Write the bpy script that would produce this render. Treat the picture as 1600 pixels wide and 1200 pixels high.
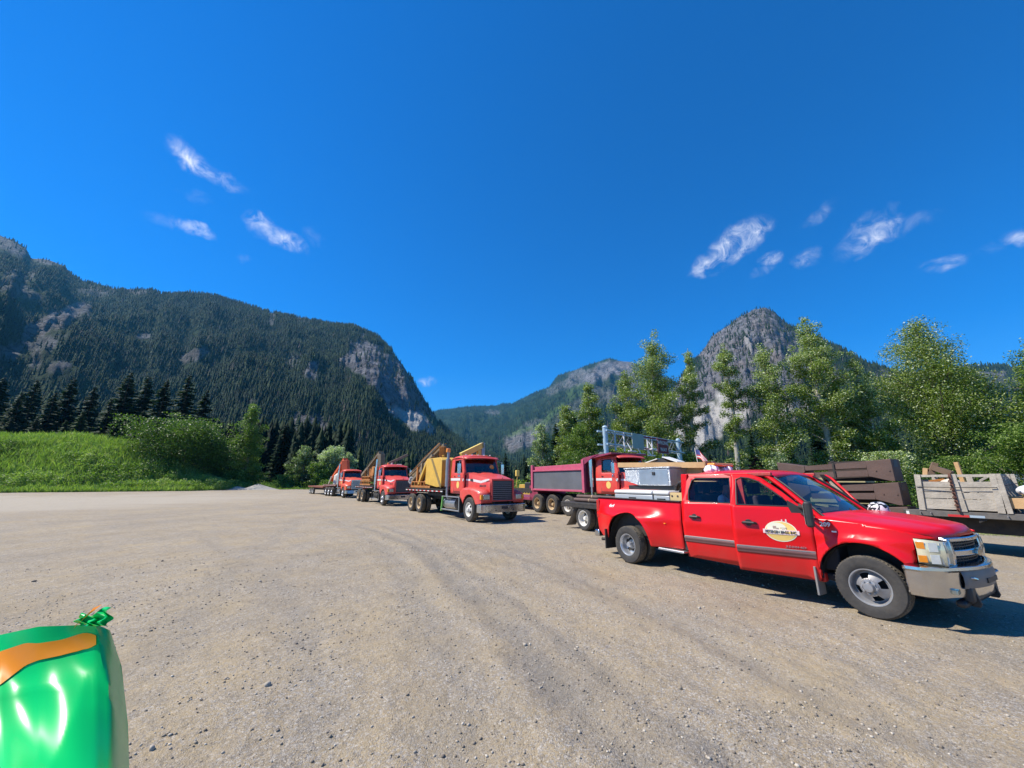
import bpy, bmesh, math, random
import numpy as np
from mathutils import Vector, Matrix
from mathutils.geometry import tessellate_polygon
R_ = math.radians
for o in list(bpy.data.objects): bpy.data.objects.remove(o)
SC = bpy.context.scene
COL = SC.collection
# ------------------------------------------------ camera
FPX, HOR, CAMH = 600.0, 151.0, 1.8
PITCH = math.atan(HOR / FPX)
cd = bpy.data.cameras.new('camera'); cam = bpy.data.objects.new('camera', cd); COL.objects.link(cam)
cd.sensor_fit = 'HORIZONTAL'; cd.sensor_width = 36; cd.lens = 36 * FPX / 1600
cd.clip_start = 0.05; cd.clip_end = 40000
cam.location = (0, 0, CAMH); cam.rotation_euler = (math.pi / 2 + PITCH, 0, 0)
SC.camera = cam
SC.view_settings.view_transform = 'Standard'; SC.view_settings.look = 'None'
SC.view_settings.exposure = 0.6; SC.view_settings.gamma = 1
SC.cycles.use_denoising = True
SC.cycles.max_bounces = 8; SC.cycles.transparent_max_bounces = 12; SC.cycles.volume_bounces = 0
SC.cycles.caustics_reflective = False; SC.cycles.caustics_refractive = False
SC.cycles.sample_clamp_indirect = 4.0
# ------------------------------------------------ pixel -> world helpers (1600 x 1200 photograph)
_c, _s = math.cos(PITCH), math.sin(PITCH)
def ray(px, py):
    u, v = px - 800, 600 - py
    return np.array([u, FPX * _c - v * _s, v * _c + FPX * _s])
def G(px, py, z=0.0):
    r = ray(px, py); t = (z - CAMH) / r[2]; p = r * t; return Vector((p[0], p[1], z))
def YP(px, py, y):
    r = ray(px, py); t = y / r[1]; return Vector((r[0] * t, y, r[2] * t + CAMH))
def proj(x, y, z):
    z = z - CAMH; zc = y * _c + z * _s; yc = z * _c - y * _s
    zc = np.where(np.abs(zc) < 1e-3, 1e-3, zc)
    return 800 + FPX * x / zc, 600 - FPX * yc / zc
# ------------------------------------------------ world
SUN_EL, SUN_AZ = 50.0, 178.0            # azimuth of the sun in the xy plane, from +x
W = bpy.data.worlds.new('World'); SC.world = W; W.use_nodes = True
nt = W.node_tree; nt.nodes.clear()
def N(nt, t, **k):
    n = nt.nodes.new(t)
    for a, b in k.items():
        if a == 'i':
            for kk, vv in b.items(): n.inputs[kk].default_value = vv
        else: setattr(n, a, b)
    return n
def LK(nt, a, b): nt.links.new(a, b)
out = N(nt, 'ShaderNodeOutputWorld'); bg = N(nt, 'ShaderNodeBackground'); LK(nt, bg.outputs[0], out.inputs[0])
sky = N(nt, 'ShaderNodeTexSky', sky_type='NISHITA', sun_disc=False, sun_elevation=R_(SUN_EL))
sky.sun_rotation = R_(90 - SUN_AZ)
sky.altitude = 1500; sky.air_density = 1.0; sky.dust_density = 0.0; sky.ozone_density = 5.0
bg.inputs[1].default_value = 0.1
hs = N(nt, 'ShaderNodeHueSaturation', i={'Saturation': 1.4, 'Value': 1.0, 'Hue': 0.5}); LK(nt, sky.outputs[0], hs.inputs['Color'])
tn = N(nt, 'ShaderNodeMix', data_type='RGBA', blend_type='MULTIPLY', i={'Factor': 1.}); LK(nt, hs.outputs[0], tn.inputs['A']); tn.inputs['B'].default_value = (.70, 1.06, 1.30, 1)
tc = N(nt, 'ShaderNodeTexCoord')
nz = N(nt, 'ShaderNodeTexNoise', i={'Scale': 9.0, 'Detail': 6.0, 'Roughness': 0.6}); LK(nt, tc.outputs['Generated'], nz.inputs['Vector'])
wsub = N(nt, 'ShaderNodeVectorMath', operation='SUBTRACT'); LK(nt, nz.outputs['Color'], wsub.inputs[0]); wsub.inputs[1].default_value = (.5, .5, .5)
wsc = N(nt, 'ShaderNodeVectorMath', operation='SCALE'); LK(nt, wsub.outputs[0], wsc.inputs[0]); wsc.inputs['Scale'].default_value = 0.075
wad = N(nt, 'ShaderNodeVectorMath', operation='ADD'); LK(nt, tc.outputs['Generated'], wad.inputs[0]); LK(nt, wsc.outputs[0], wad.inputs[1])
def mth(op, a, b=None, clamp=False):
    n = N(nt, 'ShaderNodeMath', operation=op, use_clamp=clamp)
    for i, v in enumerate((a, b)):
        if v is None: continue
        if isinstance(v, (int, float)): n.inputs[i].default_value = v
        else: LK(nt, v, n.inputs[i])
    return n.outputs[0]
clouds = [  # centre px, half-length px, half-width px, angle deg in picture, strength
 (308, 252, 44, 17, -38, .95), (345, 277, 48, 11, -25, .6), (300, 356, 34, 13, -12, .85), (258, 347, 22, 9, 0, .3), (412, 350, 30, 14, -22, .9),
 (446, 373, 34, 13, -34, .85), (492, 370, 20, 14, 0, .25), (302, 306, 22, 9, 0, .2), (386, 401, 12, 7, 0, .3), (1152, 375, 58, 22, 33, 1.0), (1105, 414, 30, 17, 15, .9),
 (1180, 362, 32, 16, 15, .9), (1208, 400, 16, 13, 0, .8), (1255, 406, 22, 14, 0, .6), (1190, 424, 22, 9, 25, .35), (1275, 338, 24, 10, 65, .4), (1372, 368, 42, 20, 40, .95), (1345, 365, 48, 18, 60, .55),
 (1420, 356, 56, 12, 22, .35), (1486, 409, 36, 13, 5, .65), (1545, 390, 30, 8, 10, .25), (1598, 372, 20, 18, 30, .7), (664, 598, 14, 8, 0, .6)]
acc = None
for (cx, cy, a, b, ang, st) in clouds:
    d = Vector(ray(cx, cy)).normalized()
    ca, sa = math.cos(R_(ang)), math.sin(R_(ang))
    e1 = (Vector(ray(cx + ca * 20, cy - sa * 20)).normalized() - d); e2 = (Vector(ray(cx + sa * 20, cy + ca * 20)).normalized() - d)
    k1 = 20 / a / e1.length_squared; k2 = 20 / b / e2.length_squared   # u = (p-d).e1 * k1 / 1
    df = N(nt, 'ShaderNodeVectorMath', operation='SUBTRACT'); LK(nt, wad.outputs[0], df.inputs[0]); df.inputs[1].default_value = d
    d1 = N(nt, 'ShaderNodeVectorMath', operation='DOT_PRODUCT'); LK(nt, df.outputs[0], d1.inputs[0]); d1.inputs[1].default_value = e1 * k1
    d2 = N(nt, 'ShaderNodeVectorMath', operation='DOT_PRODUCT'); LK(nt, df.outputs[0], d2.inputs[0]); d2.inputs[1].default_value = e2 * k2
    q = mth('ADD', mth('MULTIPLY', d1.outputs['Value'], d1.outputs['Value']), mth('MULTIPLY', d2.outputs['Value'], d2.outputs['Value']))
    g = mth('MULTIPLY', mth('SUBTRACT', 1.0, mth('MULTIPLY', q, 0.62), True), st)
    dn = N(nt, 'ShaderNodeVectorMath', operation='DOT_PRODUCT'); LK(nt, tc.outputs['Generated'], dn.inputs[0]); dn.inputs[1].default_value = d
    g = mth('MULTIPLY', g, mth('GREATER_THAN', dn.outputs['Value'], 0.5))
    acc = g if acc is None else mth('MAXIMUM', acc, g)
n2 = N(nt, 'ShaderNodeTexNoise', i={'Scale': 30.0, 'Detail': 10.0, 'Roughness': 0.6, 'Distortion': .9}); LK(nt, tc.outputs['Generated'], n2.inputs['Vector'])
fb = mth('ADD', mth('MULTIPLY', n2.outputs['Fac'], 3.4), -1.1)
cm = mth('MULTIPLY', acc, fb, True)
cm = mth('MULTIPLY', mth('POWER', cm, 1.7), 0.85, True)
mixc = N(nt, 'ShaderNodeMix', data_type='RGBA'); LK(nt, cm, mixc.inputs['Factor']); LK(nt, tn.outputs['Result'], mixc.inputs['A']); mixc.inputs['B'].default_value = (7.2, 7.4, 8.2, 1)
LK(nt, mixc.outputs['Result'], bg.inputs[0])
# ------------------------------------------------ sun
sl = bpy.data.lights.new('sun', 'SUN'); sl.energy = 5.0; sl.angle = R_(0.53); sl.color = (1, .94, .84)
so = bpy.data.objects.new('sun', sl); COL.objects.link(so)
sd = Vector((math.cos(R_(SUN_AZ)) * math.cos(R_(SUN_EL)), math.sin(R_(SUN_AZ)) * math.cos(R_(SUN_EL)), math.sin(R_(SUN_EL))))
so.rotation_euler = sd.to_track_quat('Z', 'Y').to_euler(); so.location = (0, 0, 30)
# ------------------------------------------------ helpers
def tag(o, label=None, cat=None, group=None, kind=None):
    if label: o['label'] = label
    if cat: o['category'] = cat
    if group: o['group'] = group
    if kind: o['kind'] = kind
    return o
def empty(name, loc, rz=0, label=None, cat=None, group=None):
    o = bpy.data.objects.new(name, None); COL.objects.link(o); o.location = loc; o.rotation_euler = (0, 0, rz); o.empty_display_size = .2
    return tag(o, label, cat, group)
def copy_tree(o, parent=None):
    c = o.copy(); COL.objects.link(c); c.parent = parent
    for ch in list(o.children): copy_tree(ch, c)
    return c
def np_obj(name, V, F, mat, parent=None, attrs=None, smooth=False):
    """V (n,3), F (m,k) uniform face size, or list of arrays of different k"""
    me = bpy.data.meshes.new(name)
    if not isinstance(F, list): F = [F]
    F = [np.asarray(f, dtype=np.int32) for f in F if len(f)]
    nl = sum(f.size for f in F); nf = sum(len(f) for f in F)
    me.vertices.add(len(V)); me.vertices.foreach_set('co', np.asarray(V, dtype=np.float32).ravel())
    me.loops.add(nl); me.polygons.add(nf)
    me.loops.foreach_set('vertex_index', np.concatenate([f.ravel() for f in F]))
    ls = []; s0 = 0
    for f in F:
        ls.append(s0 + np.arange(len(f)) * f.shape[1]); s0 += f.size
    me.polygons.foreach_set('loop_start', np.concatenate(ls).astype(np.int32))
    try: me.polygons.foreach_set('loop_total', np.concatenate([np.full(len(f), f.shape[1]) for f in F]).astype(np.int32))
    except Exception: pass
    me.update(calc_edges=True)
    if smooth: me.polygons.foreach_set('use_smooth', np.ones(nf, dtype=bool))
    for k, v in (attrs or {}).items():
        a = me.attributes.new(k, 'FLOAT', 'POINT'); a.data.foreach_set('value', np.asarray(v, dtype=np.float32))
    me.materials.append(mat)
    o = bpy.data.objects.new(name, me); COL.objects.link(o)
    if parent: o.parent = parent
    return o
# value noise / fbm in numpy
_rs = np.random.RandomState(7); _T = _rs.rand(256, 256)
def vnoise(x, y):
    xi = np.floor(x).astype(int); yi = np.floor(y).astype(int); fx = x - xi; fy = y - yi
    fx = fx * fx * (3 - 2 * fx); fy = fy * fy * (3 - 2 * fy)
    a = _T[xi & 255, yi & 255]; b = _T[(xi + 1) & 255, yi & 255]; c = _T[xi & 255, (yi + 1) & 255]; d = _T[(xi + 1) & 255, (yi + 1) & 255]
    return (a * (1 - fx) + b * fx) * (1 - fy) + (c * (1 - fx) + d * fx) * fy
def fbm(x, y, oct=5, gain=.5, seed=0):
    s = 0; a = 1; t = 0; x = np.asarray(x, float) + seed * 17.3; y = np.asarray(y, float) + seed * 9.1
    for i in range(oct):
        s = s + a * vnoise(x * 2 ** i + i * 31.7, y * 2 ** i + i * 11.3); t += a; a *= gain
    return s / t
def sstep(a, b, x): t = np.clip((x - a) / (b - a), 0, 1); return t * t * (3 - 2 * t)
# ------------------------------------------------ materials
MATS = {}
def mat(name, col, rough=.5, metal=0., var=.15, vs=3., bump=0., bs=40., dust=0., dz=None, coat=0., dcol=(.30, .24, .165), spec=.5):
    if name in MATS: return MATS[name]
    m = bpy.data.materials.new(name); m.use_nodes = True; t = m.node_tree; b = t.nodes['Principled BSDF']
    b.inputs['Roughness'].default_value = rough; b.inputs['Metallic'].default_value = metal
    b.inputs['Coat Weight'].default_value = coat; b.inputs['Coat Roughness'].default_value = .06; b.inputs['Specular IOR Level'].default_value = spec
    tcn = N(t, 'ShaderNodeTexCoord')
    n = N(t, 'ShaderNodeTexNoise', i={'Scale': vs, 'Detail': 5., 'Roughness': .6}); LK(t, tcn.outputs['Object'], n.inputs['Vector'])
    mx = N(t, 'ShaderNodeMix', data_type='RGBA'); LK(t, n.outputs['Fac'], mx.inputs['Factor'])
    c = np.array(col); mx.inputs['A'].default_value = (*(c * (1 - var * 1.6)), 1); mx.inputs['B'].default_value = (*np.clip(c * (1 + var * 1.6), 0, 1), 1)
    res = mx.outputs['Result']
    if dust:
        n3 = N(t, 'ShaderNodeTexNoise', i={'Scale': vs * 1.7, 'Detail': 6., 'Roughness': .65}); LK(t, tcn.outputs['Object'], n3.inputs['Vector'])
        mr = N(t, 'ShaderNodeMapRange', i={'From Min': .35, 'From Max': .75, 'To Max': dust}); LK(t, n3.outputs['Fac'], mr.inputs['Value']); f = mr.outputs[0]
        if dz:
            sp = N(t, 'ShaderNodeSeparateXYZ'); LK(t, tcn.outputs['Object'], sp.inputs[0])
            m2 = N(t, 'ShaderNodeMapRange', i={'From Min': dz[0], 'From Max': dz[1], 'To Min': 1., 'To Max': 0.}); LK(t, sp.outputs['Z'], m2.inputs['Value'])
            m3 = N(t, 'ShaderNodeMath', operation='MULTIPLY'); LK(t, f, m3.inputs[0]); LK(t, m2.outputs[0], m3.inputs[1])
            m4 = N(t, 'ShaderNodeMath', operation='MULTIPLY_ADD', i={1: dust * .55}); LK(t, m2.outputs[0], m4.inputs[0]); LK(t, m3.outputs[0], m4.inputs[2]); f = m4.outputs[0]
        mx2 = N(t, 'ShaderNodeMix', data_type='RGBA'); LK(t, f, mx2.inputs['Factor']); LK(t, res, mx2.inputs['A']); mx2.inputs['B'].default_value = (*dcol, 1); res = mx2.outputs['Result']
        mr2 = N(t, 'ShaderNodeMix', data_type='FLOAT'); LK(t, f, mr2.inputs['Factor']); mr2.inputs['A'].default_value = rough; mr2.inputs['B'].default_value = .85; LK(t, mr2.outputs[0], b.inputs['Roughness'])
    LK(t, res, b.inputs['Base Color'])
    if bump:
        n4 = N(t, 'ShaderNodeTexNoise', i={'Scale': bs, 'Detail': 4.}); LK(t, tcn.outputs['Object'], n4.inputs['Vector'])
        bp = N(t, 'ShaderNodeBump', i={'Strength': bump, 'Distance': .02}); LK(t, n4.outputs['Fac'], bp.inputs['Height']); LK(t, bp.outputs[0], b.inputs['Normal'])
    MATS[name] = m; return m
def foliage(name, stops, trans=.3, rough=.5, spec=.35):
    """leaf material, colour by the 'tint' attribute"""
    m = bpy.data.materials.new(name); m.use_nodes = True; t = m.node_tree; b = t.nodes['Principled BSDF']
    at = N(t, 'ShaderNodeAttribute', attribute_name='tint'); cr = N(t, 'ShaderNodeValToRGB'); LK(t, at.outputs['Fac'], cr.inputs[0])
    e = cr.color_ramp.elements
    while len(e) < len(stops): e.new(.5)
    for i, (p, c) in enumerate(stops): e[i].position = p; e[i].color = (*c, 1)
    LK(t, cr.outputs[0], b.inputs['Base Color']); b.inputs['Roughness'].default_value = rough; b.inputs['Specular IOR Level'].default_value = spec
    if trans:
        tr = N(t, 'ShaderNodeBsdfTranslucent'); mc = N(t, 'ShaderNodeMix', data_type='RGBA', blend_type='MULTIPLY', i={'Factor': 1.}); LK(t, cr.outputs[0], mc.inputs['A']); mc.inputs['B'].default_value = (1.2, 1.5, .5, 1)
        LK(t, mc.outputs['Result'], tr.inputs[0]); ms = N(t, 'ShaderNodeMixShader', i={0: trans}); LK(t, b.outputs[0], ms.inputs[1]); LK(t, tr.outputs[0], ms.inputs[2]); LK(t, ms.outputs[0], t.nodes['Material Output'].inputs[0])
    return m
HAZE = 0.00006
# ================================================================ GROUND
def ground_mat():
    m = bpy.data.materials.new('gravel_yard'); m.use_nodes = True; t = m.node_tree; b = t.nodes['Principled BSDF']
    b.inputs['Roughness'].default_value = .92; b.inputs['Specular IOR Level'].default_value = .25
    tcn = N(t, 'ShaderNodeTexCoord'); O = tcn.outputs['Object']
    def noise(s, d=5., r=.6): n = N(t, 'ShaderNodeTexNoise', i={'Scale': s, 'Detail': d, 'Roughness': r}); LK(t, O, n.inputs['Vector']); return n.outputs['Fac']
    def mr(v, a, b_, c=0., d=1.): n = N(t, 'ShaderNodeMapRange', i={'From Min': a, 'From Max': b_, 'To Min': c, 'To Max': d}); LK(t, v, n.inputs['Value']); return n.outputs[0]
    def mix(f, A, B, bt='MIX'):
        n = N(t, 'ShaderNodeMix', data_type='RGBA', blend_type=bt)
        for k, v in (('Factor', f), ('A', A), ('B', B)):
            if isinstance(v, tuple): n.inputs[k].default_value = (*v, 1)
            elif isinstance(v, (int, float)): n.inputs[k].default_value = v
            else: LK(t, v, n.inputs[k])
        return n.outputs['Result']
    rut = N(t, 'ShaderNodeAttribute', attribute_name='rut').outputs['Fac']
    pale = N(t, 'ShaderNodeAttribute', attribute_name='pale').outputs['Fac']
    green = N(t, 'ShaderNodeAttribute', attribute_name='green').outputs['Fac']
    c = mix(mr(noise(.35, 6.), .35, .65), (.385, .295, .170), (.285, .225, .145))
    c = mix(mr(noise(1.7, 7., .7), .45, .7, 0, .65), c, (.22, .19, .15))
    c = mix(mr(noise(5., 6., .7), .5, .75, 0, .5), c, (.40, .31, .20))
    # small stones: random colour per cell
    for sc, amt in ((55., .75), (120., .7)):
        v = N(t, 'ShaderNodeTexVoronoi', i={'Scale': sc, 'Randomness': 1.}); LK(t, O, v.inputs['Vector'])
        sp = N(t, 'ShaderNodeSeparateColor'); LK(t, v.outputs['Color'], sp.inputs[0])
        dark = mix(mr(sp.outputs[0], 0, 1), (.11, .10, .095), (.56, .51, .44))
        n = N(t, 'ShaderNodeMath', operation='MULTIPLY'); LK(t, mr(sp.outputs[1], .35, .6), n.inputs[0]); LK(t, mr(noise(.9, 5., .65), .35, .62, .18, amt), n.inputs[1])
        n2 = N(t, 'ShaderNodeMath', operation='MULTIPLY_ADD', use_clamp=True, i={1: .35}); LK(t, rut, n2.inputs[0]); LK(t, n.outputs[0], n2.inputs[2])
        n3 = N(t, 'ShaderNodeMath', operation='MULTIPLY'); LK(t, n2.outputs[0], n3.inputs[0]); LK(t, mr(sp.outputs[2], .2, .5), n3.inputs[1])
        c = mix(n3.outputs[0], c, dark)
    rm = N(t, 'ShaderNodeMath', operation='MULTIPLY', i={1: .68}); LK(t, rut, rm.inputs[0])
    c = mix(rm.outputs[0], c, (.165, .145, .115))
    c = mix(pale, c, (.40, .345, .265))
    c = mix(green, c, (.06, .085, .03))
    LK(t, c, b.inputs['Base Color'])
    v = N(t, 'ShaderNodeTexVoronoi', i={'Scale': 95., 'Randomness': 1.}); LK(t, O, v.inputs['Vector'])
    v2 = N(t, 'ShaderNodeMath', operation='MULTIPLY_ADD', i={1: -.8}); LK(t, v.outputs['Distance'], v2.inputs[0]); LK(t, noise(60., 6., .8), v2.inputs[2])
    bp = N(t, 'ShaderNodeBump', i={'Strength': .65, 'Distance': .013}); LK(t, v2.outputs[0], bp.inputs['Height'])
    bp2 = N(t, 'ShaderNodeBump', i={'Strength': .5, 'Distance': .12}); LK(t, noise(3.5, 6., .6), bp2.inputs['Height']); LK(t, bp.outputs[0], bp2.inputs['Normal'])
    LK(t, bp2.outputs[0], b.inputs['Normal'])
    return m
def seg_dist(x, y, pts):
    best = np.full(x.shape, 1e9)
    for (a, b) in zip(pts[:-1], pts[1:]):
        ax, ay, bx, by = a[0], a[1], b[0], b[1]; L = (bx - ax) ** 2 + (by - ay) ** 2
        tt = np.clip(((x - ax) * (bx - ax) + (y - ay) * (by - ay)) / L, 0, 1)
        best = np.minimum(best, np.hypot(x - ax - tt * (bx - ax), y - ay - tt * (by - ay)))
    return best
def smoothline(pts, n=6):
    P = [np.array(p[:2], float) for p in pts]; P = [2 * P[0] - P[1]] + P + [2 * P[-1] - P[-2]]; o = []
    for i in range(1, len(P) - 2):
        for k in range(n):
            t = k / n; a, b, c, d = P[i - 1], P[i], P[i + 1], P[i + 2]
            o.append(.5 * ((2 * b) + (-a + c) * t + (2 * a - 5 * b + 4 * c - d) * t * t + (-a + 3 * b - 3 * c + d) * t ** 3))
    o.append(P[-2]); return o
TRK = [([(560, 822), (640, 850), (700, 893), (760, 945), (880, 1072), (1010, 1200)], .14, 1.0), ([(600, 822), (665, 850), (735, 893), (805, 945), (955, 1072), (1140, 1200)], .12, .7),
       ([(700, 838), (850, 882), (1000, 950), (1200, 1042), (1500, 1175)], .11, .75), ([(660, 832), (790, 872), (930, 930), (1150, 1030), (1380, 1140)], .09, .4),
       ([(300, 830), (420, 900), (470, 1000), (490, 1200)], .16, .35), ([(0, 880), (200, 850), (420, 820), (600, 800)], .25, .3), ([(0, 850), (250, 815), (470, 795)], .4, .25),
       ([(1050, 960), (1250, 1010), (1600, 1110)], .1, .35), ([(1560, 1000), (1300, 1090), (1150, 1200)], .1, .25), ([(520, 812), (590, 850), (640, 900), (690, 1000), (730, 1200)], .2, .45), ([(480, 806), (420, 850), (330, 930), (250, 1050)], .22, .35), ([(100, 830), (350, 808), (560, 796), (740, 830), (900, 905), (1100, 1000)], .2, .4), ([(0, 830), (200, 806), (480, 785)], .5, .35)]
def ground_fields(x, y):
    rut = np.zeros(x.shape); z = np.zeros(x.shape)
    wx = (fbm(x * .7, y * .7, 3, seed=3) - .5) * .25
    for pts, w, s in TRK:
        w = w * 1.35; s = s * .8; d = seg_dist(x + wx, y + wx, smoothline([G(*p) for p in pts]))
        k = np.exp(-(d / w) ** 2)
        rut = np.maximum(rut, s * k * (.35 + 1.1 * fbm(x * 2.2, y * 2.2, 4, seed=5)))
        z += -.024 * s * k + .02 * s * np.exp(-((d - 1.9 * w) / (w * .8)) ** 2)
    r = np.hypot(x, y)
    z += (fbm(x * .9, y * .9, 4, seed=1) - .5) * .05 * sstep(.5, 2, r) + (fbm(x * 5, y * 5, 4, seed=2) - .5) * .016
    z += (fbm(x * .06, y * .06, 3, seed=8) - .5) * .2 * sstep(12, 60, r)
    return rut, z
def gz(x, y): return float(ground_fields(np.array([float(x)]), np.array([float(y)]))[1][0])
def make_ground():
    na, nr = 900, 300
    ang = np.linspace(0, 2 * math.pi, na, endpoint=False)
    rr = np.concatenate([[.05], np.geomspace(1.2, 60, nr - 60), np.geomspace(63, 9000, 59)])
    A, Rr = np.meshgrid(ang, rr); x = Rr * np.cos(A); y = Rr * np.sin(A)
    rut, z = ground_fields(x, y)
    px, py = proj(x, y, 0 * x); front = y > 1
    px = np.where(front, px, -9999)
    # light strip of road at the far left
    pale = np.where(front, sstep(0, 6, py - 771 - (fbm(x * .05, y * .3, 3) - .5) * 10 + px * .003) * sstep(0, 12, (806 - px * .045) - py - (fbm(x * .1, y * .4, 3, seed=4) - .5) * 14), 0) * sstep(620, 250, px) * .8
    edge = 84 + (fbm(x * .08, y * .08, 3, seed=9) - .5) * 14
    green = sstep(-1, 2, y - edge); green = np.maximum(green, sstep(0, 3, (y - 62) * .55 - (x + 78) * .34 - 0) * (x < -60))
    # right side verge behind the trailer
    v0 = G(1530, 872); v1 = G(1600, 878)
    green = np.maximum(green, sstep(0, 1.5, (x * .52 + y * .85) - 20.5 + (fbm(x * .5, y * .5, 3) - .5) * 2.0) * (x > 9) * (y < 60))
    green = np.maximum(green, sstep(0, 2, y - 34 - (fbm(x * .3, y * .3, 3) - .5) * 3) * sstep(2, 8, x) )
    V = np.stack([x, y, z], -1).reshape(-1, 3)
    i = np.arange(len(rr) - 1)[:, None] * na; j = np.arange(na)[None]; j2 = (j + 1) % na
    F = np.stack([i + j, i + j2, i + na + j2, i + na + j], -1).reshape(-1, 4)
    F = F[:, ::-1]
    o = np_obj('gravel_ground', V, F, ground_mat(), attrs={'rut': np.clip(rut, 0, 1).ravel(), 'pale': np.clip(pale, 0, 1).ravel(), 'green': np.clip(green, 0, 1).ravel()}, smooth=True)
    tag(o, kind='structure'); return o
make_ground()
# loose stones near the camera
def stones():
    rs = np.random.RandomState(3)
    bm = bmesh.new(); bmesh.ops.create_icosphere(bm, subdivisions=1, radius=1); bV = np.array([v.co[:] for v in bm.verts]); bF = np.array([[v.index for v in f.verts] for f in bm.faces]); bm.free()
    n = 26000
    r = 1.6 + 12 * rs.rand(n) ** 1.3; a = R_(90) + (rs.rand(n) - .5) * R_(112); x = r * np.cos(a); y = r * np.sin(a)
    rut, z = ground_fields(x, y); keep = rs.rand(n) < .18 + .6 * (fbm(x * .9, y * .9, 4, seed=21) > .52) + rut
    x, y, z, rut = x[keep], y[keep], z[keep], rut[keep]; n = len(x)
    s = .004 + .010 * rs.rand(n) ** 2.2; big = rs.rand(n) < .012; s[big] *= 2.2
    S = s[:, None] * (.6 + .8 * rs.rand(n, 3)); S[:, 2] *= .7
    th = rs.rand(n) * 6.28; c, q = np.cos(th), np.sin(th)
    V = bV[None] * (1 + .35 * (rs.rand(n, len(bV), 1) - .5)) * S[:, None]
    X = V[..., 0] * c[:, None] - V[..., 1] * q[:, None] + x[:, None]; Y = V[..., 0] * q[:, None] + V[..., 1] * c[:, None] + y[:, None]; Z = V[..., 2] + z[:, None] + s[:, None] * .3
    VV = np.stack([X, Y, Z], -1).reshape(-1, 3); F = (bF[None] + (np.arange(n) * len(bV))[:, None, None]).reshape(-1, 3)
    m = foliage('loose_stone', [(0, (.17, .14, .11)), (.5, (.31, .255, .185)), (1, (.55, .49, .40))], trans=0, rough=.9)
    o = np_obj('loose_stones', VV, F, m, attrs={'tint': np.repeat(rs.rand(n), len(bV))}); tag(o, 'scattered pebbles and loose gravel on the yard surface', 'gravel', kind='stuff')
stones()
# ================================================================ MOUNTAINS
def rock_mat():
    m = bpy.data.materials.new('mountain_slope'); m.use_nodes = True; t = m.node_tree; b = t.nodes['Principled BSDF']
    b.inputs['Roughness'].default_value = .95; b.inputs['Specular IOR Level'].default_value = .1
    O = N(t, 'ShaderNodeTexCoord').outputs['Object']
    def noise(s, d=8., r=.65, dist=0.): n = N(t, 'ShaderNodeTexNoise', i={'Scale': s, 'Detail': d, 'Roughness': r, 'Distortion': dist}); LK(t, O, n.inputs['Vector']); return n.outputs['Fac']
    def mr(v, a, b_, c=0., d=1.): n = N(t, 'ShaderNodeMapRange', i={'From Min': a, 'From Max': b_, 'To Min': c, 'To Max': d}); LK(t, v, n.inputs['Value']); return n.outputs[0]
    def mix(f, A, B):
        n = N(t, 'ShaderNodeMix', data_type='RGBA')
        for k, v in (('Factor', f), ('A', A), ('B', B)):
            if isinstance(v, tuple): n.inputs[k].default_value = (*v, 1)
            else: LK(t, v, n.inputs[k])
        return n.outputs['Result']
    rock = N(t, 'ShaderNodeAttribute', attribute_name='rock').outputs['Fac']; scree = N(t, 'ShaderNodeAttribute', attribute_name='scree').outputs['Fac']; meadow = N(t, 'ShaderNodeAttribute', attribute_name='meadow').outputs['Fac']
    rc = mix(mr(noise(.03), .35, .65), (.075, .077, .086), (.225, .225, .24)); rc = mix(mr(noise(.012, 6., .6), .45, .62, 0, .45), rc, (.19, .15, .125))
    vr = N(t, 'ShaderNodeTexVoronoi', feature='DISTANCE_TO_EDGE', i={'Scale': .035}); wv = N(t, 'ShaderNodeVectorMath', operation='ADD'); nn = N(t, 'ShaderNodeTexNoise', i={'Scale': .02, 'Detail': 5.}); LK(t, O, nn.inputs['Vector'])
    sc = N(t, 'ShaderNodeVectorMath', operation='SCALE'); sc.inputs['Scale'].default_value = 40; LK(t, nn.outputs['Color'], sc.inputs[0]); LK(t, O, wv.inputs[0]); LK(t, sc.outputs[0], wv.inputs[1]); LK(t, wv.outputs[0], vr.inputs['Vector'])
    rc = mix(mr(vr.outputs['Distance'], 0, .09, .75, 0), rc, (.035, .032, .035))
    fc = mix(mr(noise(.02), .4, .6), (.012, .026, .010), (.030, .050, .018))
    c = mix(rock, fc, rc); c = mix(scree, c, mix(mr(noise(.08), .4, .6), (.36, .34, .31), (.46, .44, .40))); c = mix(meadow, c, (.085, .14, .035))
    LK(t, c, b.inputs['Base Color'])
    bp = N(t, 'ShaderNodeBump', i={'Strength': 1., 'Distance': 14.}); LK(t, noise(.05, 9., .7), bp.inputs['Height']); LK(t, bp.outputs[0], b.inputs['Normal'])
    return m
ROCK = rock_mat()
def ell(px, py, lst, seed=0, ns=.035):
    lst = [(a, b, c * 1.12, d * 1.12, e, min(1.2, f * 1.05)) for a, b, c, d, e, f in lst]
    o = np.zeros(px.shape); w = (fbm(px * ns, py * ns, 5, .6, seed) - .5)
    for (cx, cy, a, b, ang, s) in lst:
        c, q = math.cos(R_(ang)), math.sin(R_(ang)); dx, dy = px - cx, py - cy
        u = (dx * c - dy * q) / a; v = (dx * q + dy * c) / b
        o = np.maximum(o, s * sstep(0, .35, 1 - np.hypot(u, v) + w * 1.7))
    return o
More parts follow.
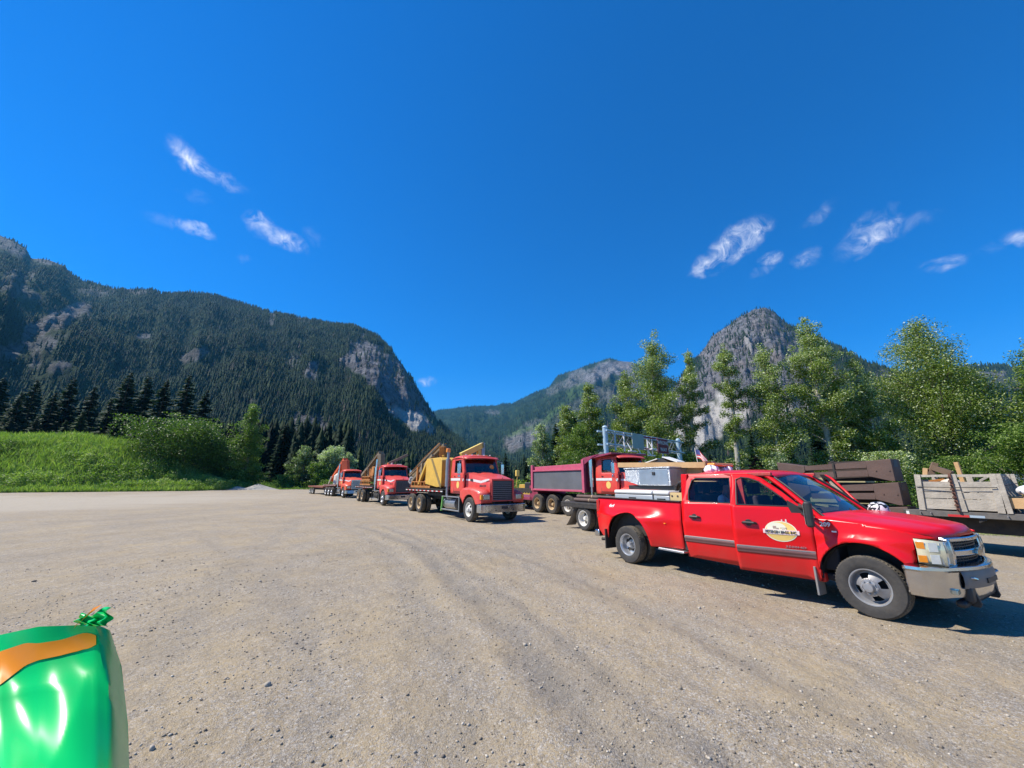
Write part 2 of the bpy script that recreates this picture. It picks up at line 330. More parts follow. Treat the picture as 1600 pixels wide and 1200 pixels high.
def mountain(name, sky_px, Rf, Bf, g=1.15, noise=.1, rocks=(), screes=(), meadows=(), na=420, ntt=150, trees=0, th=(18, 32), seed=0, drop=10, cliffs=0, snag=.02, rk_k=.96):
    P = [ray(*p) for p in sky_px]; az = np.array([math.atan2(p[0], p[1]) for p in P]); te = np.array([p[2] / math.hypot(p[0], p[1]) for p in P])
    A = np.linspace(az[0], az[-1], na); TE = np.interp(A, az, te); px0 = np.interp(A, az, [p[0] for p in sky_px])
    def surf(a, t):
        TEa = np.interp(a, az, te); pa = np.interp(a, az, [p[0] for p in sky_px])
        Rr = np.interp(pa, *zip(*Rf)); Bb = np.interp(pa, *zip(*Bf))
        H = Rr * TEa + CAMH - drop
        tt = np.clip(t, 0, 1); r = Bb + (Rr - Bb) * t
        env = np.sin(np.pi * tt) ** .8
        z = H * tt ** g
        X0, Y0 = r * np.sin(a), r * np.cos(a)
        f1 = 1 - np.abs(2 * fbm(X0 / 260, Y0 / 260, 6, .52, seed) - 1); f2 = fbm(a * 26, t * 2.2, 4, .5, seed + 3)
        z = z + H * env * noise * (f1 - .75) + H * env * noise * .9 * (f2 - .5) + 10 * env * (fbm(X0 / 30, Y0 / 30, 4, .6, seed + 5) - .5)
        z = np.where(t > 1, H - (r - Rr) * .6 + (fbm(X0 / 60, Y0 / 60, 4, seed=seed) - .5) * 10, z)
        z = z * sstep(0, .03, t)
        return X0, Y0, np.where(tt <= 0, -3, z)
    def masks(X, Y_, Z, t):
        px, py = proj(X, Y_, Z); rk = ell(px, py, rocks, seed); sc = ell(px, py, screes, seed + 1); md = ell(px, py, meadows, seed + 2)
        return px, py, rk, sc, md
    T = np.concatenate([np.linspace(0, 1, ntt), [1.03, 1.1, 1.3, 1.7]])
    AA, TT = np.meshgrid(A, T); X, Y_, Z = surf(AA, TT); px, py, rk, sc, md = masks(X, Y_, Z, TT)
    # cliffs: rock faces stand rougher and steeper than the wooded slope
    jag = rk * (fbm(px * .11, py * .05, 5, .6, seed + 9) - .5) * cliffs
    X = X + jag * np.sin(AA); Y_ = Y_ + jag * np.cos(AA)
    V = np.stack([X, Y_, Z], -1).reshape(-1, 3); i = np.arange(len(T) - 1)[:, None] * na; j = np.arange(na - 1)[None]
    F = np.stack([i + j, i + j + 1, i + na + j + 1, i + na + j], -1).reshape(-1, 4)
    o = np_obj(name, V, F, ROCK, attrs={'rock': rk.ravel(), 'scree': sc.ravel(), 'meadow': md.ravel()}); tag(o, kind='structure')
    # trees
    rs = np.random.RandomState(seed + 11); n = trees
    a = az[0] + (az[-1] - az[0]) * rs.rand(n); t = np.where(rs.rand(n) < .45, np.sqrt(rs.rand(n)), .004 + rs.rand(n)) * 1.015
    X, Y_, Z = surf(a, t); px, py, rk, sc, md = masks(X, Y_, Z, t)
    Hh = rs.uniform(*th, n) * (.75 + .5 * fbm(X / 90, Y_ / 90, 3))
    for hq in (.5, 1.0):
        px2, py2 = proj(X, Y_, Z + Hh * hq); rk = np.maximum(rk, .95 * ell(px2, py2, rocks, seed)); sc = np.maximum(sc, .97 * ell(px2, py2, screes, seed + 1))
    dens = (1 - rk_k * np.clip(rk * 1.25, 0, 1)) * (1 - .97 * sc) * (1 - .85 * md)
    k = rs.rand(n) < dens; return X[k], Y_[k], Z[k], Hh[k] * rs.uniform(.7, 1.15, k.sum()), snag
def spike_trees(name, label, data, mt, seed=0, tiers=3, ns=4, wid=.15, bias=0.):
    rs = np.random.RandomState(seed)
    X = np.concatenate([d[0] for d in data]); Y_ = np.concatenate([d[1] for d in data]); Z = np.concatenate([d[2] for d in data]); Hh = np.concatenate([d[3] for d in data]); n = len(X)
    Vs, Fs = [], []; nv = 0
    proto = []
    pf = []
    for k in range(tiers):
        z0 = .05 + .85 * k / tiers; z1 = min(1.0, z0 + 1.25 / tiers + .06); r0 = (1 - z0) ** .85
        for s in range(ns * 2):
            proto.append((s / (ns * 2), r0 if s % 2 == 0 else r0 * .5, z0 + (0 if s % 2 == 0 else .03), k)); 
        proto.append((0, 0, z1, k)); b = k * (ns * 2 + 1)
        for s in range(ns * 2): pf.append((b + s, b + (s + 1) % (ns * 2), b + ns * 2))
    P = np.array(proto); PF = np.array(pf); m = len(P)
    th = P[None, :, 0] * 6.2832 + rs.rand(n, 1) * 6.28 + rs.rand(n, 1) * 3 * P[None, :, 3]
    w = wid * Hh * rs.uniform(.75, 1.3, n)
    rad = P[None, :, 1] * w[:, None] * (.7 + .6 * rs.rand(n, m))
    lean = rs.normal(0, .02, (n, 2))
    zz = P[None, :, 2] * Hh[:, None] * (1 + .04 * (rs.rand(n, m) - .5))
    VX = X[:, None] + rad * np.cos(th) + lean[:, :1] * zz; VY = Y_[:, None] + rad * np.sin(th) + lean[:, 1:] * zz; VZ = Z[:, None] + zz - 1.0
    V = np.stack([VX, VY, VZ], -1).reshape(-1, 3); F = (PF[None] + (np.arange(n) * m)[:, None, None]).reshape(-1, 3)
    tint = np.clip(rs.rand(n) * .75 + .6 * (fbm(X / 120, Y_ / 120, 4, seed=seed) - .25) + bias, 0, .9); sn = rs.rand(n) < data[0][4]; tint[sn] = 1.
    o = np_obj(name, V, F, mt, attrs={'tint': np.repeat(tint, m)}); tag(o, label, 'forest', kind='stuff'); return o
FIR = foliage('far_fir', [(0, (.005, .013, .008)), (.45, (.012, .027, .015)), (.9, (.036, .056, .022)), (1, (.085, .07, .06))], trans=0, rough=.8, spec=.1)
m1 = mountain('mountain', [(-420, 330), (-150, 345), (0, 365), (22, 372), (42, 385), (50, 401), (75, 402), (98, 411), (112, 424), (130, 436), (155, 441), (180, 448), (235, 449), (252, 456), (300, 454), (335, 458), (370, 468), (412, 482), (440, 489), (480, 494), (520, 502), (552, 505), (590, 522), (612, 544), (632, 570), (652, 600), (667, 625), (684, 652), (700, 670), (730, 692), (765, 707), (810, 725), (860, 745)],
    [(-420, 2900), (0, 2700), (240, 2100), (420, 1750), (600, 1450), (690, 1250), (860, 1000)], [(-420, 400), (300, 380), (600, 360), (860, 430)], g=1.18, noise=.15, na=620, ntt=220, trees=100000, th=(8, 18), seed=1, cliffs=28,
    rocks=[(80, 505, 62, 15, 24, .9), (40, 540, 62, 14, 12, .75), (95, 572, 26, 9, 12, .8), (55, 560, 12, 20, 0, .6), (15, 385, 40, 14, -25, .7), (70, 405, 30, 8, -10, .7), (25, 452, 40, 10, -20, .6), (30, 430, 26, 9, 0, .5), (150, 455, 34, 7, -5, .5), (215, 452, 24, 7, 0, .6), (222, 524, 14, 7, 0, .8), (300, 556, 24, 8, 20, .75), (425, 497, 5, 12, 0, .7), (470, 500, 14, 7, 0, .5),
           (590, 563, 52, 26, -20, 1.1), (560, 555, 36, 14, 20, .9), (490, 573, 20, 17, 20, 1.), (458, 565, 16, 12, 0, .6), (620, 600, 36, 40, -55, 1.), (655, 625, 24, 44, 25, .9), (608, 575, 40, 45, 30, .9), (640, 640, 46, 14, -28, .8), (475, 672, 30, 30, 0, .85), (510, 690, 34, 14, -10, .5), (380, 620, 22, 8, 0, .5), (560, 690, 40, 10, 0, .35), (735, 684, 24, 13, -30, .9)],
    screes=[(640, 655, 34, 13, -30, .9), (610, 640, 20, 6, -25, .5), (665, 668, 16, 8, -20, .6)], meadows=[(620, 657, 16, 4, -20, .6), (685, 665, 40, 6, -40, .6), (455, 702, 10, 5, 0, .9)])
m2 = mountain('mountain', [(560, 700), (640, 650), (690, 637), (740, 632), (775, 631), (785, 628), (800, 628), (830, 613), (858, 602), (872, 584), (900, 574), (920, 567), (940, 560), (952, 556), (970, 561), (985, 562), (1010, 572), (1050, 590), (1090, 620), (1130, 650), (1200, 690), (1300, 720)],
    [(560, 4200), (800, 4300), (960, 3400), (1300, 2600)], [(560, 1400), (860, 1000), (1300, 900)], g=1.1, noise=.16, na=360, ntt=150, trees=30000, th=(12, 26), seed=2, drop=22, cliffs=60,
    rocks=[(950, 578, 40, 20, 20, .95), (905, 590, 40, 14, 25, .7), (870, 605, 26, 10, 30, .5), (960, 610, 40, 30, 0, .5), (905, 640, 50, 18, 30, .35), (805, 690, 40, 16, 25, .8), (770, 645, 22, 6, 0, .5), (840, 665, 20, 10, 0, .4), (1000, 600, 40, 30, 0, .6)], meadows=[(860, 650, 50, 8, 40, .5), (900, 610, 24, 8, 30, .4), (820, 672, 20, 4, 20, .5)])
m3 = mountain('mountain', [(930, 745), (980, 700), (1020, 650), (1048, 612), (1065, 585), (1082, 563), (1100, 544), (1112, 524), (1138, 507), (1160, 491), (1178, 481), (1195, 479), (1212, 488), (1228, 503), (1258, 519), (1290, 530), (1320, 545), (1350, 562), (1385, 574), (1420, 590), (1460, 606), (1500, 622), (1560, 650), (1640, 690), (1750, 720)],
    [(930, 1500), (1190, 1650), (1400, 1300), (1750, 1000)], [(930, 330), (1200, 330), (1750, 260)], g=1.25, noise=.16, na=420, ntt=180, trees=26000, th=(8, 18), seed=4, drop=4, cliffs=26, rk_k=.80,
    rocks=[(1160, 565, 105, 85, 0, 1.2), (1190, 500, 50, 34, 0, 1.), (1240, 570, 56, 50, 0, .9), (1080, 620, 50, 60, -30, 1.), (1330, 590, 60, 24, -20, .6), (1390, 590, 40, 12, -20, .6)],
    screes=[(1105, 665, 66, 26, 32, 1.1), (1140, 645, 30, 26, 20, .8), (1172, 540, 5, 22, 10, .5), (1240, 640, 40, 14, 10, .7)])
m4 = mountain('mountain', [(1280, 620), (1350, 585), (1400, 575), (1440, 577), (1480, 572), (1520, 568), (1560, 567), (1600, 570), (1680, 560), (1800, 566), (2000, 560), (2400, 520), (3400, 480), (6000, 400)],
    [(1280, 2600), (2200, 2200), (6000, 1800)], [(1280, 900), (2200, 600), (6000, 420)], g=1.15, noise=.14, na=320, ntt=110, trees=24000, th=(12, 24), seed=6, drop=12, cliffs=60,
    rocks=[(1400, 590, 50, 10, 0, .7), (1540, 585, 40, 8, 0, .8), (1560, 600, 60, 10, 10, .5)])
allm = [np.concatenate([m[i] for m in (m1, m2, m3, m4)]) for i in range(4)]; dd = np.hypot(allm[0], allm[1]); nr_ = dd < 750
spike_trees('forest', 'dark fir forest covering the far slopes of the mountains', [tuple(a[~nr_] for a in allm) + (.02,)], FIR, 5)
spike_trees('lower_forest', 'dark fir forest on the lower slopes above the yard', [tuple(a[nr_] for a in allm) + (.012,)], FIR, 7, tiers=6, ns=6, wid=.19)
# far continuation of hills behind and beside the camera, and the valley wood at the foot
rs = np.random.RandomState(12); n = 12000
X = rs.uniform(-330, 520, n); Y_ = rs.uniform(114, 560, n); dn = fbm(X / 45, Y_ / 45, 4, seed=31); k = (dn > .42) & (np.abs(X - 60) < Y_ * 2.6); X, Y_ = X[k], Y_[k]
n3 = 900; X3 = rs.uniform(-175, -40, n3); Y3 = rs.uniform(99, 126, n3); k3 = X3 < -.42 * Y3; X3, Y3 = X3[k3], Y3[k3]
spike_trees('fir_wood', 'dense dark fir wood filling in behind the row of firs on the left', [(X3, Y3, np.zeros(len(X3)), rs.uniform(12, 21, len(X3)), .01)], FIR, 8, tiers=13, ns=8, wid=.19, bias=-.12)
spike_trees('valley_wood', 'dense dark conifer wood on the valley floor beyond the yard', [(X, Y_, np.zeros(len(X)), rs.uniform(5, 15, len(X)) * rs.uniform(.7, 1.1, len(X)), .015)], FIR, 6, tiers=7, ns=6, wid=.19)
# thin blue air between the yard and the mountains
bm = bmesh.new(); bmesh.ops.create_cube(bm, size=1); me = bpy.data.meshes.new('haze'); bm.to_mesh(me); bm.free()
hz = bpy.data.objects.new('haze', me); COL.objects.link(hz); hz.scale = (12000, 9000, 1700); hz.location = (0, 3000, 845); tag(hz, kind='stuff')
m = bpy.data.materials.new('air'); m.use_nodes = True; t = m.node_tree; t.nodes.remove(t.nodes['Principled BSDF'])
pv = N(t, 'ShaderNodeVolumePrincipled', i={'Density': HAZE, 'Color': (.14, .58, 1, 1), 'Anisotropy': .1}); LK(t, pv.outputs[0], t.nodes['Material Output'].inputs['Volume']); me.materials.append(m)
# ================================================================ PLANTS
LEAF_A = foliage('leaf_olive', [(0, (.022, .042, .007)), (.35, (.085, .135, .014)), (.7, (.21, .27, .032)), (.84, (.32, .38, .08)), (1, (.62, .66, .46))], trans=.28)
LEAF_B = foliage('leaf_fresh', [(0, (.020, .045, .007)), (.4, (.065, .125, .014)), (.75, (.15, .235, .030)), (1, (.30, .38, .10))], trans=.28)
LEAF_C = foliage('leaf_pale', [(0, (.050, .078, .030)), (.4, (.11, .16, .062)), (.7, (.19, .25, .12)), (1, (.60, .64, .46))], trans=.35)
NEEDLE = foliage('needle_dark', [(0, (.006, .017, .008)), (.5, (.014, .036, .014)), (1, (.040, .080, .026))], trans=.12, rough=.7, spec=.2)
NEEDLE_B = foliage('needle_green', [(0, (.012, .030, .010)), (.5, (.028, .060, .018)), (1, (.065, .110, .032))], trans=.15, rough=.7, spec=.2)
NEEDLE_R = foliage('needle_rust', [(0, (.05, .022, .018)), (.5, (.10, .04, .03)), (1, (.16, .07, .05))], trans=.1, rough=.8)
BARK = mat('bark_dark', (.10, .075, .055), .9, var=.3, vs=6, bump=.6, bs=30); BARK_P = mat('bark_pale', (.34, .31, .25), .85, var=.3, vs=5, bump=.5, bs=25)
def tubes(paths, n=7):
    """paths: list of (points, radii) -> one V, F"""
    V, F = [], []; nv = 0
    for pts, rad in paths:
        pts = [Vector(p) for p in pts]
        for i, p in enumerate(pts):
            d = (pts[min(i + 1, len(pts) - 1)] - pts[max(i - 1, 0)]).normalized(); a = d.orthogonal().normalized() if abs(d.z) < .99 else Vector((1, 0, 0)); a = (a - d * a.dot(d)).normalized(); b = d.cross(a)
            for k in range(n):
                t = 2 * math.pi * k / n; V.append(p + (a * math.cos(t) + b * math.sin(t)) * rad[i])
            if i:
                for k in range(n): F.append((nv + (i - 1) * n + k, nv + (i - 1) * n + (k + 1) % n, nv + i * n + (k + 1) % n, nv + i * n + k))
        nv += len(pts) * n
    return np.array([v[:] for v in V]), np.array(F)
def leaf_quads(rs, C, size, up=.35):
    n = len(C); nrm = rs.normal(0, 1, (n, 3)); nrm[:, 2] = np.abs(nrm[:, 2]) + up; nrm /= np.linalg.norm(nrm, axis=1)[:, None]
    t = rs.normal(0, 1, (n, 3)); u = np.cross(nrm, t); u /= np.linalg.norm(u, axis=1)[:, None]; v = np.cross(nrm, u)
    s = size * rs.uniform(.6, 1.3, (n, 1)); k = .62
    V = np.stack([C - u * s * .5, C + v * s * k * .5, C + u * s * .5 + nrm * s * .1, C - v * s * k * .5], 1).reshape(-1, 3)
    return V, np.arange(4 * n).reshape(-1, 4)
def leafy(name, loc, H, Rc, n, lsize, leafmat, label, cat='tree', group=None, seed=0, base=.12, prof=None, silver=.12, limbs=30, bark=None, gap=.5, tr=None, dark=0.):
    n = int(n * 2.3); rs = np.random.RandomState(seed * 13 + 5); prof = prof or [(0, .45), (.2, .9), (.42, 1.), (.65, .8), (.85, .45), (1, .08)]
    px_, py_ = zip(*prof); P = lambda h: np.interp(h, px_, py_)
    tr = tr or H * .016 + .04
    curve = rs.normal(0, .02 * H, 2); ph = rs.rand() * 6
    tp = lambda f: np.array([curve[0] * f * f + .012 * H * math.sin(ph + 5 * f), curve[1] * f * f + .012 * H * math.cos(ph + 4 * f), H * f])
    paths = [([tp(f) for f in np.linspace(0, .97, 10)], [tr * (1 - f) ** .8 + .012 for f in np.linspace(0, .97, 10)])]
    cl = []
    for i in range(limbs):
        f0 = base + (.93 - base) * ((i + rs.rand()) / limbs) ** .9; p0 = tp(f0); a = i * 2.4 + rs.rand() * .9
        L = Rc * P(min(1, f0 + .1)) * rs.uniform(.55, 1.18); rise = rs.uniform(.25, .95) * (1 if f0 > .25 else .5)
        d = np.array([math.cos(a), math.sin(a), rise]); tip = p0 + d * L; tip[2] = min(tip[2], H * 1.0)
        mid = p0 + (tip - p0) * .5 + np.array([0, 0, -.06 * L]) + rs.normal(0, .05 * L, 3)
        r0 = tr * .45 * (1 - f0 * .6) * min(1, L / Rc + .2); paths.append(([p0, mid, tip], [r0, r0 * .6, r0 * .15 + .006]))
        m = 3 + int(5 * L / Rc)
        for k in range(m):
            f = .3 + .75 * (k + rs.rand() * .6) / m; q = (p0 * (1 - f) ** 2 + 2 * mid * f * (1 - f) + tip * f * f) if f < 1 else tip
            q = q + rs.normal(0, .10 * Rc, 3) * (1, 1, .7)
            cl.append((*q, rs.uniform(.15, .30) * Rc * (.6 + .4 * P(f0)), rs.rand()))
            if rs.rand() < .5: paths.append(([p0 + (tip - p0) * min(f, 1) * .8, q], [r0 * .3, .006]))
    for k in range(6): q = tp(.82 + .18 * rs.rand()) + rs.normal(0, .05 * Rc, 3); cl.append((*q, .13 * Rc, rs.rand()))
    cl = np.array(cl); w = cl[:, 3] ** 2; w /= w.sum(); idx = rs.choice(len(cl), n, p=w)
    off = rs.normal(0, 1, (n, 3)); off /= np.linalg.norm(off, axis=1)[:, None]; off *= (rs.rand(n, 1) ** .45) * (1, 1, .75) * cl[idx, 3:4] * 1.35
    C = cl[idx, :3] + off; C[:, 2] = np.clip(C[:, 2], .05 * H, H * 1.02)
    V, F = leaf_quads(rs, C, lsize)
    tint = np.clip(.18 + .30 * cl[idx, 4] + .36 * rs.rand(n) - dark, 0, .82); sv = rs.rand(n) < silver * (1 + 1.1 * (C[:, 2] / H > .7)); tint[sv] = rs.uniform(.86, 1., sv.sum())
    root = empty(name, loc, 0, label, cat, group)
    tv, tf = tubes(paths, 6); np_obj('trunk', tv, tf, bark or BARK, root, smooth=True)
    np_obj('crown', V, F, leafmat, root, attrs={'tint': np.repeat(tint, 4)})
    return root
def conifer(name, H, Rm, needle, seed, base=.05, dens=1., full=1.):
    rs = np.random.RandomState(seed + 77); V, F, T = [], [], []; nv = 0; z = base * H
    while z < H * .985:
        f = z / H; r = Rm * 1.15 * (1 - f) ** .72 * min(1, .55 + f * 4); nb = max(5, int(11 * dens * (1 - f * .3)))
        for b in range(nb):
            a = rs.rand() * 6.283; L = max(.15, r * rs.uniform(.6, 1.18)); d = np.array([math.cos(a), math.sin(a), 0]); s = np.array([-d[1], d[0], 0]); droop = rs.uniform(.1, .42) * full; z0 = z + rs.uniform(-.2, .2)
            m = max(2, int(L / .42)); tb = rs.rand() * .5
            for k in range(m):
                t0 = k / m; p = d * L * t0 + np.array([0, 0, z0 - droop * L * t0 ** 1.3 + .10 * L * t0 * t0]); st = L / m; w = (.22 + .26 * L * (1 - t0 * .75)) * rs.uniform(.7, 1.2) * .7
                for sg in (-1, 1):
                    q0 = p; q1 = p + d * st * 1.25; q2 = p + d * st * 1.35 + s * sg * w + np.array([0, 0, -.16 * w - .08]); q3 = p + d * st * .35 + s * sg * w * .8 + np.array([0, 0, -.35 * w - .06])
                    V += [q0, q1, q2, q3]; F.append((nv, nv + 1, nv + 2, nv + 3)); nv += 4; tt = min(1, .12 + tb * .6 + .35 * t0 + .25 * rs.rand()); T += [tt * .8, tt, tt, tt]
        z += (.30 + .25 * (1 - f)) / dens * .9
    root = empty(name, (0, 0, 0))
    tv, tf = tubes([([(0, 0, H * k / 6) for k in range(7)], [H * .014 * (1 - k / 6.3) + .01 for k in range(7)])], 7)
    np_obj('trunk', tv, tf, BARK, root, smooth=True); np_obj('crown', np.array(V), np.array(F), needle, root, attrs={'tint': np.array(T)})
    return root
# ---- conifers: every one a thing, sharing a few meshes
CON = [conifer('fir_tree', 18, 3.0, NEEDLE, i, dens=.95) for i in range(4)] + [conifer('fir_tree', 18, 3.3, NEEDLE_B, 9 + i, dens=.95) for i in range(2)]
used = [False] * 6
def fir(px, top, y, k, label, group=None, wide=1., mt=None):
    t = YP(px, top, y); h = t.z
    if used[k]: o = copy_tree(CON[k])
    else: o = CON[k]; used[k] = True
    tx = t.x; o.location = (tx, y, -.15); s = h / 18; o.scale = (s * wide, s * wide, s); o.rotation_euler = (0, 0, (px * 1.7) % 6.28); tag(o, label, 'tree', group)
    return o
side = 'dark firs standing behind the grassy bank'
LF = [(-30, 590, 104, 1), (8, 588, 100, 0), (36, 612, 92, 2), (60, 592, 104, 1), (88, 612, 94, 3), (118, 590, 98, 2), (150, 603, 100, 0), (132, 640, 88, 4), (176, 622, 92, 1), (206, 580, 96, 3), (234, 586, 100, 2), (262, 592, 92, 0), (298, 584, 98, 1), (184, 650, 84, 5), (225, 640, 86, 0), (105, 655, 86, 5), (60, 650, 90, 0), (20, 650, 88, 3), (250, 650, 84, 2), (282, 640, 90, 3), (325, 608, 104, 2)]
for i, (px, top, y, k) in enumerate(LF):
    nth = ['leftmost', 'second', 'third', 'fourth', 'fifth', 'sixth', 'seventh', 'eighth', 'ninth', 'tenth', 'eleventh', 'twelfth', 'thirteenth', 'fourteenth', 'fifteenth', 'sixteenth', 'seventeenth', 'eighteenth', 'nineteenth', 'twentieth', 'rightmost']
    r = sorted(range(len(LF)), key=lambda q: LF[q][0]).index(i)
    fir(px, top, y, k, '%s %s fir behind the grassy bank, counted from the left' % (nth[r], 'short green' if k > 3 else ('tall dark' if top < 600 else 'dark')), side, 1.1)
for px, top, y, k, lb in [(447, 662, 100, 0, 'dark fir just right of the pale green poplar by the gravel heap'), (462, 700, 96, 4, 'small fir in the gap behind the last gravel heap'), (425, 690, 108, 3, 'dark fir directly behind the tall poplar'), (375, 690, 108, 1, 'dark fir between the round bush and the tall poplar'), (500, 722, 110, 2, 'short dark fir behind the far flatbed trailer'),
     (585, 712, 112, 5, 'fir rising behind the third truck cab'), (640, 718, 116, 1, 'fir behind the crane of the middle truck'), (690, 716, 112, 2, 'fir behind the yellow crane cabinet'), (742, 735, 100, 3, 'low fir behind the nearest heavy truck cab'), (772, 722, 92, 0, 'dark fir left of the valley gap above the dump truck'), (790, 706, 96, 1, 'tallest dark fir between the heavy truck and the dump truck'),
     (806, 728, 84, 2, 'fir above the yellow machine'), (822, 712, 90, 3, 'slim fir above the tail of the dump box'), (835, 735, 70, 5, 'low green fir behind the dump box tail'), (868, 660, 66, 4, 'green fir among the poplars behind the dump box'), (895, 640, 62, 0, 'dark fir between the two pale poplars left of the gantry'), (918, 660, 60, 5, 'green fir just left of the sign gantry'),
     (990, 640, 62, 1, 'dark fir seen through the sign gantry'), (1048, 660, 60, 2, 'dark fir behind the right post of the sign gantry'), (1085, 700, 66, 3, 'short dark fir left of the pale scree slope'), (1108, 706, 54, 0, 'dark fir behind the american flag'), (1150, 694, 52, 1, 'dark fir behind the amber beacon bar'), (1172, 672, 56, 4, 'green fir behind the thin poplar'), (1222, 668, 50, 2, 'dark fir above the left end of the steel beams'),
     (1268, 650, 54, 3, 'tall dark fir behind the tallest poplar'), (1300, 670, 50, 0, 'dark fir above the middle of the steel beams'), (1345, 660, 54, 1, 'dark fir behind the thin leaning poplar'), (1385, 655, 52, 2, 'dark fir left of the broad maple'), (1455, 660, 54, 3, 'dark fir behind the broad maple'), (1500, 640, 56, 0, 'dark fir right of the broad maple'), (1545, 620, 60, 1, 'dark fir left of the birch at the picture edge'), (1590, 640, 52, 2, 'dark fir behind the birch at the picture edge'), (1640, 610, 50, 3, 'dark fir beyond the right edge of the picture')]:
    fir(px, top, y, k, lb, 'firs behind the yard', 1.15)
rf = conifer('fir_tree', 6, 1.3, NEEDLE_R, 31); p = YP(1178, 712, 40); rf.location = (p.x, 40, 0); rf.scale = (1, 1, (p.z) / 6); tag(rf, 'dead fir with rust red needles beside the steel beams', 'tree')
# ---- broadleaved trees
def lt(name, px, top, y, wpx, n, ls, m, label, seed, **k):
    t = YP(px, top, y); zc = y * _c + (t.z / 2 - CAMH) * _s; kw = dict(bark=BARK_P); kw.update(k)
    return leafy(name, (t.x, y, -.1), t.z, wpx * (.88 if name == 'poplar_tree' else 1.) * zc / 600 / 2, n, ls, m, label, seed=seed, **kw)
G1 = 'broadleaved trees behind the trailers'
col = [(0, .5), (.15, .95), (.35, 1.), (.6, .85), (.82, .55), (1, .1)]
lt('poplar_tree', 846, 655, 62, 46, 5000, .22, LEAF_C, 'small pale poplar above the tail of the dump truck', 1, prof=col, silver=.3)
lt('poplar_tree', 884, 628, 56, 56, 7500, .21, LEAF_A, 'green poplar above the middle of the dump box', 2, prof=col, silver=.16)
lt('poplar_tree', 921, 590, 52, 66, 10000, .19, LEAF_A, 'poplar above the front of the dump box, left of the gantry post', 3, prof=col, silver=.14)
lt('poplar_tree', 975, 575, 48, 74, 11000, .18, LEAF_A, 'leafy poplar directly behind the sign gantry', 4, prof=col, silver=.14, base=.05)
lt('poplar_tree', 1014, 518, 46, 104, 19000, .18, LEAF_A, 'large full poplar rising above the wrong way sign', 5, prof=col, silver=.2, limbs=44, base=.06)
lt('poplar_tree', 1066, 538, 44, 60, 9000, .17, LEAF_A, 'slim poplar above the right gantry post', 6, prof=col, silver=.26, base=.1)
lt('poplar_tree', 1128, 530, 40, 66, 6500, .16, LEAF_A, 'thin sparse poplar in front of the scree slope', 7, prof=[(0, .25), (.3, .5), (.5, .9), (.6, .5), (.8, 1.), (1, .1)], silver=.2, limbs=24, base=.16)
lt('poplar_tree', 1192, 532, 38, 92, 13500, .155, LEAF_A, 'poplar in front of the right flank of the rocky peak', 8, prof=col, silver=.24, limbs=38, base=.05)
lt('poplar_tree', 1252, 492, 37, 92, 14500, .155, LEAF_A, 'tallest poplar right of the rocky peak', 9, prof=[(0, .3), (.2, .5), (.4, .9), (.6, 1.), (.8, .7), (1, .1)], silver=.22, limbs=38, base=.12)
lt('poplar_tree', 1300, 556, 38, 56, 5000, .15, LEAF_A, 'sparse poplar right beside the tallest one', 10, prof=col, silver=.22, base=.25)
lt('poplar_tree', 1336, 550, 36, 78, 8500, .15, LEAF_A, 'thin leaning poplar with bare pale limbs above the steel beams', 11, prof=[(0, .4), (.25, 1.), (.45, .9), (.7, .6), (1, .1)], silver=.25, limbs=28, base=.15)
lt('maple_tree', 1432, 492, 36, 168, 34000, .155, LEAF_A, 'broad dense maple towering over the wooden crate', 12, prof=[(0, .75), (.15, 1.), (.35, 1.), (.55, .75), (.75, .52), (1, .12)], silver=.16, limbs=64, base=.06, bark=BARK)
lt('maple_tree', 1502, 562, 38, 80, 10000, .155, LEAF_A, 'lower tree leaning out of the right side of the broad maple', 13, prof=col, silver=.2, base=.1)
lt('birch_tree', 1584, 530, 33, 98, 15000, .15, LEAF_B, 'birch with a pale trunk at the right edge of the picture', 14, prof=[(0, .9), (.25, 1.), (.5, .9), (.6, .55), (.8, .5), (1, .1)], silver=.2, limbs=40, base=.08)
lt('birch_tree', 1680, 560, 31, 110, 12000, .15, LEAF_B, 'birch standing just beyond the right edge of the picture', 15, prof=col, base=.08)
lt('alder_bush', 905, 660, 46, 66, 8000, .17, LEAF_B, 'bright green alder beside the left gantry post', 16, prof=[(0, .9), (.3, 1.), (.7, .8), (1, .25)], base=.04)
lt('alder_bush', 1010, 700, 40, 110, 9000, .16, LEAF_B, 'low alder below the sign gantry lamps', 17, prof=[(0, 1.), (.5, 1.), (1, .35)], base=.03)
lt('alder_bush', 1218, 706, 30, 44, 5000, .12, LEAF_C, 'yellow green shrub at the left end of the steel beams', 18, prof=[(0, .8), (.5, 1.), (1, .3)], base=.03)
lt('alder_bush', 1372, 706, 30, 90, 6000, .14, LEAF_A, 'low leafy shrub behind the steel beams', 19, silver=.3, prof=[(0, 1.), (.5, 1.), (1, .4)], base=.03)
lt('alder_bush', 1590, 660, 26, 110, 12000, .13, LEAF_B, 'bushy shrub hanging over the trailer at the right edge', 20, prof=[(0, 1.), (.5, 1.), (1, .35)], base=.03)
lt('alder_bush', 1490, 712, 31, 80, 5000, .14, LEAF_B, 'green shrub behind the wooden crate', 21, prof=[(0, 1.), (.5, 1.), (1, .4)], base=.03)
rnd = [(0, .85), (.2, 1.), (.5, .98), (.75, .8), (.92, .45), (1, .15)]
lt('maple_tree', 296, 660, 84, 138, 17000, .34, LEAF_B, 'round green maple at the right end of the grassy bank', 22, prof=rnd, silver=.02, limbs=60, base=.1, bark=BARK)
lt('maple_tree', 345, 684, 88, 44, 5000, .34, LEAF_B, 'small dark tree touching the right side of the round maple', 23, prof=rnd, silver=.02, base=.1, bark=BARK, dark=.12)
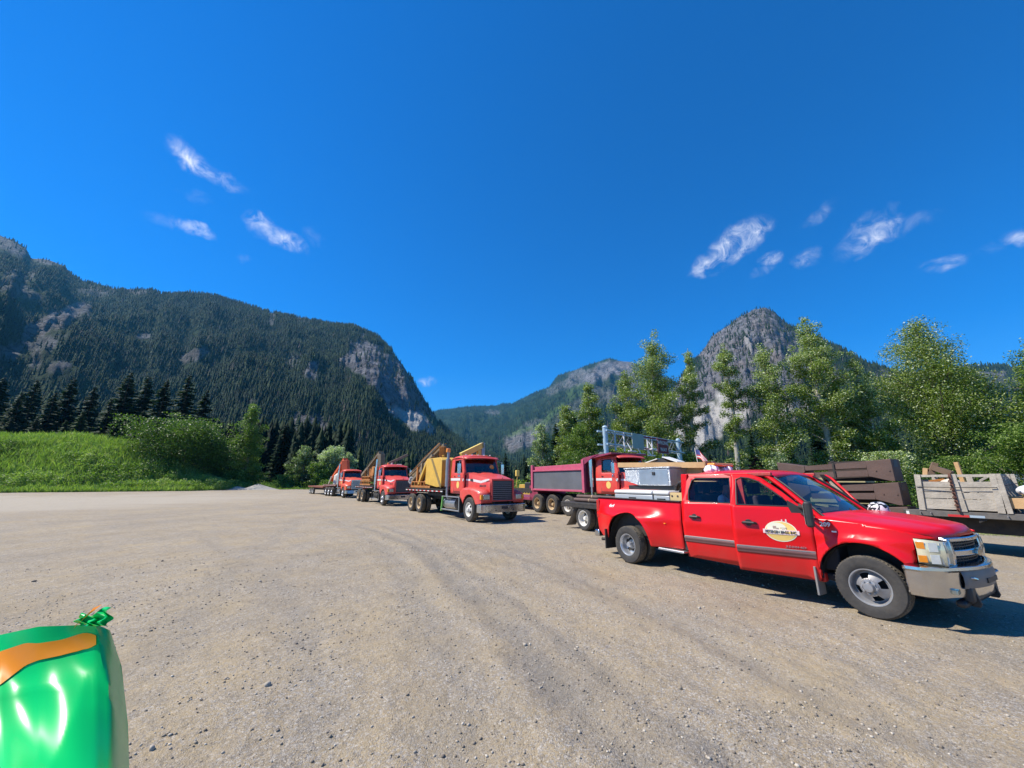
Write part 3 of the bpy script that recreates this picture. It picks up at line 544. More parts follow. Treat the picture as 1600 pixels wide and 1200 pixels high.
lt('poplar_tree', 399, 630, 90, 62, 9000, .32, LEAF_B, 'tall pale green poplar standing alone by the gravel heap', 24, dark=-.14, prof=[(0, .9), (.15, 1.), (.35, .8), (.6, .65), (.8, .42), (1, .08)], silver=.12, limbs=44, base=.04)
lt('poplar_tree', 479, 694, 96, 46, 4500, .34, LEAF_C, 'pale poplar left of the far trailer', 25, prof=col, silver=.1, base=.05)
lt('poplar_tree', 521, 697, 97, 50, 4500, .34, LEAF_C, 'whitish poplar behind the orange crane arm', 26, prof=rnd, silver=.4, base=.1)
lt('poplar_tree', 548, 706, 98, 30, 2500, .34, LEAF_C, 'small whitish poplar above the third truck cab', 27, prof=rnd, silver=.4, base=.1)
lt('alder_bush', 503, 722, 93, 34, 3000, .32, LEAF_B, 'small green bush behind the far trailer', 28, prof=rnd, base=.04)
lt('alder_bush', 447, 742, 92, 34, 2500, .3, LEAF_B, 'low dark bush right of the tall poplar', 29, prof=rnd, base=.03, dark=.15)
lt('alder_bush', 372, 735, 88, 34, 2500, .3, LEAF_B, 'low bush at the foot of the tall poplar', 30, prof=rnd, base=.03)
# ---- grassy bank
def bank_h(x, y):
    # ridge runs away along the left side of the yard and sinks towards the right
    u = np.interp(x, [-170, -120, -92, -78, -71, -64.5, -60, -56], [10.5, 11, 10.6, 8.4, 5.0, 2.0, .6, 0.])
    y0 = np.interp(x, [-170, -78, -38], [50, 61.5, 80]); w = np.interp(x, [-170, -78, -38], [22, 20, 9])
    s = sstep(0, 1, (y - y0) / w); e = 1 - .75 * sstep(1, 2.6, (y - y0) / w)
    return u * s * e * (1 + .22 * (fbm(x / 7, y / 7, 4, seed=41) - .5)) + .5 * (fbm(x / 2.5, y / 2.5, 4, seed=42) - .5) * s
xs = np.linspace(-170, -36, 150); ys = np.linspace(44, 150, 90); XX, YY = np.meshgrid(xs, ys); ZZ = bank_h(XX, YY) - .08
i = np.arange(89)[:, None] * 150; j = np.arange(149)[None]; F = np.stack([i + j, i + j + 1, i + 150 + j + 1, i + 150 + j], -1).reshape(-1, 4)
bo = np_obj('grass_bank', np.stack([XX, YY, ZZ], -1).reshape(-1, 3), F, mat('bank_soil', (.075, .10, .035), .95, var=.3, vs=.3, bump=.5, bs=2), smooth=True); tag(bo, kind='structure')
GRASS = foliage('grass_blades', [(0, (.05, .085, .012)), (.35, (.17, .26, .040)), (.65, (.30, .39, .09)), (.85, (.46, .48, .22)), (.93, (.34, .30, .16)), (1, (.55, .38, .03))], trans=.35, rough=.6)
def tufts(name, label, cat, X, Y_, Z, hgt, wid, tint, mt, seed=0, blades=1, lean=.5):
    rs = np.random.RandomState(seed); n = len(X); a = rs.rand(n) * 6.283; l = rs.normal(0, lean, (n, 2)) * hgt[:, None]
    dx, dy = np.cos(a) * wid / 2, np.sin(a) * wid / 2
    V = np.stack([np.stack([X - dx, Y_ - dy, Z], -1), np.stack([X + dx, Y_ + dy, Z], -1), np.stack([X + l[:, 0] + dx * .3, Y_ + l[:, 1] + dy * .3, Z + hgt], -1), np.stack([X + l[:, 0] * .5 - dx, Y_ + l[:, 1] * .5 - dy, Z + hgt * .6], -1)], 1).reshape(-1, 3)
    o = np_obj(name, V, np.arange(4 * n).reshape(-1, 4), mt, attrs={'tint': np.repeat(tint, 4)}); tag(o, label, cat, kind='stuff'); return o
def leafmass(name, label, cat, X, Y_, Z, size, tint, mt, seed=0):
    rs = np.random.RandomState(seed); V, F = leaf_quads(rs, np.stack([X, Y_, Z], -1), size); o = np_obj(name, V, F, mt, attrs={'tint': np.repeat(tint, 4)}); tag(o, label, cat, kind='stuff'); return o
BY = lambda X: np.interp(X, [-170, -78, -38], [50, 61.5, 80])
rs = np.random.RandomState(50)
n = 190000; X = rs.uniform(-130, -57, n); Y_ = BY(X) + rs.rand(n) ** 1.1 * 26 - .3; k = np.abs(X) < Y_ * 1.5; X, Y_ = X[k], Y_[k]; n = len(X)
bh = bank_h(X, Y_); sh = fbm(X / 3.2, Y_ / 3.2, 4, seed=44); topf = sstep(.5, .95, (Y_ - BY(X)) / 20)
hgt = (.2 + 1.3 * sstep(.40, .62, sh) * (1 - .7 * topf)) * sstep(-.3, 1.6, Y_ - BY(X)) + .1
cl = fbm(X / .9, Y_ / .9, 3, seed=46); zz = bh + hgt * (rs.rand(n) ** .6) * (.3 + 1.4 * cl)
tint = np.clip(.30 + .9 * (fbm(X / 5, Y_ / 5, 4, seed=45) - .4) + .5 * (cl - .5) + .20 * topf + rs.normal(0, .11, n), 0, .88); fl = (rs.rand(n) < .03) & ((topf > .8) | (Y_ - BY(X) < 1.5)) & (fbm(X / 4, Y_ / 4, 3, seed=43) > .5); tint[fl] = 1
leafmass('bank_weeds', 'light green brambles and weeds covering the bank, with some yellow flowers', 'weeds', X, Y_, zz, .26, tint, GRASS, 51)
n = 60000; X = rs.uniform(-130, -57, n); Y_ = BY(X) - 1 + rs.rand(n) ** 1.6 * 26; k = np.abs(X) < Y_ * 1.5; X, Y_ = X[k], Y_[k]; n = len(X); bh = bank_h(X, Y_)
tufts('bank_grass', 'thin tall grass growing on the bank and along its foot', 'grass', X, Y_, bh, .35 + .75 * rs.rand(n) ** 2 + .5 * (bh > 3), .05 + .05 * rs.rand(n), np.clip(.55 + rs.normal(0, .15, n), 0, .9), GRASS, 55, lean=.3)
n = 60000; X = rs.uniform(-62, 60, n); Y_ = 85 + rs.rand(n) ** 1.5 * 12 + (fbm(X / 9, 0 * X, 3) - .5) * 8; Y_ = np.where(X > -8, 56 + rs.rand(n) * 14, Y_); h = (.2 + 1.8 * sstep(.4, .7, fbm(X / 4, Y_ / 4, 4, seed=47)))
leafmass('edge_weeds', 'weeds and low shrubs along the far edge of the yard', 'weeds', X, Y_, h * rs.rand(n) ** .7, .24, np.clip(.38 + rs.normal(0, .14, n), 0, .88), GRASS, 52)
n = 150000; X = rs.uniform(2, 62, n); Y_ = 24 + rs.rand(n) * 24; k = (X * .52 + Y_ * .85 > 28) & (X < Y_ * 1.6) & (Y_ > 28 + (20 - X) * .25); X, Y_ = X[k], Y_[k]; n = len(X); cl = fbm(X / 1.1, Y_ / 1.1, 3, seed=40); h = .3 + 3.0 * sstep(.40, .66, fbm(X / 3.5, Y_ / 3.5, 4, seed=48))
leafmass('undergrowth', 'leafy undergrowth below the trees behind the trailer', 'undergrowth', X, Y_, h * rs.rand(n) ** .7 * (.4 + 1.1 * cl), .15, np.clip(.25 + .5 * (cl - .5) + rs.normal(0, .14, n), 0, .86), LEAF_B, 53)
n = 60000; q = rs.rand(n) * 22; w = rs.rand(n) * 8; X = 10.5 + q * .85 + w * .52; Y_ = 16.6 - q * .52 + w * .85
k = (X * .52 + Y_ * .85 > 20.2 + (fbm(X * .6, Y_ * .6, 3) - .5) * 1.8); X, Y_, w = X[k], Y_[k], w[k]; n = len(X)
tufts('verge_grass', 'dry yellow grass on the verge under the trailer', 'grass', X, Y_, 0 * X, (.06 + .26 * rs.rand(n) ** 2), .010 + 0 * X, np.clip(.82 + rs.normal(0, .08, n), 0, .92), GRASS, 54)
n = 50000; q = rs.rand(n) * 24 - 1; w = 1.8 + rs.rand(n) ** .7 * 8; X = 10.5 + q * .85 + w * .52; Y_ = 16.6 - q * .52 + w * .85; cl = fbm(X, Y_, 3, seed=39); h = (.15 + 1.3 * sstep(.38, .66, fbm(X * .5, Y_ * .5, 4, seed=49))) * sstep(1.5, 4, w)
leafmass('verge_shrubs', 'low green shrubs growing on the verge under the trailer', 'shrubs', X, Y_, h * rs.rand(n) ** .7 * (.4 + 1.1 * cl), .07, np.clip(.35 + .5 * (cl - .5) + rs.normal(0, .16, n), 0, .86), LEAF_B, 56)
# ================================================================ MESH TOOLS
class MB:
    def __init__(s): s.V = []; s.F = []; s.M = []; s.mi = 0
    def add(s, V, F):
        b = len(s.V); s.V += [tuple(v) for v in V]; s.F += [tuple(b + i for i in f) for f in F]; s.M += [s.mi] * len(F); return s
    def box(s, x0, x1, y0, y1, z0, z1, rot=None, piv=None):
        V = [Vector((x, y, z)) for x in (x0, x1) for y in (y0, y1) for z in (z0, z1)]
        if rot is not None:
            c = Vector(piv or ((x0 + x1) / 2, (y0 + y1) / 2, (z0 + z1) / 2)); V = [rot @ (v - c) + c for v in V]
        return s.add(V, [(0, 1, 3, 2), (4, 6, 7, 5), (0, 4, 5, 1), (2, 3, 7, 6), (0, 2, 6, 4), (1, 5, 7, 3)])
    def beam(s, p0, p1, w, h, up=(0, 0, 1)):
        p0, p1 = Vector(p0), Vector(p1); d = (p1 - p0).normalized(); u = Vector(up); sd = d.cross(u).normalized(); u = sd.cross(d)
        V = [p + sd * a * w / 2 + u * b * h / 2 for p in (p0, p1) for a, b in ((-1, -1), (1, -1), (1, 1), (-1, 1))]
        return s.add(V, [(0, 1, 2, 3), (7, 6, 5, 4), (0, 4, 5, 1), (1, 5, 6, 2), (2, 6, 7, 3), (3, 7, 4, 0)])
    def prism(s, pts, a0, a1, ax='y'):
        f = {'y': lambda p, a: (p[0], a, p[1]), 'x': lambda p, a: (a, p[0], p[1]), 'z': lambda p, a: (p[0], p[1], a)}[ax]; n = len(pts)
        V = [f(p, a0) for p in pts] + [f(p, a1) for p in pts]; tri = tessellate_polygon([[Vector((p[0], p[1], 0)) for p in pts]])
        return s.add(V, [tuple(t) for t in tri] + [tuple(n + i for i in reversed(t)) for t in tri] + [(i, (i + 1) % n, n + (i + 1) % n, n + i) for i in range(n)])
    def tube(s, pts, r, n=8, cap=True):
        pts = [Vector(p) for p in pts]; rs = r if isinstance(r, (list, tuple)) else [r] * len(pts); b = []; nv = 0; V = []; F = []; up = None
        for i, p in enumerate(pts):
            d = (pts[min(i + 1, len(pts) - 1)] - pts[max(i - 1, 0)]).normalized()
            up = (up - d * up.dot(d)).normalized() if up is not None and (up - d * up.dot(d)).length > 1e-3 else d.orthogonal().normalized(); q = d.cross(up)
            for k in range(n): t = 2 * math.pi * k / n; V.append(p + (up * math.cos(t) + q * math.sin(t)) * rs[i])
            if i: F += [((i - 1) * n + k, (i - 1) * n + (k + 1) % n, i * n + (k + 1) % n, i * n + k) for k in range(n)]
        if cap: F += [tuple(range(n - 1, -1, -1)), tuple((len(pts) - 1) * n + k for k in range(n))]
        return s.add(V, F)
    def lathe(s, prof, n=40, c=(0, 0, 0), ax='y', mod=None):
        V = []; F = []; m = len(prof)
        for k in range(n):
            t = 2 * math.pi * k / n
            for j, (r, a) in enumerate(prof):
                rr = r * (mod(k, j) if mod else 1); u, v = rr * math.cos(t), rr * math.sin(t)
                V.append({'y': (c[0] + u, c[1] + a, c[2] + v), 'z': (c[0] + u, c[1] + v, c[2] + a), 'x': (c[0] + a, c[1] + u, c[2] + v)}[ax])
        for k in range(n):
            for j in range(m - 1): F.append((k * m + j, k * m + j + 1, ((k + 1) % n) * m + j + 1, ((k + 1) % n) * m + j))
        return s.add(V, F)
    def build(s, name, mats, parent=None, bevel=0, smooth=False, seg=2, sub=0, thick=0, loc=None):
        me = bpy.data.meshes.new(name); me.from_pydata(s.V, [], s.F); mats = mats if isinstance(mats, (list, tuple)) else [mats]
        for m in mats: me.materials.append(m)
        for p, mi in zip(me.polygons, s.M): p.material_index = min(mi, len(mats) - 1)
        bm = bmesh.new(); bm.from_mesh(me)
        if smooth: bmesh.ops.remove_doubles(bm, verts=bm.verts, dist=1e-5)
        bmesh.ops.recalc_face_normals(bm, faces=bm.faces); bm.to_mesh(me); bm.free()
        if smooth: me.polygons.foreach_set('use_smooth', [True] * len(me.polygons))
        o = bpy.data.objects.new(name, me); COL.objects.link(o)
        if parent is not None: o.parent = parent
        if loc: o.location = loc
        if thick: m = o.modifiers.new('s', 'SOLIDIFY'); m.thickness = thick; m.offset = 0
        if bevel: m = o.modifiers.new('b', 'BEVEL'); m.width = bevel; m.segments = seg; m.limit_method = 'ANGLE'; m.angle_limit = R_(40)
        if sub: m = o.modifiers.new('u', 'SUBSURF'); m.levels = sub; m.render_levels = sub
        if smooth or bevel:
            try: me.set_sharp_from_angle(angle=R_(38))
            except Exception: pass
            if bevel: me.polygons.foreach_set('use_smooth', [True] * len(me.polygons)); m = o.modifiers.new('w', 'WEIGHTED_NORMAL'); m.keep_sharp = True
        return o
def panel(name, poly, yfun, m, parent=None, holes=(), step=.07, thick=.012, sgn=-1, origin=(0, 0), zr=(0, 2.2)):
    """sheet in the xz plane cut finely and pushed out to y = sgn*yfun(x, z)"""
    loops = [[Vector((p[0], p[1], 0)) for p in poly]] + [[Vector((p[0], p[1], 0)) for p in h] for h in holes]
    tri = tessellate_polygon(loops); pts = [p for l in loops for p in l]
    bm = bmesh.new(); vs = [bm.verts.new((p.x, 0, p.y)) for p in pts]
    for t in tri:
        try: bm.faces.new([vs[i] for i in t])
        except ValueError: pass
    x0, x1 = min(p.x for p in pts), max(p.x for p in pts); z0, z1 = min(p.y for p in pts), max(p.y for p in pts)
    for ax, a, b in ((0, x0, x1), (2, z0, z1)):
        k = a + step
        while k < b - .01:
            co = [0, 0, 0]; no = [0, 0, 0]; co[ax] = k; no[ax] = 1
            bmesh.ops.bisect_plane(bm, geom=bm.verts[:] + bm.edges[:] + bm.faces[:], plane_co=co, plane_no=no); k += step
    bmesh.ops.dissolve_limit(bm, angle_limit=.001, verts=[v for v in bm.verts if False], edges=[e for e in bm.edges if False])
    for v in bm.verts: x, z = v.co.x, v.co.z; v.co = (x - origin[0], sgn * (yfun(x, z) - origin[1]), z)
    bmesh.ops.recalc_face_normals(bm, faces=bm.faces)
    ay = sum(f.normal.y * f.calc_area() for f in bm.faces)
    if ay * sgn < 0: bmesh.ops.reverse_faces(bm, faces=bm.faces)
    me = bpy.data.meshes.new(name); bm.to_mesh(me); bm.free(); me.materials.append(m); me.polygons.foreach_set('use_smooth', [True] * len(me.polygons))
    o = bpy.data.objects.new(name, me); COL.objects.link(o); o.parent = parent
    if thick: md = o.modifiers.new('s', 'SOLIDIFY'); md.thickness = thick; md.offset = -1; md.use_even_offset = False
    return o
def surf(name, fn, nu, nv, m, parent=None, thick=0, smooth=True):
    V = [fn(u / nu, v / nv) for u in range(nu + 1) for v in range(nv + 1)]; F = [(u * (nv + 1) + v, u * (nv + 1) + v + 1, (u + 1) * (nv + 1) + v + 1, (u + 1) * (nv + 1) + v) for u in range(nu) for v in range(nv)]
    mb = MB(); mb.add(V, F); o = mb.build(name, m, parent, smooth=smooth)
    if thick: md = o.modifiers.new('s', 'SOLIDIFY'); md.thickness = thick; md.offset = 0
    return o
def text(name, s, size, m, parent, loc, rot=(math.pi / 2, 0, 0), ext=.002, sx=1., bold=0., shear=0., fn=None, align='CENTER'):
    c = bpy.data.curves.new('t', 'FONT'); c.body = s; c.size = size; c.extrude = ext; c.offset = bold; c.align_x = align; c.align_y = 'CENTER'; c.shear = shear; c.resolution_u = 2
    to = bpy.data.objects.new('t', c); COL.objects.link(to); bpy.context.view_layer.update()
    me = bpy.data.meshes.new_from_object(to.evaluated_get(bpy.context.evaluated_depsgraph_get())); bpy.data.objects.remove(to)
    me.materials.clear(); me.materials.append(m); o = bpy.data.objects.new(name, me); COL.objects.link(o); o.parent = parent
    if fn:
        for v in me.vertices: v.co = fn(v.co.x * sx, v.co.y, v.co.z)
    else: o.location = loc; o.rotation_euler = rot; o.scale = (sx, 1, 1)
    return o
def glassmat(name, tint, alpha, rough=.02, refl=.0):
    m = bpy.data.materials.new(name); m.use_nodes = True; t = m.node_tree; t.nodes.remove(t.nodes['Principled BSDF'])
    tr = N(t, 'ShaderNodeBsdfTransparent', i={0: (*tint, 1)}); gl = N(t, 'ShaderNodeBsdfGlossy', i={'Roughness': rough}); gl.inputs[0].default_value = (1, 1, 1, 1)
    fr = N(t, 'ShaderNodeFresnel', i={0: 1.5}); ad = N(t, 'ShaderNodeMath', operation='ADD', use_clamp=True, i={1: refl}); LK(t, fr.outputs[0], ad.inputs[0])
    ms = N(t, 'ShaderNodeMixShader'); LK(t, ad.outputs[0], ms.inputs[0]); LK(t, tr.outputs[0], ms.inputs[1]); LK(t, gl.outputs[0], ms.inputs[2]); LK(t, ms.outputs[0], t.nodes['Material Output'].inputs[0]); return m
RED = mat('paint_red', (.66, .004, .008), .30, var=.06, vs=1.5, coat=.12, dust=.40, dz=(.15, .85), dcol=(.25, .10, .07), spec=.32)
RED_IN = mat('paint_red_jamb', (.42, .02, .02), .5, var=.3, vs=12, dust=.3)
TRED = mat('truck_red', (.70, .050, .038), .42, var=.16, vs=2, coat=.15, dust=.35, dcol=(.42, .22, .16))
TRED2 = mat('truck_orange', (.72, .08, .035), .42, var=.16, vs=2, coat=.1, dust=.3, dcol=(.42, .25, .16))
MAROON = mat('maroon', (.25, .022, .07), .5, var=.2, vs=3, dust=.25, dcol=(.35, .2, .18)); PINKM = mat('faded_maroon', (.52, .075, .15), .5, var=.15, vs=3, dust=.3, dcol=(.5, .25, .22))
BLK = mat('black_plastic', (.022, .022, .024), .5, var=.3, vs=5, dust=.15, dcol=(.14, .12, .09)); BLKM = mat('black_chassis', (.018, .017, .017), .7, var=.4, vs=4, dust=.35, dcol=(.12, .095, .065))
RUB = mat('tyre_rubber', (.038, .036, .034), .85, var=.25, vs=8, dust=.35, dcol=(.12, .10, .08), bump=.2, bs=60); TRD = mat('tyre_tread', (.055, .05, .042), .9, var=.3, vs=10, dust=.8, dcol=(.27, .22, .15), bump=.4, bs=90)
CHR = mat('chrome', (.62, .62, .63), .13, 1., var=.06, vs=2, dust=.25, dcol=(.3, .26, .2)); STL = mat('steel_grey', (.34, .34, .35), .42, .7, var=.2, vs=4, dust=.2); ALU = mat('aluminium', (.50, .51, .53), .33, .85, var=.15, vs=5, dust=.15, dcol=(.4, .37, .33))
RIMD = mat('rim_grey', (.36, .36, .37), .4, .55, var=.2, vs=8, dust=.35); WHT = mat('white_paint', (.74, .73, .70), .5, var=.1, vs=5, dust=.25); WRIM = mat('white_rim', (.72, .70, .64), .5, var=.15, vs=8, dust=.35, dcol=(.45, .36, .25))
TAN = mat('tan_rim', (.50, .36, .20), .7, var=.3, vs=6, dust=.3); AMB = mat('amber_lens', (.85, .27, .015), .2, var=.12, coat=.5, vs=20); LENS = mat('clear_lens', (.66, .61, .42), .12, .2, var=.2, vs=14, coat=1.)
REDL = mat('red_lens', (.45, .01, .01), .2, coat=.6); YEL = mat('crane_yellow', (.66, .40, .06), .55, var=.2, vs=2, dust=.3, dcol=(.35, .2, .08), bump=.1); YELB = mat('boom_yellow', (.78, .58, .12), .5, var=.12, vs=2, dust=.15); ORG = mat('rusty_orange', (.45, .17, .035), .75, var=.45, vs=4, bump=.4, dust=.3, dcol=(.16, .08, .04))
ORGB = mat('crane_orange', (.68, .10, .022), .5, var=.15, vs=3, dust=.2); BRN = mat('boom_brown', (.22, .17, .11), .75, var=.4, vs=4, bump=.3, dust=.2); PLAT = mat('cream_tank', (.55, .50, .42), .6, var=.15)
RUST = mat('rusted_steel', (.115, .068, .052), .68, .25, var=.35, vs=1.6, bump=.25, bs=18, dust=.35, dcol=(.15, .115, .105)); OLDW = mat('weathered_wood', (.40, .355, .29), .88, var=.35, vs=4, bump=.5, bs=20, dust=.2, dcol=(.17, .14, .11))
LUM = mat('lumber', (.52, .32, .15), .75, var=.2, vs=4, bump=.2, bs=20); PLY = mat('plywood', (.58, .43, .20), .75, var=.15, vs=3); DARKIN = mat('dark_interior', (.025, .022, .024), .8, var=.3); SEAT = mat('seat_cloth', (.05, .045, .05), .9, var=.2)
GLS = glassmat('tinted_glass', (.78, .75, .80), 1, refl=.0); GLW = glassmat('windscreen_glass', (.35, .45, .42), 1, refl=.10); GRN = mat('step_green', (.22, .55, .14), .5, var=.15); DULL = mat('dull_blue_steel', (.36, .44, .50), .5, .2, var=.12, vs=2)
def wheel_asset(R, w, rr, kind, rimm, name='wheel', treadN=60, ribs=True):
    """outer side faces -y; centre at origin"""
    mb = MB(); h = w / 2
    prof = [(rr * .97, h * .86), (rr * 1.03, h * .97), (rr + (R - rr) * .45, h * 1.06), (R * .93, h * 1.0), (R * .985, h * .84), (R, h * .72)]
    m0 = len(prof); gro = []
    for k in range(1, 5): y = h * (.72 - 1.44 * k / 5); gro += [(R, y + h * .03), (R * .978, y + h * .02), (R * .978, y - h * .02), (R, y - h * .03)]
    full = prof + gro + [(r, -y) for r, y in reversed(prof)]; full = [(r, -y) for r, y in full]
    tm = lambda k, j: (.976 if (k % 2 and (3 < j < 8 or len(full) - 8 < j < len(full) - 4)) else 1.0)
    mb.lathe(full, treadN * 2 if ribs else 40, mod=tm if ribs else None)
    tyre = mb.build('tyre', [RUB, TRD], None, smooth=True)
    for p in tyre.data.polygons:
        c = p.center; r = math.hypot(c.x, c.z)
        if r > R * .955 and abs(c.y) < h * .86: p.material_index = 1
    rim = MB(); n = 48
    lip = [(rr * .97, -h * .86), (rr * 1.03, -h * .93), (rr * 1.03, -h * .98), (rr * .97, -h * .97), (rr * .93, -h * .88)]
    if kind == 'front':   # convex, dished outwards
        body = lip + [(rr * .90, -h * .45), (rr * .86, -h * .28), (rr * .78, -h * .35), (rr * .50, -h * .92), (rr * .44, -h * 1.02)]
        win0, win1, nw = 7, 8, 4
    elif kind == 'alloy': body = lip + [(rr * .88, -h * .5), (rr * .80, -h * .42), (rr * .72, -h * .55), (rr * .46, -h * .78), (rr * .40, -h * .86)]; win0, win1, nw = 7, 8, 8
    else:                 # deep concave
        body = lip + [(rr * .88, -h * .4), (rr * .84, h * .1), (rr * .78, h * .32), (rr * .52, h * .42), (rr * .44, h * .38)]; win0, win1, nw = 7, 8, 5
    V = []; F = []; m = len(body)
    for k in range(n):
        t = 2 * math.pi * k / n
        for (r, a) in body: V.append((r * math.cos(t), a, r * math.sin(t)))
    for k in range(n):
        for j in range(m - 1):
            ph = (k * nw / n) % 1
            if j == 7 and .28 < ph < .72: continue
            F.append((k * m + j, k * m + j + 1, ((k + 1) % n) * m + j + 1, ((k + 1) % n) * m + j))
    rim.add(V, F); yb = body[-1][1]; rc = body[-1][0]
    rim.lathe([(rc, yb), (rc * .96, yb - .008), (rc * .62, yb - .012), (rc * .60, yb - .05 if kind != 'rear' else yb - .10), (rc * .5, yb - .065 if kind != 'rear' else yb - .125), (.0, yb - .068 if kind != 'rear' else yb - .128)], 24)
    nb = 8 if R < .45 else 10
    for k in range(nb): t = 2 * math.pi * (k + .5) / nb; x, z = rc * .8 * math.cos(t), rc * .8 * math.sin(t); rim.tube([(x, yb, z), (x, yb - .03, z)], .012 if R < .45 else .016, 6)
    rim.lathe([(rr * .95, h * .8), (rr * .9, h * .45), (.0, h * .44)], 24)
    w_ = rim.build(name, rimm, None, smooth=True); tyre.parent = w_
    bk = MB(); bk.lathe([(rr * .86, h * .38), (.0, h * .36)], 20); bd = bk.build('brake_drum', BLKM, w_); return w_
def put(w, parent, loc, flip=False, rz=0, spin=0):
    c = copy_tree(w, parent); c.location = loc; c.rotation_euler = (0, spin, (math.pi if flip else 0) + rz); return c
def purge(o):
    for c in list(o.children): purge(c)
    bpy.data.objects.remove(o)
def local_frame(O, yaw): return Matrix.Translation((O[0], O[1], 0)) @ Matrix.Rotation(R_(yaw), 4, 'Z')
# ================================================================ RED CREW CAB PICKUP
PO, PYAW = (3.653, 9.928), -60.7
pk = empty('pickup_truck', (PO[0], PO[1], 0), R_(PYAW), 'red crew cab pickup with dual rear wheels, doors ajar and a yellow oval decal', 'pickup truck')
def side_y(x, z):
    w = 1.0 - .035 * min(1, max(0, (z - .95) / .42)) ** 2 - .05 * min(1, max(0, (.78 - z) / .4)) ** 2
    w += .012 * math.exp(-((z - 1.0) / .05) ** 2)
    if x > 4.5: w -= .30 * ((x - 4.5) / .6) ** 2
    B = float(sstep(-1.15, -.45, x) * (1 - sstep(.5, 1.2, x))); w += .20 * B * float(1 - sstep(.96, 1.27, z))
    r = math.hypot(x - 4.24, z - .40); w += .035 * math.exp(-((r - .57) / .07) ** 2)
    r = math.hypot(x - .02, z - .46); w += .02 * math.exp(-((r - .64) / .05) ** 2)
    if z > 1.36: w -= .40 * (z - 1.36)
    return w
def arc(cx, cz, r, a0, a1, n=16): return [(cx + r * math.cos(R_(a0 + (a1 - a0) * k / n)), cz + r * math.sin(R_(a0 + (a1 - a0) * k / n))) for k in range(n + 1)]
bedp = [(1.36, .46), (1.36, 1.37), (-1.14, 1.38), (-1.17, .95), (-1.13, .60), (-1.0, .47), (-.66, .47)] + arc(.02, .46, .63, 180, 0, 22)[1:] + [(.66, .44)]
fenp = [(3.695, .36), (3.705, 1.25), (3.95, 1.245), (4.35, 1.205), (4.75, 1.15), (4.97, 1.095), (4.97, 1.075), (4.785, 1.08), (4.775, .79), (4.72, .70)] + arc(4.24, .40, .56, 28, 180, 20) + [(3.695, .40)]
for sg in (-1, 1):
    panel('bed_side', bedp, side_y, RED, pk, step=.06, sgn=sg, thick=.02)
    panel('front_fender', fenp, side_y, RED, pk, step=.05, sgn=sg, thick=.02)
    a = arc(.02, .46, .62, 180, 0, 16); b = arc(4.24, .40, .55, 180, 20, 16)
    for ar in (a, b):
        mb = MB(); n = len(ar); y0, y1 = sg * (1.12 if ar is a else .95), sg * .55; V = [(x, y0, z) for x, z in ar] + [(x, y1, z) for x, z in ar] + [(ar[0][0], y1, .3), (ar[-1][0], y1, .3)]
        mb.add(V, [(i, i + 1, n + i + 1, n + i) for i in range(n - 1)] + [tuple(range(n, 2 * n)) + (2 * n + 1, 2 * n)]); mb.build('wheel_liner', BLKM, pk)
# hood
def hoodf(u, v):
    x = 3.72 + 1.37 * u; y = (v * 2 - 1); hw = side_y(x, 1.2) - .010 - .04 * max(0, (u - .8) / .2) ** 2; yy = y * hw
    x2 = x - .16 * y * y * u ** 2 * 1.0
    z = 1.285 - .095 * u - .06 * u ** 4 + .045 * (1 - y * y) - .035 * abs(y) ** 6 * (1 - u * .3)
    z += .028 * float(1 - sstep(.42, .56, abs(y))) * float(sstep(0, .3, u)) * (1 - .3 * u)
    z -= .03 * max(0, abs(y) - .93) / .07
    if u > .93: z -= .09 * ((u - .93) / .07) ** 2
    return (x2, yy, z)
hood = surf('hood', hoodf, 44, 40, RED, pk, thick=.01)
# cowl, roof, pillars
MB().box(3.55, 4.0, -.86, .86, 1.19, 1.262).build('cowl', BLK, pk, bevel=.02)
def rooff(u, v):
    x = 1.44 + 1.66 * u; y = v * 2 - 1; hw = .765 + .02 * math.sin(u * 3); z = 1.92 + .045 * (1 - (2 * u - 1) ** 2) + .035 * (1 - y * y) - .05 * abs(y) ** 8 - .07 * max(0, (u - .85) / .15) ** 2 - .05 * max(0, (.12 - u) / .12) ** 2
    return (x, y * hw, z)
surf('roof', rooff, 26, 24, RED, pk, thick=.02)
def wsf(u, v):
    y = v * 2 - 1; xb, xt = 3.93 - .20 * y * y, 3.10 - .10 * y * y; zb, zt = 1.255, 1.90 - .03 * y * y; hb, ht = .85, .70
    return (xb + (xt - xb) * u + .03 * math.sin(math.pi * u), y * (hb + (ht - hb) * u), zb + (zt - zb) * u + .03 * math.sin(math.pi * u))
surf('windscreen', wsf, 14, 18, GLW, pk)
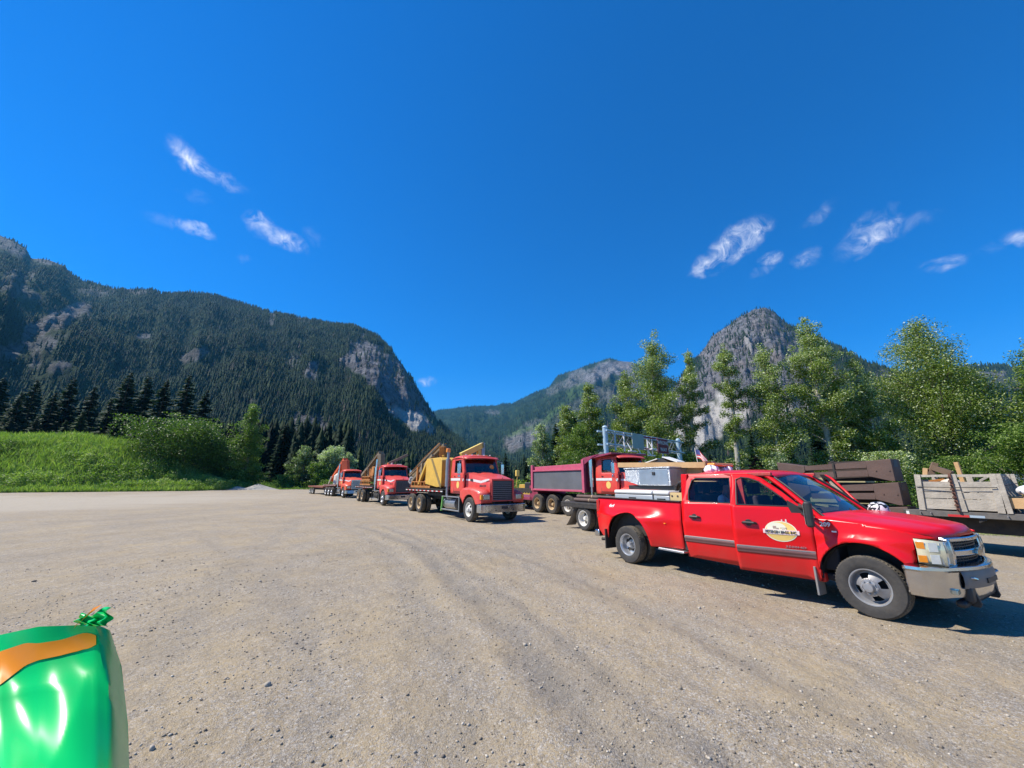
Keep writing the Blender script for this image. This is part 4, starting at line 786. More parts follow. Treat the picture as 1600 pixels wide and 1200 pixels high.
for sg in (-1, 1):
    mb = MB(); mb.tube([(3.80, sg * .90, 1.22), (3.56, sg * .86, 1.44), (3.28, sg * .80, 1.68), (3.04, sg * .745, 1.865), (2.9, sg * .74, 1.915)], [.035, .034, .034, .04, .035], 8); mb.build('pillar', RED, pk, smooth=True)
    mb = MB(); mb.tube([(3.83, sg * .865, 1.25), (3.58, sg * .825, 1.48), (3.30, sg * .765, 1.72), (3.08, sg * .72, 1.885)], .018, 6); mb.build('windscreen_trim', BLK, pk, smooth=True)
    mb = MB(); mb.box(2.46, 2.60, sg * .88 - .05, sg * .88 + .05, .40, 1.38); mb.prism([(2.47, 1.36), (2.60, 1.36), (2.58, 1.93), (2.47, 1.93)], sg * .75, sg * .80); mb.build('door_pillar', RED_IN, pk, bevel=.01)
    MB().box(1.40, 3.72, sg * .90 - .05, sg * .90 + .05, .34, .47).build('rocker', RED, pk, bevel=.02)
    mb = MB(); mb.prism([(1.38, .45), (1.48, .45), (1.50, 1.38), (1.56, 1.93), (1.42, 1.93), (1.38, 1.38)], sg * .955, sg * .86); mb.build('rear_pillar', RED, pk, bevel=.012); MB().box(1.362, 1.50, sg * .955 - .012, sg * .955 + .012, .46, 1.37).build('gap_shade', BLK, pk); MB().box(3.66, 3.71, sg * .945 - .01, sg * .945 + .01, .40, 1.22).build('gap_shade', BLK, pk)  # thin black strips stand in for the shade inside the panel gaps
    mb = MB(); mb.box(1.42, 3.1, sg * .76 - .03, sg * .76 + .03, 1.88, 1.94); mb.build('roof_rail', RED_IN, pk, bevel=.01)
mb = MB(); mb.box(1.38, 1.42, -.93, .93, .45, 1.42); mb.box(1.38, 1.42, -.78, -.55, 1.42, 1.93); mb.box(1.38, 1.42, .55, .78, 1.42, 1.93); mb.box(1.38, 1.42, -.55, .55, 1.80, 1.93); mb.build('cab_rear_wall', RED, pk, bevel=.01)
MB().box(1.395, 1.405, -.55, .55, 1.42, 1.78).build('rear_window', GLS, pk)
# interior
mb = MB(); mb.box(1.43, 3.9, -.86, .86, .36, .46); mb.box(3.35, 3.75, -.80, .80, .9, 1.24); mb.box(3.6, 3.9, -.84, .84, .5, 1.2); mb.box(2.6, 3.4, -.14, .14, .46, .82); mb.build('cabin_floor', DARKIN, pk, bevel=.03)
mb = MB(); mb.lathe([(.19, -.012), (.205, 0), (.19, .012), (.175, 0), (.19, -.012)], 24, c=(3.2, .42, 1.12), ax='x'); mb.box(3.19, 3.21, .24, .60, 1.10, 1.14); mb.build('steering_wheel', BLK, pk)
def seat(x, y, w, nm='seat'):
    mb = MB(); mb.box(x, x + .52, y - w / 2, y + w / 2, .80, .98); mb.box(x - .12, x + .06, y - w / 2, y + w / 2, .90, 1.54, rot=Matrix.Rotation(R_(-12), 3, 'Y')); mb.build(nm, SEAT, pk, bevel=.05, seg=3)
    mb = MB(); mb.box(x - .21, x - .11, y - .13, y + .13, 1.56, 1.76); mb.tube([(x - .15, y - .05, 1.45), (x - .16, y - .05, 1.62)], .008, 6); mb.tube([(x - .15, y + .05, 1.45), (x - .16, y + .05, 1.62)], .008, 6); mb.build('headrest', SEAT, pk, bevel=.035, seg=3)
seat(2.72, -.42, .5); seat(2.72, .42, .5); seat(1.72, -.45, .7); seat(1.72, .45, .7)
# doors (own frame at the hinge, so that they can stand open)
fd = [(2.60, .37), (2.575, .8), (2.575, 1.36), (2.60, 1.925), (2.86, 1.92), (3.06, 1.855), (3.34, 1.625), (3.66, 1.32), (3.68, 1.22), (3.67, .35)]
fw = [(2.67, 1.40), (2.68, 1.82), (2.76, 1.855), (2.88, 1.84), (3.02, 1.785), (3.33, 1.535), (3.45, 1.40)]
rd = [(1.50, .80), (1.49, 1.36), (1.52, 1.88), (1.57, 1.925), (2.50, 1.925), (2.545, 1.36), (2.545, .8), (2.52, .37), (1.56, .38)]
rw = [(1.63, 1.43), (1.61, 1.60), (1.66, 1.80), (1.74, 1.85), (2.38, 1.85), (2.43, 1.40), (1.67, 1.40)]
LOGO_Y = mat('decal_yellow', (.80, .55, .16), .4, var=.1); LOGO_C = mat('decal_cream', (.78, .74, .55), .4, var=.05); LOGO_P = mat('decal_pink', (.76, .56, .54), .4, var=.05); INK = mat('decal_ink', (.05, .04, .05), .5); GRNI = mat('decal_green', (.18, .40, .12), .5); MOLD = mat('moulding_grey', (.17, .075, .07), .5, .0, var=.2)
def door(poly, hole, hx, sg, ang, front, name):
    hy = .955; yo = lambda x, z: side_y(x, z) if z <= 1.36 or True else 0
    d = panel(name, poly, lambda x, z: side_y(x, z) + .004, RED, pk, holes=[hole], step=.07, thick=.035, sgn=sg, origin=(hx, hy))
    d.location = (hx, sg * hy, 0); d.rotation_euler = (0, 0, -sg * R_(ang))
    P3 = lambda x, z, o=.0: (x - hx, sg * (side_y(x, z) + .004 + o - hy), z)
    inner = [(x + (.02 if x < 2.1 + (1 if front else 0) else -.02), z) for x, z in poly]
    ip = panel('inner_trim', [p for p in poly if p[1] < 1.45] if False else poly, lambda x, z: side_y(x, z) - .045 - (.03 if z < 1.3 else 0), DARKIN, d, holes=[hole], step=.14, thick=.0, sgn=sg, origin=(hx, hy))
    g = panel('window', hole, lambda x, z: side_y(x, z) - .018, GLS, d, step=.2, thick=0, sgn=sg, origin=(hx, hy))
    mb = MB(); n = len(hole); mb.tube([P3(*hole[i], -.004) for i in range(n)] + [P3(*hole[0], -.004)], .012, 6, cap=False); mb.build('window_seal', BLK, d, smooth=True)
    xr = poly[2][0] if front else poly[1][0]; xa, xb = (xr + .03, 3.66) if front else (xr + .02, 2.50)
    for nm, z0, z1, o, m in (('side_moulding', .655, .765, .014, MOLD),):
        V = []; F = []; k = 12
        for i in range(k + 1):
            x = xa + (xb - xa) * i / k
            for z, oo in ((z0, .0), (z0 + .012, o), ((z0 + z1) / 2 - .012, o), ((z0 + z1) / 2 - .004, o + .006), ((z0 + z1) / 2 + .022, o + .006), (z1 - .02, o), (z1, .0)): V.append(P3(x, z, oo))
        for i in range(k):
            for j in range(6): F.append((i * 7 + j, i * 7 + j + 1, (i + 1) * 7 + j + 1, (i + 1) * 7 + j))
        mb = MB(); mb.add(V, F); mb.build(nm, m, d, smooth=True)
        mb = MB(); mb.beam(P3(xa + .01, .752, .014), P3(xb - .01, .752, .014), .006, .012); mb.build('moulding_strip', STL, d)
    xh = xr + .16
    mb = MB(); c = P3(xh + .09, 1.12, 0); mb.lathe([(.0, -.004), (.052, -.006), (.06, .012)] if sg < 0 else [(.0, .004), (.052, .006), (.06, -.012)], 20, c=c); mb.build('handle_recess', BLK, d, smooth=True)
    mb = MB(); mb.tube([P3(xh, 1.115, .0), P3(xh + .02, 1.125, .035), P3(xh + .17, 1.125, .04), P3(xh + .20, 1.115, .005)], [.018, .022, .022, .02], 8); mb.build('door_handle', BLK, d, smooth=True)
    for zh in (.55, 1.05): MB().box(-.03, .0, -.02, .02, zh, zh + .07).build('hinge', RED_IN, d)
    if front and sg < 0:
        # mirror
        mb = MB(); y0 = side_y(3.48, 1.36) - hy; mb.tube([(3.55 - hx, sg * (y0 - .01), 1.40), (3.66 - hx, sg * (y0 + .23), 1.40)], .028, 8); mb.tube([(3.57 - hx, sg * (y0 + .0), 1.30), (3.66 - hx, sg * (y0 + .23), 1.28)], .022, 8); mb.prism([(3.40 - hx, 1.405), (3.40 - hx, 1.50), (3.60 - hx, 1.36), (3.64 - hx, 1.29), (3.45 - hx, 1.27)], sg * (y0 - .02), sg * (y0 + .012)); mm = mb.build('mirror', BLK, d)
        mb = MB(); mb.box(3.63 - hx, 3.73 - hx, sg * (y0 + .29) - .075, sg * (y0 + .29) + .075, 1.13, 1.50); mb.build('mirror_housing', BLK, mm, bevel=.035, seg=3)
        mb = MB(); mb.box(3.622 - hx, 3.627 - hx, sg * (y0 + .29) - .055, sg * (y0 + .29) + .055, 1.17, 1.46); mb.build('mirror_glass', CHR, mm)
    return d, P3
for sg in (-1, 1):
    dr, P3 = door(fd, fw, 3.67, sg, 20 if sg < 0 else 52, True, 'front_door')
    if sg < 0:
        # round company decal on the passenger door
        cx, cz = 3.26, 1.02
        def ring(rx, rz, o, m, nm, par, cx=cx, cz=cz):
            mb = MB(); V = [P3(cx, cz, o)]; F = []; k = 36
            for r in (.5, 1.):
                for i in range(k): t = 2 * math.pi * i / k; V.append(P3(cx + rx * r * math.cos(t), cz + rz * r * math.sin(t), o))
            F = [(0, 1 + i, 1 + (i + 1) % k) for i in range(k)] + [(1 + i, 1 + (i + 1) % k, 1 + k + (i + 1) % k, 1 + k + i) for i in range(k)]; mb.add(V, F); return mb.build(nm, m, par)
        dec = ring(.215, .155, .004, LOGO_C, 'decal', dr); ring(.20, .142, .0055, LOGO_Y, 'decal_field', dec, cx, cz); ring(.13, .085, .007, LOGO_C, 'decal_sky', dec, cx - .05, cz + .045)
        mb = MB(); V = [P3(cx + x, cz - .012 + z, .0085) for x in (-.24, -.12, 0, .12, .24) for z in (-.036 + (.010 if abs(x) > .2 else 0), .036)]; mb.add(V, [(2 * i, 2 * i + 1, 2 * i + 3, 2 * i + 2) for i in range(4)]); mb.build('decal_ribbon', LOGO_P, dec)
        text('decal_lettering', 'PETERSEN BROS. INC.', .056, INK, dec, None, fn=lambda x, y, z: P3(cx + x * .78, cz - .012 + y, .0105 + z), bold=.001)
        mb = MB(); V = []
        for (x0, x1, z0, z1) in ((-.10, -.055, .035, .075), (-.055, -.02, .03, .05), (.0, .07, .047, .055), (.07, .085, .035, .06), (.02, .06, .025, .032)): mb.add([P3(cx + x0, cz + z0, .009), P3(cx + x1, cz + z0, .009), P3(cx + x1, cz + z1, .009), P3(cx + x0, cz + z1, .009)], [(0, 1, 2, 3)])
        mb.build('decal_picture', mat('decal_brown', (.35, .25, .2), .5), dec)
        for x0, h_ in ((.02, .03), (.075, .045)): mb = MB(); mb.add([P3(cx + x0, cz + .148, .005), P3(cx + x0 + .025, cz + .14, .005), P3(cx + x0 + .02, cz + .165 + h_ * .4, .005), P3(cx + x0 + .005, cz + .165 + h_ * .5, .005)], [(0, 1, 2, 3)]); mb.build('decal_spike', LOGO_P, dec)
        text('badge', '3500HD', .052, STL, dr, None, fn=lambda x, y, z: P3(3.42 + x * 1.5, .80 + y * .8, .008 + z), shear=.15)
    door(rd, rw, 2.545, sg, 9 if sg < 0 else 0, False, 'rear_door')
SGN = mat('decal_white', (.8, .78, .76), .4)
def ontext(nm, s, size, m, x0, z0, sx=1., shear=0., bold=0.): return text(nm, s, size, m, pk, None, fn=lambda x, y, z: (x0 + x * sx, -(side_y(x0 + x * sx, z0 + y) + .003 + z), z0 + y), shear=shear, bold=bold)
ontext('unit_number', '209', .085, SGN, 3.86, 1.165, 1.05, bold=.003); ontext('bed_badge', '4x4', .10, SGN, -.62, 1.20, 1.15, .25, .002)
MB().box(3.93, 3.99, -side_y(3.96, 1.08) - .004, -side_y(3.96, 1.08) + .01, 1.065, 1.085).build('fender_mark', SGN, pk)
# front end
mb = MB(); nn = 10
def fx(y): return 5.08 - .20 * (abs(y) / .8) ** 2.2
for sg in (-1, 1):
    # head lamp: wraps round the corner
    pts = [(4.785, side_y(4.785, .95) + .002), (4.90, side_y(4.90, .95) + .004), (5.0, side_y(5.0, .95) - .01), (4.995, .70), (5.01, .615)]
    zt = [1.075, 1.065, 1.05, 1.045, 1.04]; zb = [.79, .775, .765, .76, .76]
    V = []; F = []; rows = 7
    for i, (x, y) in enumerate(pts):
        for j in range(rows):
            f = j / (rows - 1); V.append((x + .012 * math.sin(math.pi * f), sg * (y + .010 * math.sin(math.pi * f)), zb[i] + (zt[i] - zb[i]) * f))
    for i in range(4):
        for j in range(rows - 1): F.append((i * rows + j, i * rows + j + 1, (i + 1) * rows + j + 1, (i + 1) * rows + j))
    mb = MB(); mb.add(V, F); hl = mb.build('headlight', LENS, pk, smooth=True, thick=.02)
    for z0, z1 in ((.80, .88), (.96, 1.04)):
        mb = MB()
        for k, (xa, xb) in enumerate(((4.80, 4.87),)): mb.add([(xa, sg * (side_y(xa, .9) + .028), z0), (xb, sg * (side_y(xb, .9) + .032), z0), (xb, sg * (side_y(xb, .9) + .032), z1), (xa, sg * (side_y(xa, .9) + .028), z1)], [(0, 1, 2, 3)])
        mb.build('turn_signal', AMB, hl, thick=.006)
    mb = MB()
    for z0, z1 in ((.79, .895), (.93, 1.035)):
        for (xa, ya, xb, yb) in ((4.90, side_y(4.90, .95) + .034, 4.965, side_y(4.965, .95) + .026), (4.98, side_y(4.98, .95) + .018, 5.012, .735)): mb.add([(xa, sg * ya, z0), (xb + .004, sg * yb, z0), (xb + .004, sg * yb, z1), (xa, sg * ya, z1)], [(0, 1, 2, 3)])
    mb.build('reflector', mat('reflector_silver', (.80, .80, .74), .28, .35, var=.1, vs=30, coat=.5), hl, thick=.006)
GR = MB(); k = 14
def strip(mb, ya, yb, z0, z1, o, d=.03, k=12):
    V = []; F = []
    for i in range(k + 1):
        y = ya + (yb - ya) * i / k; x = fx(y) + o; V += [(x - d, y, z0), (x, y, z0), (x, y, z1), (x - d, y, z1)]
    for i in range(k):
        for j in range(4): F.append((i * 4 + j, i * 4 + (j + 1) % 4, (i + 1) * 4 + (j + 1) % 4, (i + 1) * 4 + j))
    F += [(0, 1, 2, 3), (k * 4 + 3, k * 4 + 2, k * 4 + 1, k * 4)]; mb.add(V, F)
strip(GR, -.62, .62, 1.035, 1.085, .03, .08); strip(GR, -.60, .60, .86, .935, .035, .06); strip(GR, -.62, .62, .70, .755, .02, .06)
for sg in (-1, 1): GR.prism([(4.93, .72), (5.03, .72), (5.045, .9), (5.025, 1.07), (4.92, 1.07)], sg * .63, sg * .55)
gr = GR.build('grille', CHR, pk, bevel=.012)
mb = MB(); strip(mb, -.56, .56, .73, 1.06, -.035, .02); mb.build('grille_mesh', BLK, gr)
mb = MB()
for z in (.79, .825, .96, .995):
    strip(mb, -.54, .54, z, z + .010, -.012, .014)
for i in range(17): y = -.52 + i * .065; mb.box(fx(y) - .025, fx(y) - .014, y - .004, y + .004, .755, .86); mb.box(fx(y) - .025, fx(y) - .014, y - .004, y + .004, .935, 1.035)
mb.build('grille_bars', mat('grille_dark', (.06, .06, .065), .35, .3), gr)
mb = MB(); bt = [(-.115, -.022), (-.045, -.022), (-.045, -.045), (.045, -.045), (.045, -.022), (.115, -.022), (.10, .022), (.045, .022), (.045, .045), (-.045, .045), (-.045, .022), (-.10, .022)]
mb.prism([(y, .898 + z * 1.1) for y, z in bt], 5.11, 5.14, 'x'); mb.build('emblem', mat('emblem_gold', (.62, .52, .38), .25, .8), gr, bevel=.006)
# bumper: chrome with a plastic centre
def bump(o, z0, z1, y0, y1, mt, nm, k=16, prof=None):
    V = []; F = []; prof = prof or [(0, z0), (.03, z0 + .02), (.035, (z0 + z1) / 2), (.03, z1 - .03), (-.01, z1)]
    m = len(prof)
    for i in range(k + 1):
        t = y0 + (y1 - y0) * i / k; s = 1 if t >= 0 else -1; a = abs(t)
        if a <= .78: x, y = 5.14 - .17 * (a / .78) ** 2, a
        else: q = (a - .78) / .42; x = 4.97 - .32 * q; y = .80 + .205 * min(1, q * 2.0) ** .6
        nx, ny = (1, 0) if a < .78 else (max(.0, 1 - q * 3), min(1, q * 3))
        for (d, z) in prof: V.append((x + (o + d) * nx, s * (y + (o + d) * ny), z))
    for i in range(k):
        for j in range(m - 1): F.append((i * m + j, i * m + j + 1, (i + 1) * m + j + 1, (i + 1) * m + j))
    mb = MB(); mb.add(V, F); return mb.build(nm, mt, pk, smooth=True, thick=.008)
pr = [(-.07, .40), (-.01, .405), (.0, .45), (.012, .60), (.018, .69), (.045, .715), (.042, .745), (-.02, .775)]
bp = bump(0, .4, .77, -1.2, 1.2, CHR, 'front_bumper', 60, pr)
bump(.012, .50, .70, -.62, .62, mat('bumper_grey', (.16, .16, .165), .45, .2, dust=.3), 'bumper_cover', 20, [(-.04, .50), (.015, .505), (.03, .56), (.03, .64), (.015, .70), (-.05, .735)])
mb = MB(); mb.box(5.0, 5.10, -.56, .56, .33, .52); mb.box(4.95, 5.05, -.66, .66, .28, .36); mb.build('air_dam', BLK, pk, bevel=.03)
mb = MB()
for y in (-.42, .42): mb = MB(); mb.prism([(5.04, .28), (5.11, .28), (5.13, .32), (5.10, .45), (5.04, .45)], y - .02, y + .02); mb.build('bracket', BLK, pk, bevel=.006)
for sg in (-1, 1):
    mb = MB(); mb.tube([(5.06, sg * .50, .615), (5.135, sg * .50, .625), (5.15, sg * .46, .615), (5.135, sg * .42, .60), (5.06, sg * .42, .60)], .013, 8); mb.build('tow_hook', CHR, pk, smooth=True)
    mb = MB(); mb.box(4.93, 5.03, sg * .72 - .055, sg * .72 + .055, .44, .50); mb.build('fog_lamp', LENS, pk, bevel=.01)
mb = MB(); mb.box(5.14, 5.187, -.20, .20, .545, .60); mb.build('bumper_slot', BLK, pk)
# rear end and bed
mb = MB(); mb.box(-1.15, -1.09, -.93, .93, .58, 1.37); mb.build('tailgate', RED, pk, bevel=.02)
for sg in (-1, 1):
    mb = MB(); mb.box(-1.185, -1.08, sg * .985 - .022, sg * .985 + .024, .88, 1.32); mb.build('tail_light', REDL, pk, bevel=.015)
    mb = MB(); mb.box(-1.17, 1.36, sg * .95 - .05, sg * .95 + .022, 1.375, 1.395); mb.build('bed_rail_cap', BLK, pk, bevel=.006)
    mb = MB(); mb.box(-.70, -.67, sg * 1.05 - .16, sg * 1.05 + .16, .22, .66); mb.build('mud_flap', BLK, pk)
    mb = MB(); mb.box(3.62, 3.65, sg * .92 - .12, sg * .92 + .09, .16, .55); mb.build('mud_flap', mat('flap_grey', (.20, .20, .20), .5, dust=.4), pk, bevel=.006)
    mb = MB(); mb.prism([(.78, .40), (.95, .40), (1.30, .40), (1.42, .40), (1.42, .44), (.80, .44)], sg * .92, sg * 1.10); mb.build('side_step', ALU, pk, bevel=.012)
    mb = MB(); mb.box(.95, 1.0, -side_y(.98, .93) * -sg - .01, -side_y(.98, .93) * -sg + .01, .915, .935); mb.build('marker_lamp', AMB, pk, bevel=.004)
mb = MB(); mb.box(-1.33, -1.16, -.98, .98, .42, .58); mb.box(-1.40, -1.28, -.35, .35, .40, .46); mb.build('rear_bumper', CHR, pk, bevel=.025)
mb = MB(); mb.box(-1.1, 1.35, -.93, .93, .82, .86); mb.box(-1.1, 1.35, -.94, -.90, .6, 1.37); mb.box(-1.1, 1.35, .90, .94, .6, 1.37); mb.box(1.31, 1.35, -.93, .93, .6, 1.37); mb.build('bed_liner', BLKM, pk)
mb = MB()
for y in (-.42, .42): mb.box(-1.2, 4.95, y - .05, y + .05, .46, .62)
mb.tube([(0, -.95, .40), (0, .95, .40)], .06, 10); mb.lathe([(0, -.18), (.17, -.1), (.19, 0), (.17, .1), (0, .18)], 14, c=(0, 0, .40)); mb.tube([(4.24, -.85, .38), (4.24, .85, .38)], .05, 10); mb.box(3.6, 4.7, -.35, .35, .45, 1.0); mb.tube([(.2, 0, .42), (2.2, 0, .5)], .04); mb.box(1.5, 2.6, .3, .8, .3, .5); mb.tube([(-1.15, -.9, .36), (-.6, -.7, .38), (1., -.35, .42), (3.2, -.3, .42)], .035); mb.build('chassis', BLKM, pk)
WF = wheel_asset(.395, .24, .225, 'front', RIMD); WR = wheel_asset(.395, .22, .225, 'rear', mat('rim_silver', (.55, .56, .58), .3, .7, var=.12, dust=.2)); 
put(WF, pk, (4.24, -.87, .392), rz=R_(3), spin=.5); put(WF, pk, (4.24, .87, .392), True, rz=R_(3))
put(WR, pk, (0, -1.075, .392), spin=.4); put(WR, pk, (0, -.80, .392)); put(WR, pk, (0, 1.075, .392), True); put(WR, pk, (0, .80, .392), True)
# wiper and hood decal strip
mb = MB(); mb.tube([(3.95, -.55, 1.285), (3.90, -.1, 1.32), (3.80, .05, 1.37)], .008, 5); mb.build('wiper', BLK, pk); MB().tube([(3.97, .2, 1.29), (3.93, .65, 1.33)], .008, 5).build('wiper', BLK, pk)
purge(WF); purge(WR)
# ================================================================ HEAVY TRUCKS  (origin: ground under the front axle, +x forward)
HW_F = wheel_asset(.53, .30, .30, 'front', WRIM); HW_T = wheel_asset(.52, .27, .30, 'rear', TAN); HW_A = wheel_asset(.53, .30, .30, 'front', ALU)
REFL_W = mat('tape_white', (.75, .72, .70), .4); REFL_R = mat('tape_red', (.5, .03, .03), .4); CABGL = glassmat('cab_glass', (.38, .42, .42), 1, refl=.06); DRED = mat('door_dark', (.10, .02, .02), .6)
def conv_cab(t, red, nose='mack', stripe=True, xo=0., zo=0., logo=True):
    """conventional cab and bonnet; returns nothing, parents parts to t"""
    cw = 1.0
    cy = lambda x, z: cw - (.06 * (z - 2.1) / .8 if z > 2.1 else 0) - .03 * max(0, (1.4 - z))
    side = [(-2.38, 1.18), (-2.40, 2.75), (-2.28, 2.93), (-1.22, 2.97), (-.90, 2.20), (-.86, 1.9), (-.92, 1.18)]
    win = [(-1.96, 2.20), (-1.96, 2.78), (-1.36, 2.80), (-1.12, 2.20)]
    for sg in (-1, 1):
        panel('cab_side', side, cy, red, t, holes=[win], step=.18, thick=.04, sgn=sg)
        panel('side_window', win, lambda x, z: cy(x, z) - .025, CABGL, t, step=.5, thick=0, sgn=sg)
        mb = MB(); n = 4; mb.tube([(x, sg * (cy(x, z) + .004), z) for x, z in win + win[:1]], .016, 6, cap=False)
        for a, b in (((-2.02, 1.28), (-2.02, 2.86)), ((-2.02, 2.86), (-1.28, 2.88)), ((-.96, 2.1), (-.98, 1.28)), ((-.98, 1.28), (-2.02, 1.28))): mb.beam((a[0], sg * (cy(*a) + .004), a[1]), (b[0], sg * (cy(*b) + .004), b[1]), .014, .012, up=(0, 1, 0))
        mb.build('door_seal', BLK, t)
        mb = MB(); mb.box(-1.98, -1.86, sg * (cw + .01) - .015, sg * (cw + .01) + .02, 1.98, 2.02); mb.build('door_handle', CHR, t)
        if stripe:
            mb = MB()
            for (xa, xb, z0, z1) in ((-2.36, -1.30, 1.80, 1.92), (-1.05, -.93, 1.78, 1.90)): mb.add([(xa, sg * (cy(xa, z0) + .012), z0), (xb, sg * (cy(xb, z0) + .012), z0), (xb, sg * (cy(xb, z1) + .012), z1), (xa, sg * (cy(xa, z1) + .012), z1)], [(0, 1, 2, 3)])
            mb.build('stripe', WHT, t)
        # small round company decal
        V = [(-1.55, sg * (cw + .008), 1.60)] + [(-1.55 + .15 * math.cos(a * math.pi / 8), sg * (cw + .008), 1.60 + .17 * math.sin(a * math.pi / 8)) for a in range(16)]
        mb = MB(); mb.add(V, [(0, 1 + i, 1 + (i + 1) % 16) for i in range(16)]); mb.build('decal', LOGO_Y, t)
        mb = MB(); mb.tube([(-1.05, sg * 1.0, 2.75), (-1.0, sg * 1.22, 2.72), (-1.0, sg * 1.22, 1.95), (-1.05, sg * 1.0, 1.92)], .018, 6); mi = mb.build('mirror', CHR, t)
        mb = MB(); mb.box(-1.03, -.95, sg * 1.24 - .09, sg * 1.24 + .09, 2.12, 2.62); mb.build('mirror_housing', CHR, mi, bevel=.02)
        mb = MB(); mb.box(-1.04, -.97, sg * 1.22 - .07, sg * 1.22 + .07, 1.94, 2.08); mb.build('spot_mirror', CHR, mi, bevel=.02)
    MB().box(-2.42, -2.36, -.94, .94, 1.2, 2.9).build('cab_rear', red, t, bevel=.03)
    MB().box(-2.38, -.9, -.95, .95, 1.15, 1.22).build('cab_floor', BLKM, t)
    def rf(u, v): x = -2.44 + 1.44 * u; y = v * 2 - 1; return (x + .10 * (1 - y * y) * u, y * .97, 2.93 + .09 * math.sin(math.pi * min(1, u * .9 + .08)) + .05 * (1 - y * y) - .10 * abs(y) ** 8)
    surf('roof', rf, 14, 16, red, t, thick=.03)
    def vf(u, v): y = v * 2 - 1; return (-1.0 + .10 * (1 - y * y) + .16 * u, y * .96, 2.93 - .10 * u + .04 * (1 - y * y))
    surf('sun_visor', vf, 3, 12, red, t, thick=.02)
    def wf(u, v): y = v * 2 - 1; return (-.84 + .08 * (1 - y * y) - .30 * u, y * (.90 - .04 * u), 2.16 + .72 * u)
    surf('windscreen', wf, 6, 12, CABGL, t)
    mb = MB(); mb.beam((-.80, 0, 2.14), (-1.10, 0, 2.90), .03, .03)
    for sg in (-1, 1): mb.beam((-.86, sg * .93, 2.1), (-1.17, sg * .90, 2.92), .06, .06)
    mb.box(-.92, -.80, -.95, .95, 2.06, 2.15); mb.build('windscreen_frame', red, t)
    mb = MB(); mb.box(-2.3, -1.0, -.85, .85, 1.25, 1.55); mb.box(-1.2, -.9, -.88, .88, 1.6, 2.14)
    for y in (-.5, .5): mb.box(-1.95, -1.5, y - .25, y + .25, 1.5, 1.75); mb.box(-2.15, -1.95, y - .25, y + .25, 1.6, 2.5)
    mb.lathe([(.22, 0), (.24, .015), (.22, .03), (.2, .015), (.22, 0)], 18, c=(-1.25, .5, 2.05), ax='x'); mb.build('cabin_interior', DARKIN, t)
    # bonnet
    gw = .56; zf = 1.86
    def hf(u, v):
        x = -.86 + 1.86 * u; y = v * 2 - 1; w = .92 - (.92 - gw - .06) * u ** .9; zt = 2.16 - (2.16 - zf) * u - (.05 * u ** 6); zb = 1.22
        a = abs(y); s = 1 if y >= 0 else -1
        if a < .62: q = a / .62; return (x, s * q * (w - .06), zt + .05 * (1 - q * q) + (.03 if q < .4 and u < .35 else 0))
        q = (a - .62) / .38; return (x, s * (w - .06 + .06 * min(1, q * 3)), zt - (zt - zb) * max(0, q - .03) / .97)
    surf('bonnet', hf, 20, 32, red, t, thick=.02)
    if stripe:
        for sg in (-1, 1):
            mb = MB(); P = []
            for u, z in ((.02, 1.86), (.3, 1.82), (.62, 1.74), (.80, 1.80), (.95, 1.88)): w = .92 - (.92 - gw - .06) * u ** .9 + .012; P.append((-.86 + 1.86 * u, sg * w, z))
            V = []; F = []
            for i, (x, y, z) in enumerate(P): V += [(x, y, z - .055), (x, y, min(z + .055, 1.88))]
            for i in range(4): F.append((2 * i, 2 * i + 1, 2 * i + 3, 2 * i + 2))
            mb.add(V, F); mb.build('stripe', WHT, t)
            if logo:
                xx = .45; w = lambda x: .92 - (.92 - gw - .06) * max(0, (x + .86) / 1.86) ** .9 + .014
                text('maker_lettering', 'MACK', .13, mat('badge_dark', (.06, .04, .04), .4), t, None, fn=lambda x, y, z, sg=sg: (xx + x * (-sg if sg > 0 else 1), sg * (w(xx + x) + z), 1.56 + y), sx=1.3, bold=.004)
                mb = MB(); mb.box(-.45, -.15, sg * (w(-.3)) - .01, sg * (w(-.3)) + .01, 1.60, 1.70) if False else mb.box(-.62, -.30, sg * (w(-.46) - .004) - .012, sg * (w(-.46) - .004) + .012, 1.78, 1.88); mb.build('side_vent', BLK, t)
    # fenders with the arch, headlamps
    fp = [(-.92, 1.05), (-.92, 1.30), (-.6, 1.44), (.25, 1.40), (.80, 1.30), (1.0, 1.22), (1.05, .84), (.86, .80)] + arc(0, .53, .66, 22, 160, 16)[0:] + [(-.72, .90)]
    fy = lambda x, z: 1.18 - .05 * max(0, (x - .5) / .5) ** 2
    for sg in (-1, 1):
        panel('fender', fp, fy, red, t, step=.15, thick=.03, sgn=sg)
        top = [(-.92, 1.30), (-.6, 1.44), (.25, 1.40), (.80, 1.30), (1.0, 1.22), (1.05, .84)]
        V = []; F = []
        for x, z in top: V += [(x, sg * fy(x, z), z), (x, sg * (gw if x > .9 else .70), z + (.10 if x < .9 else 0))]
        for i in range(len(top) - 1): F.append((2 * i, 2 * i + 1, 2 * i + 3, 2 * i + 2))
        mb = MB(); mb.add(V, F); mb.build('fender_top', red, t, thick=.02, smooth=True)
        mb = MB(); mb.box(1.0, 1.06, sg * .86 - .16, sg * .86 + .16, .98, 1.20); hb = mb.build('headlight_bezel', CHR, t, bevel=.01)
        mb = MB(); mb.box(1.05, 1.075, sg * .84 - .13, sg * .84 + .13, 1.01, 1.17); mb.build('headlight', LENS, hb, bevel=.01)
        mb = MB(); mb.box(.93, 1.07, sg * 1.085 - .055, sg * 1.085 + .055, .99, 1.19); mb.build('turn_signal', AMB, hb, bevel=.01)
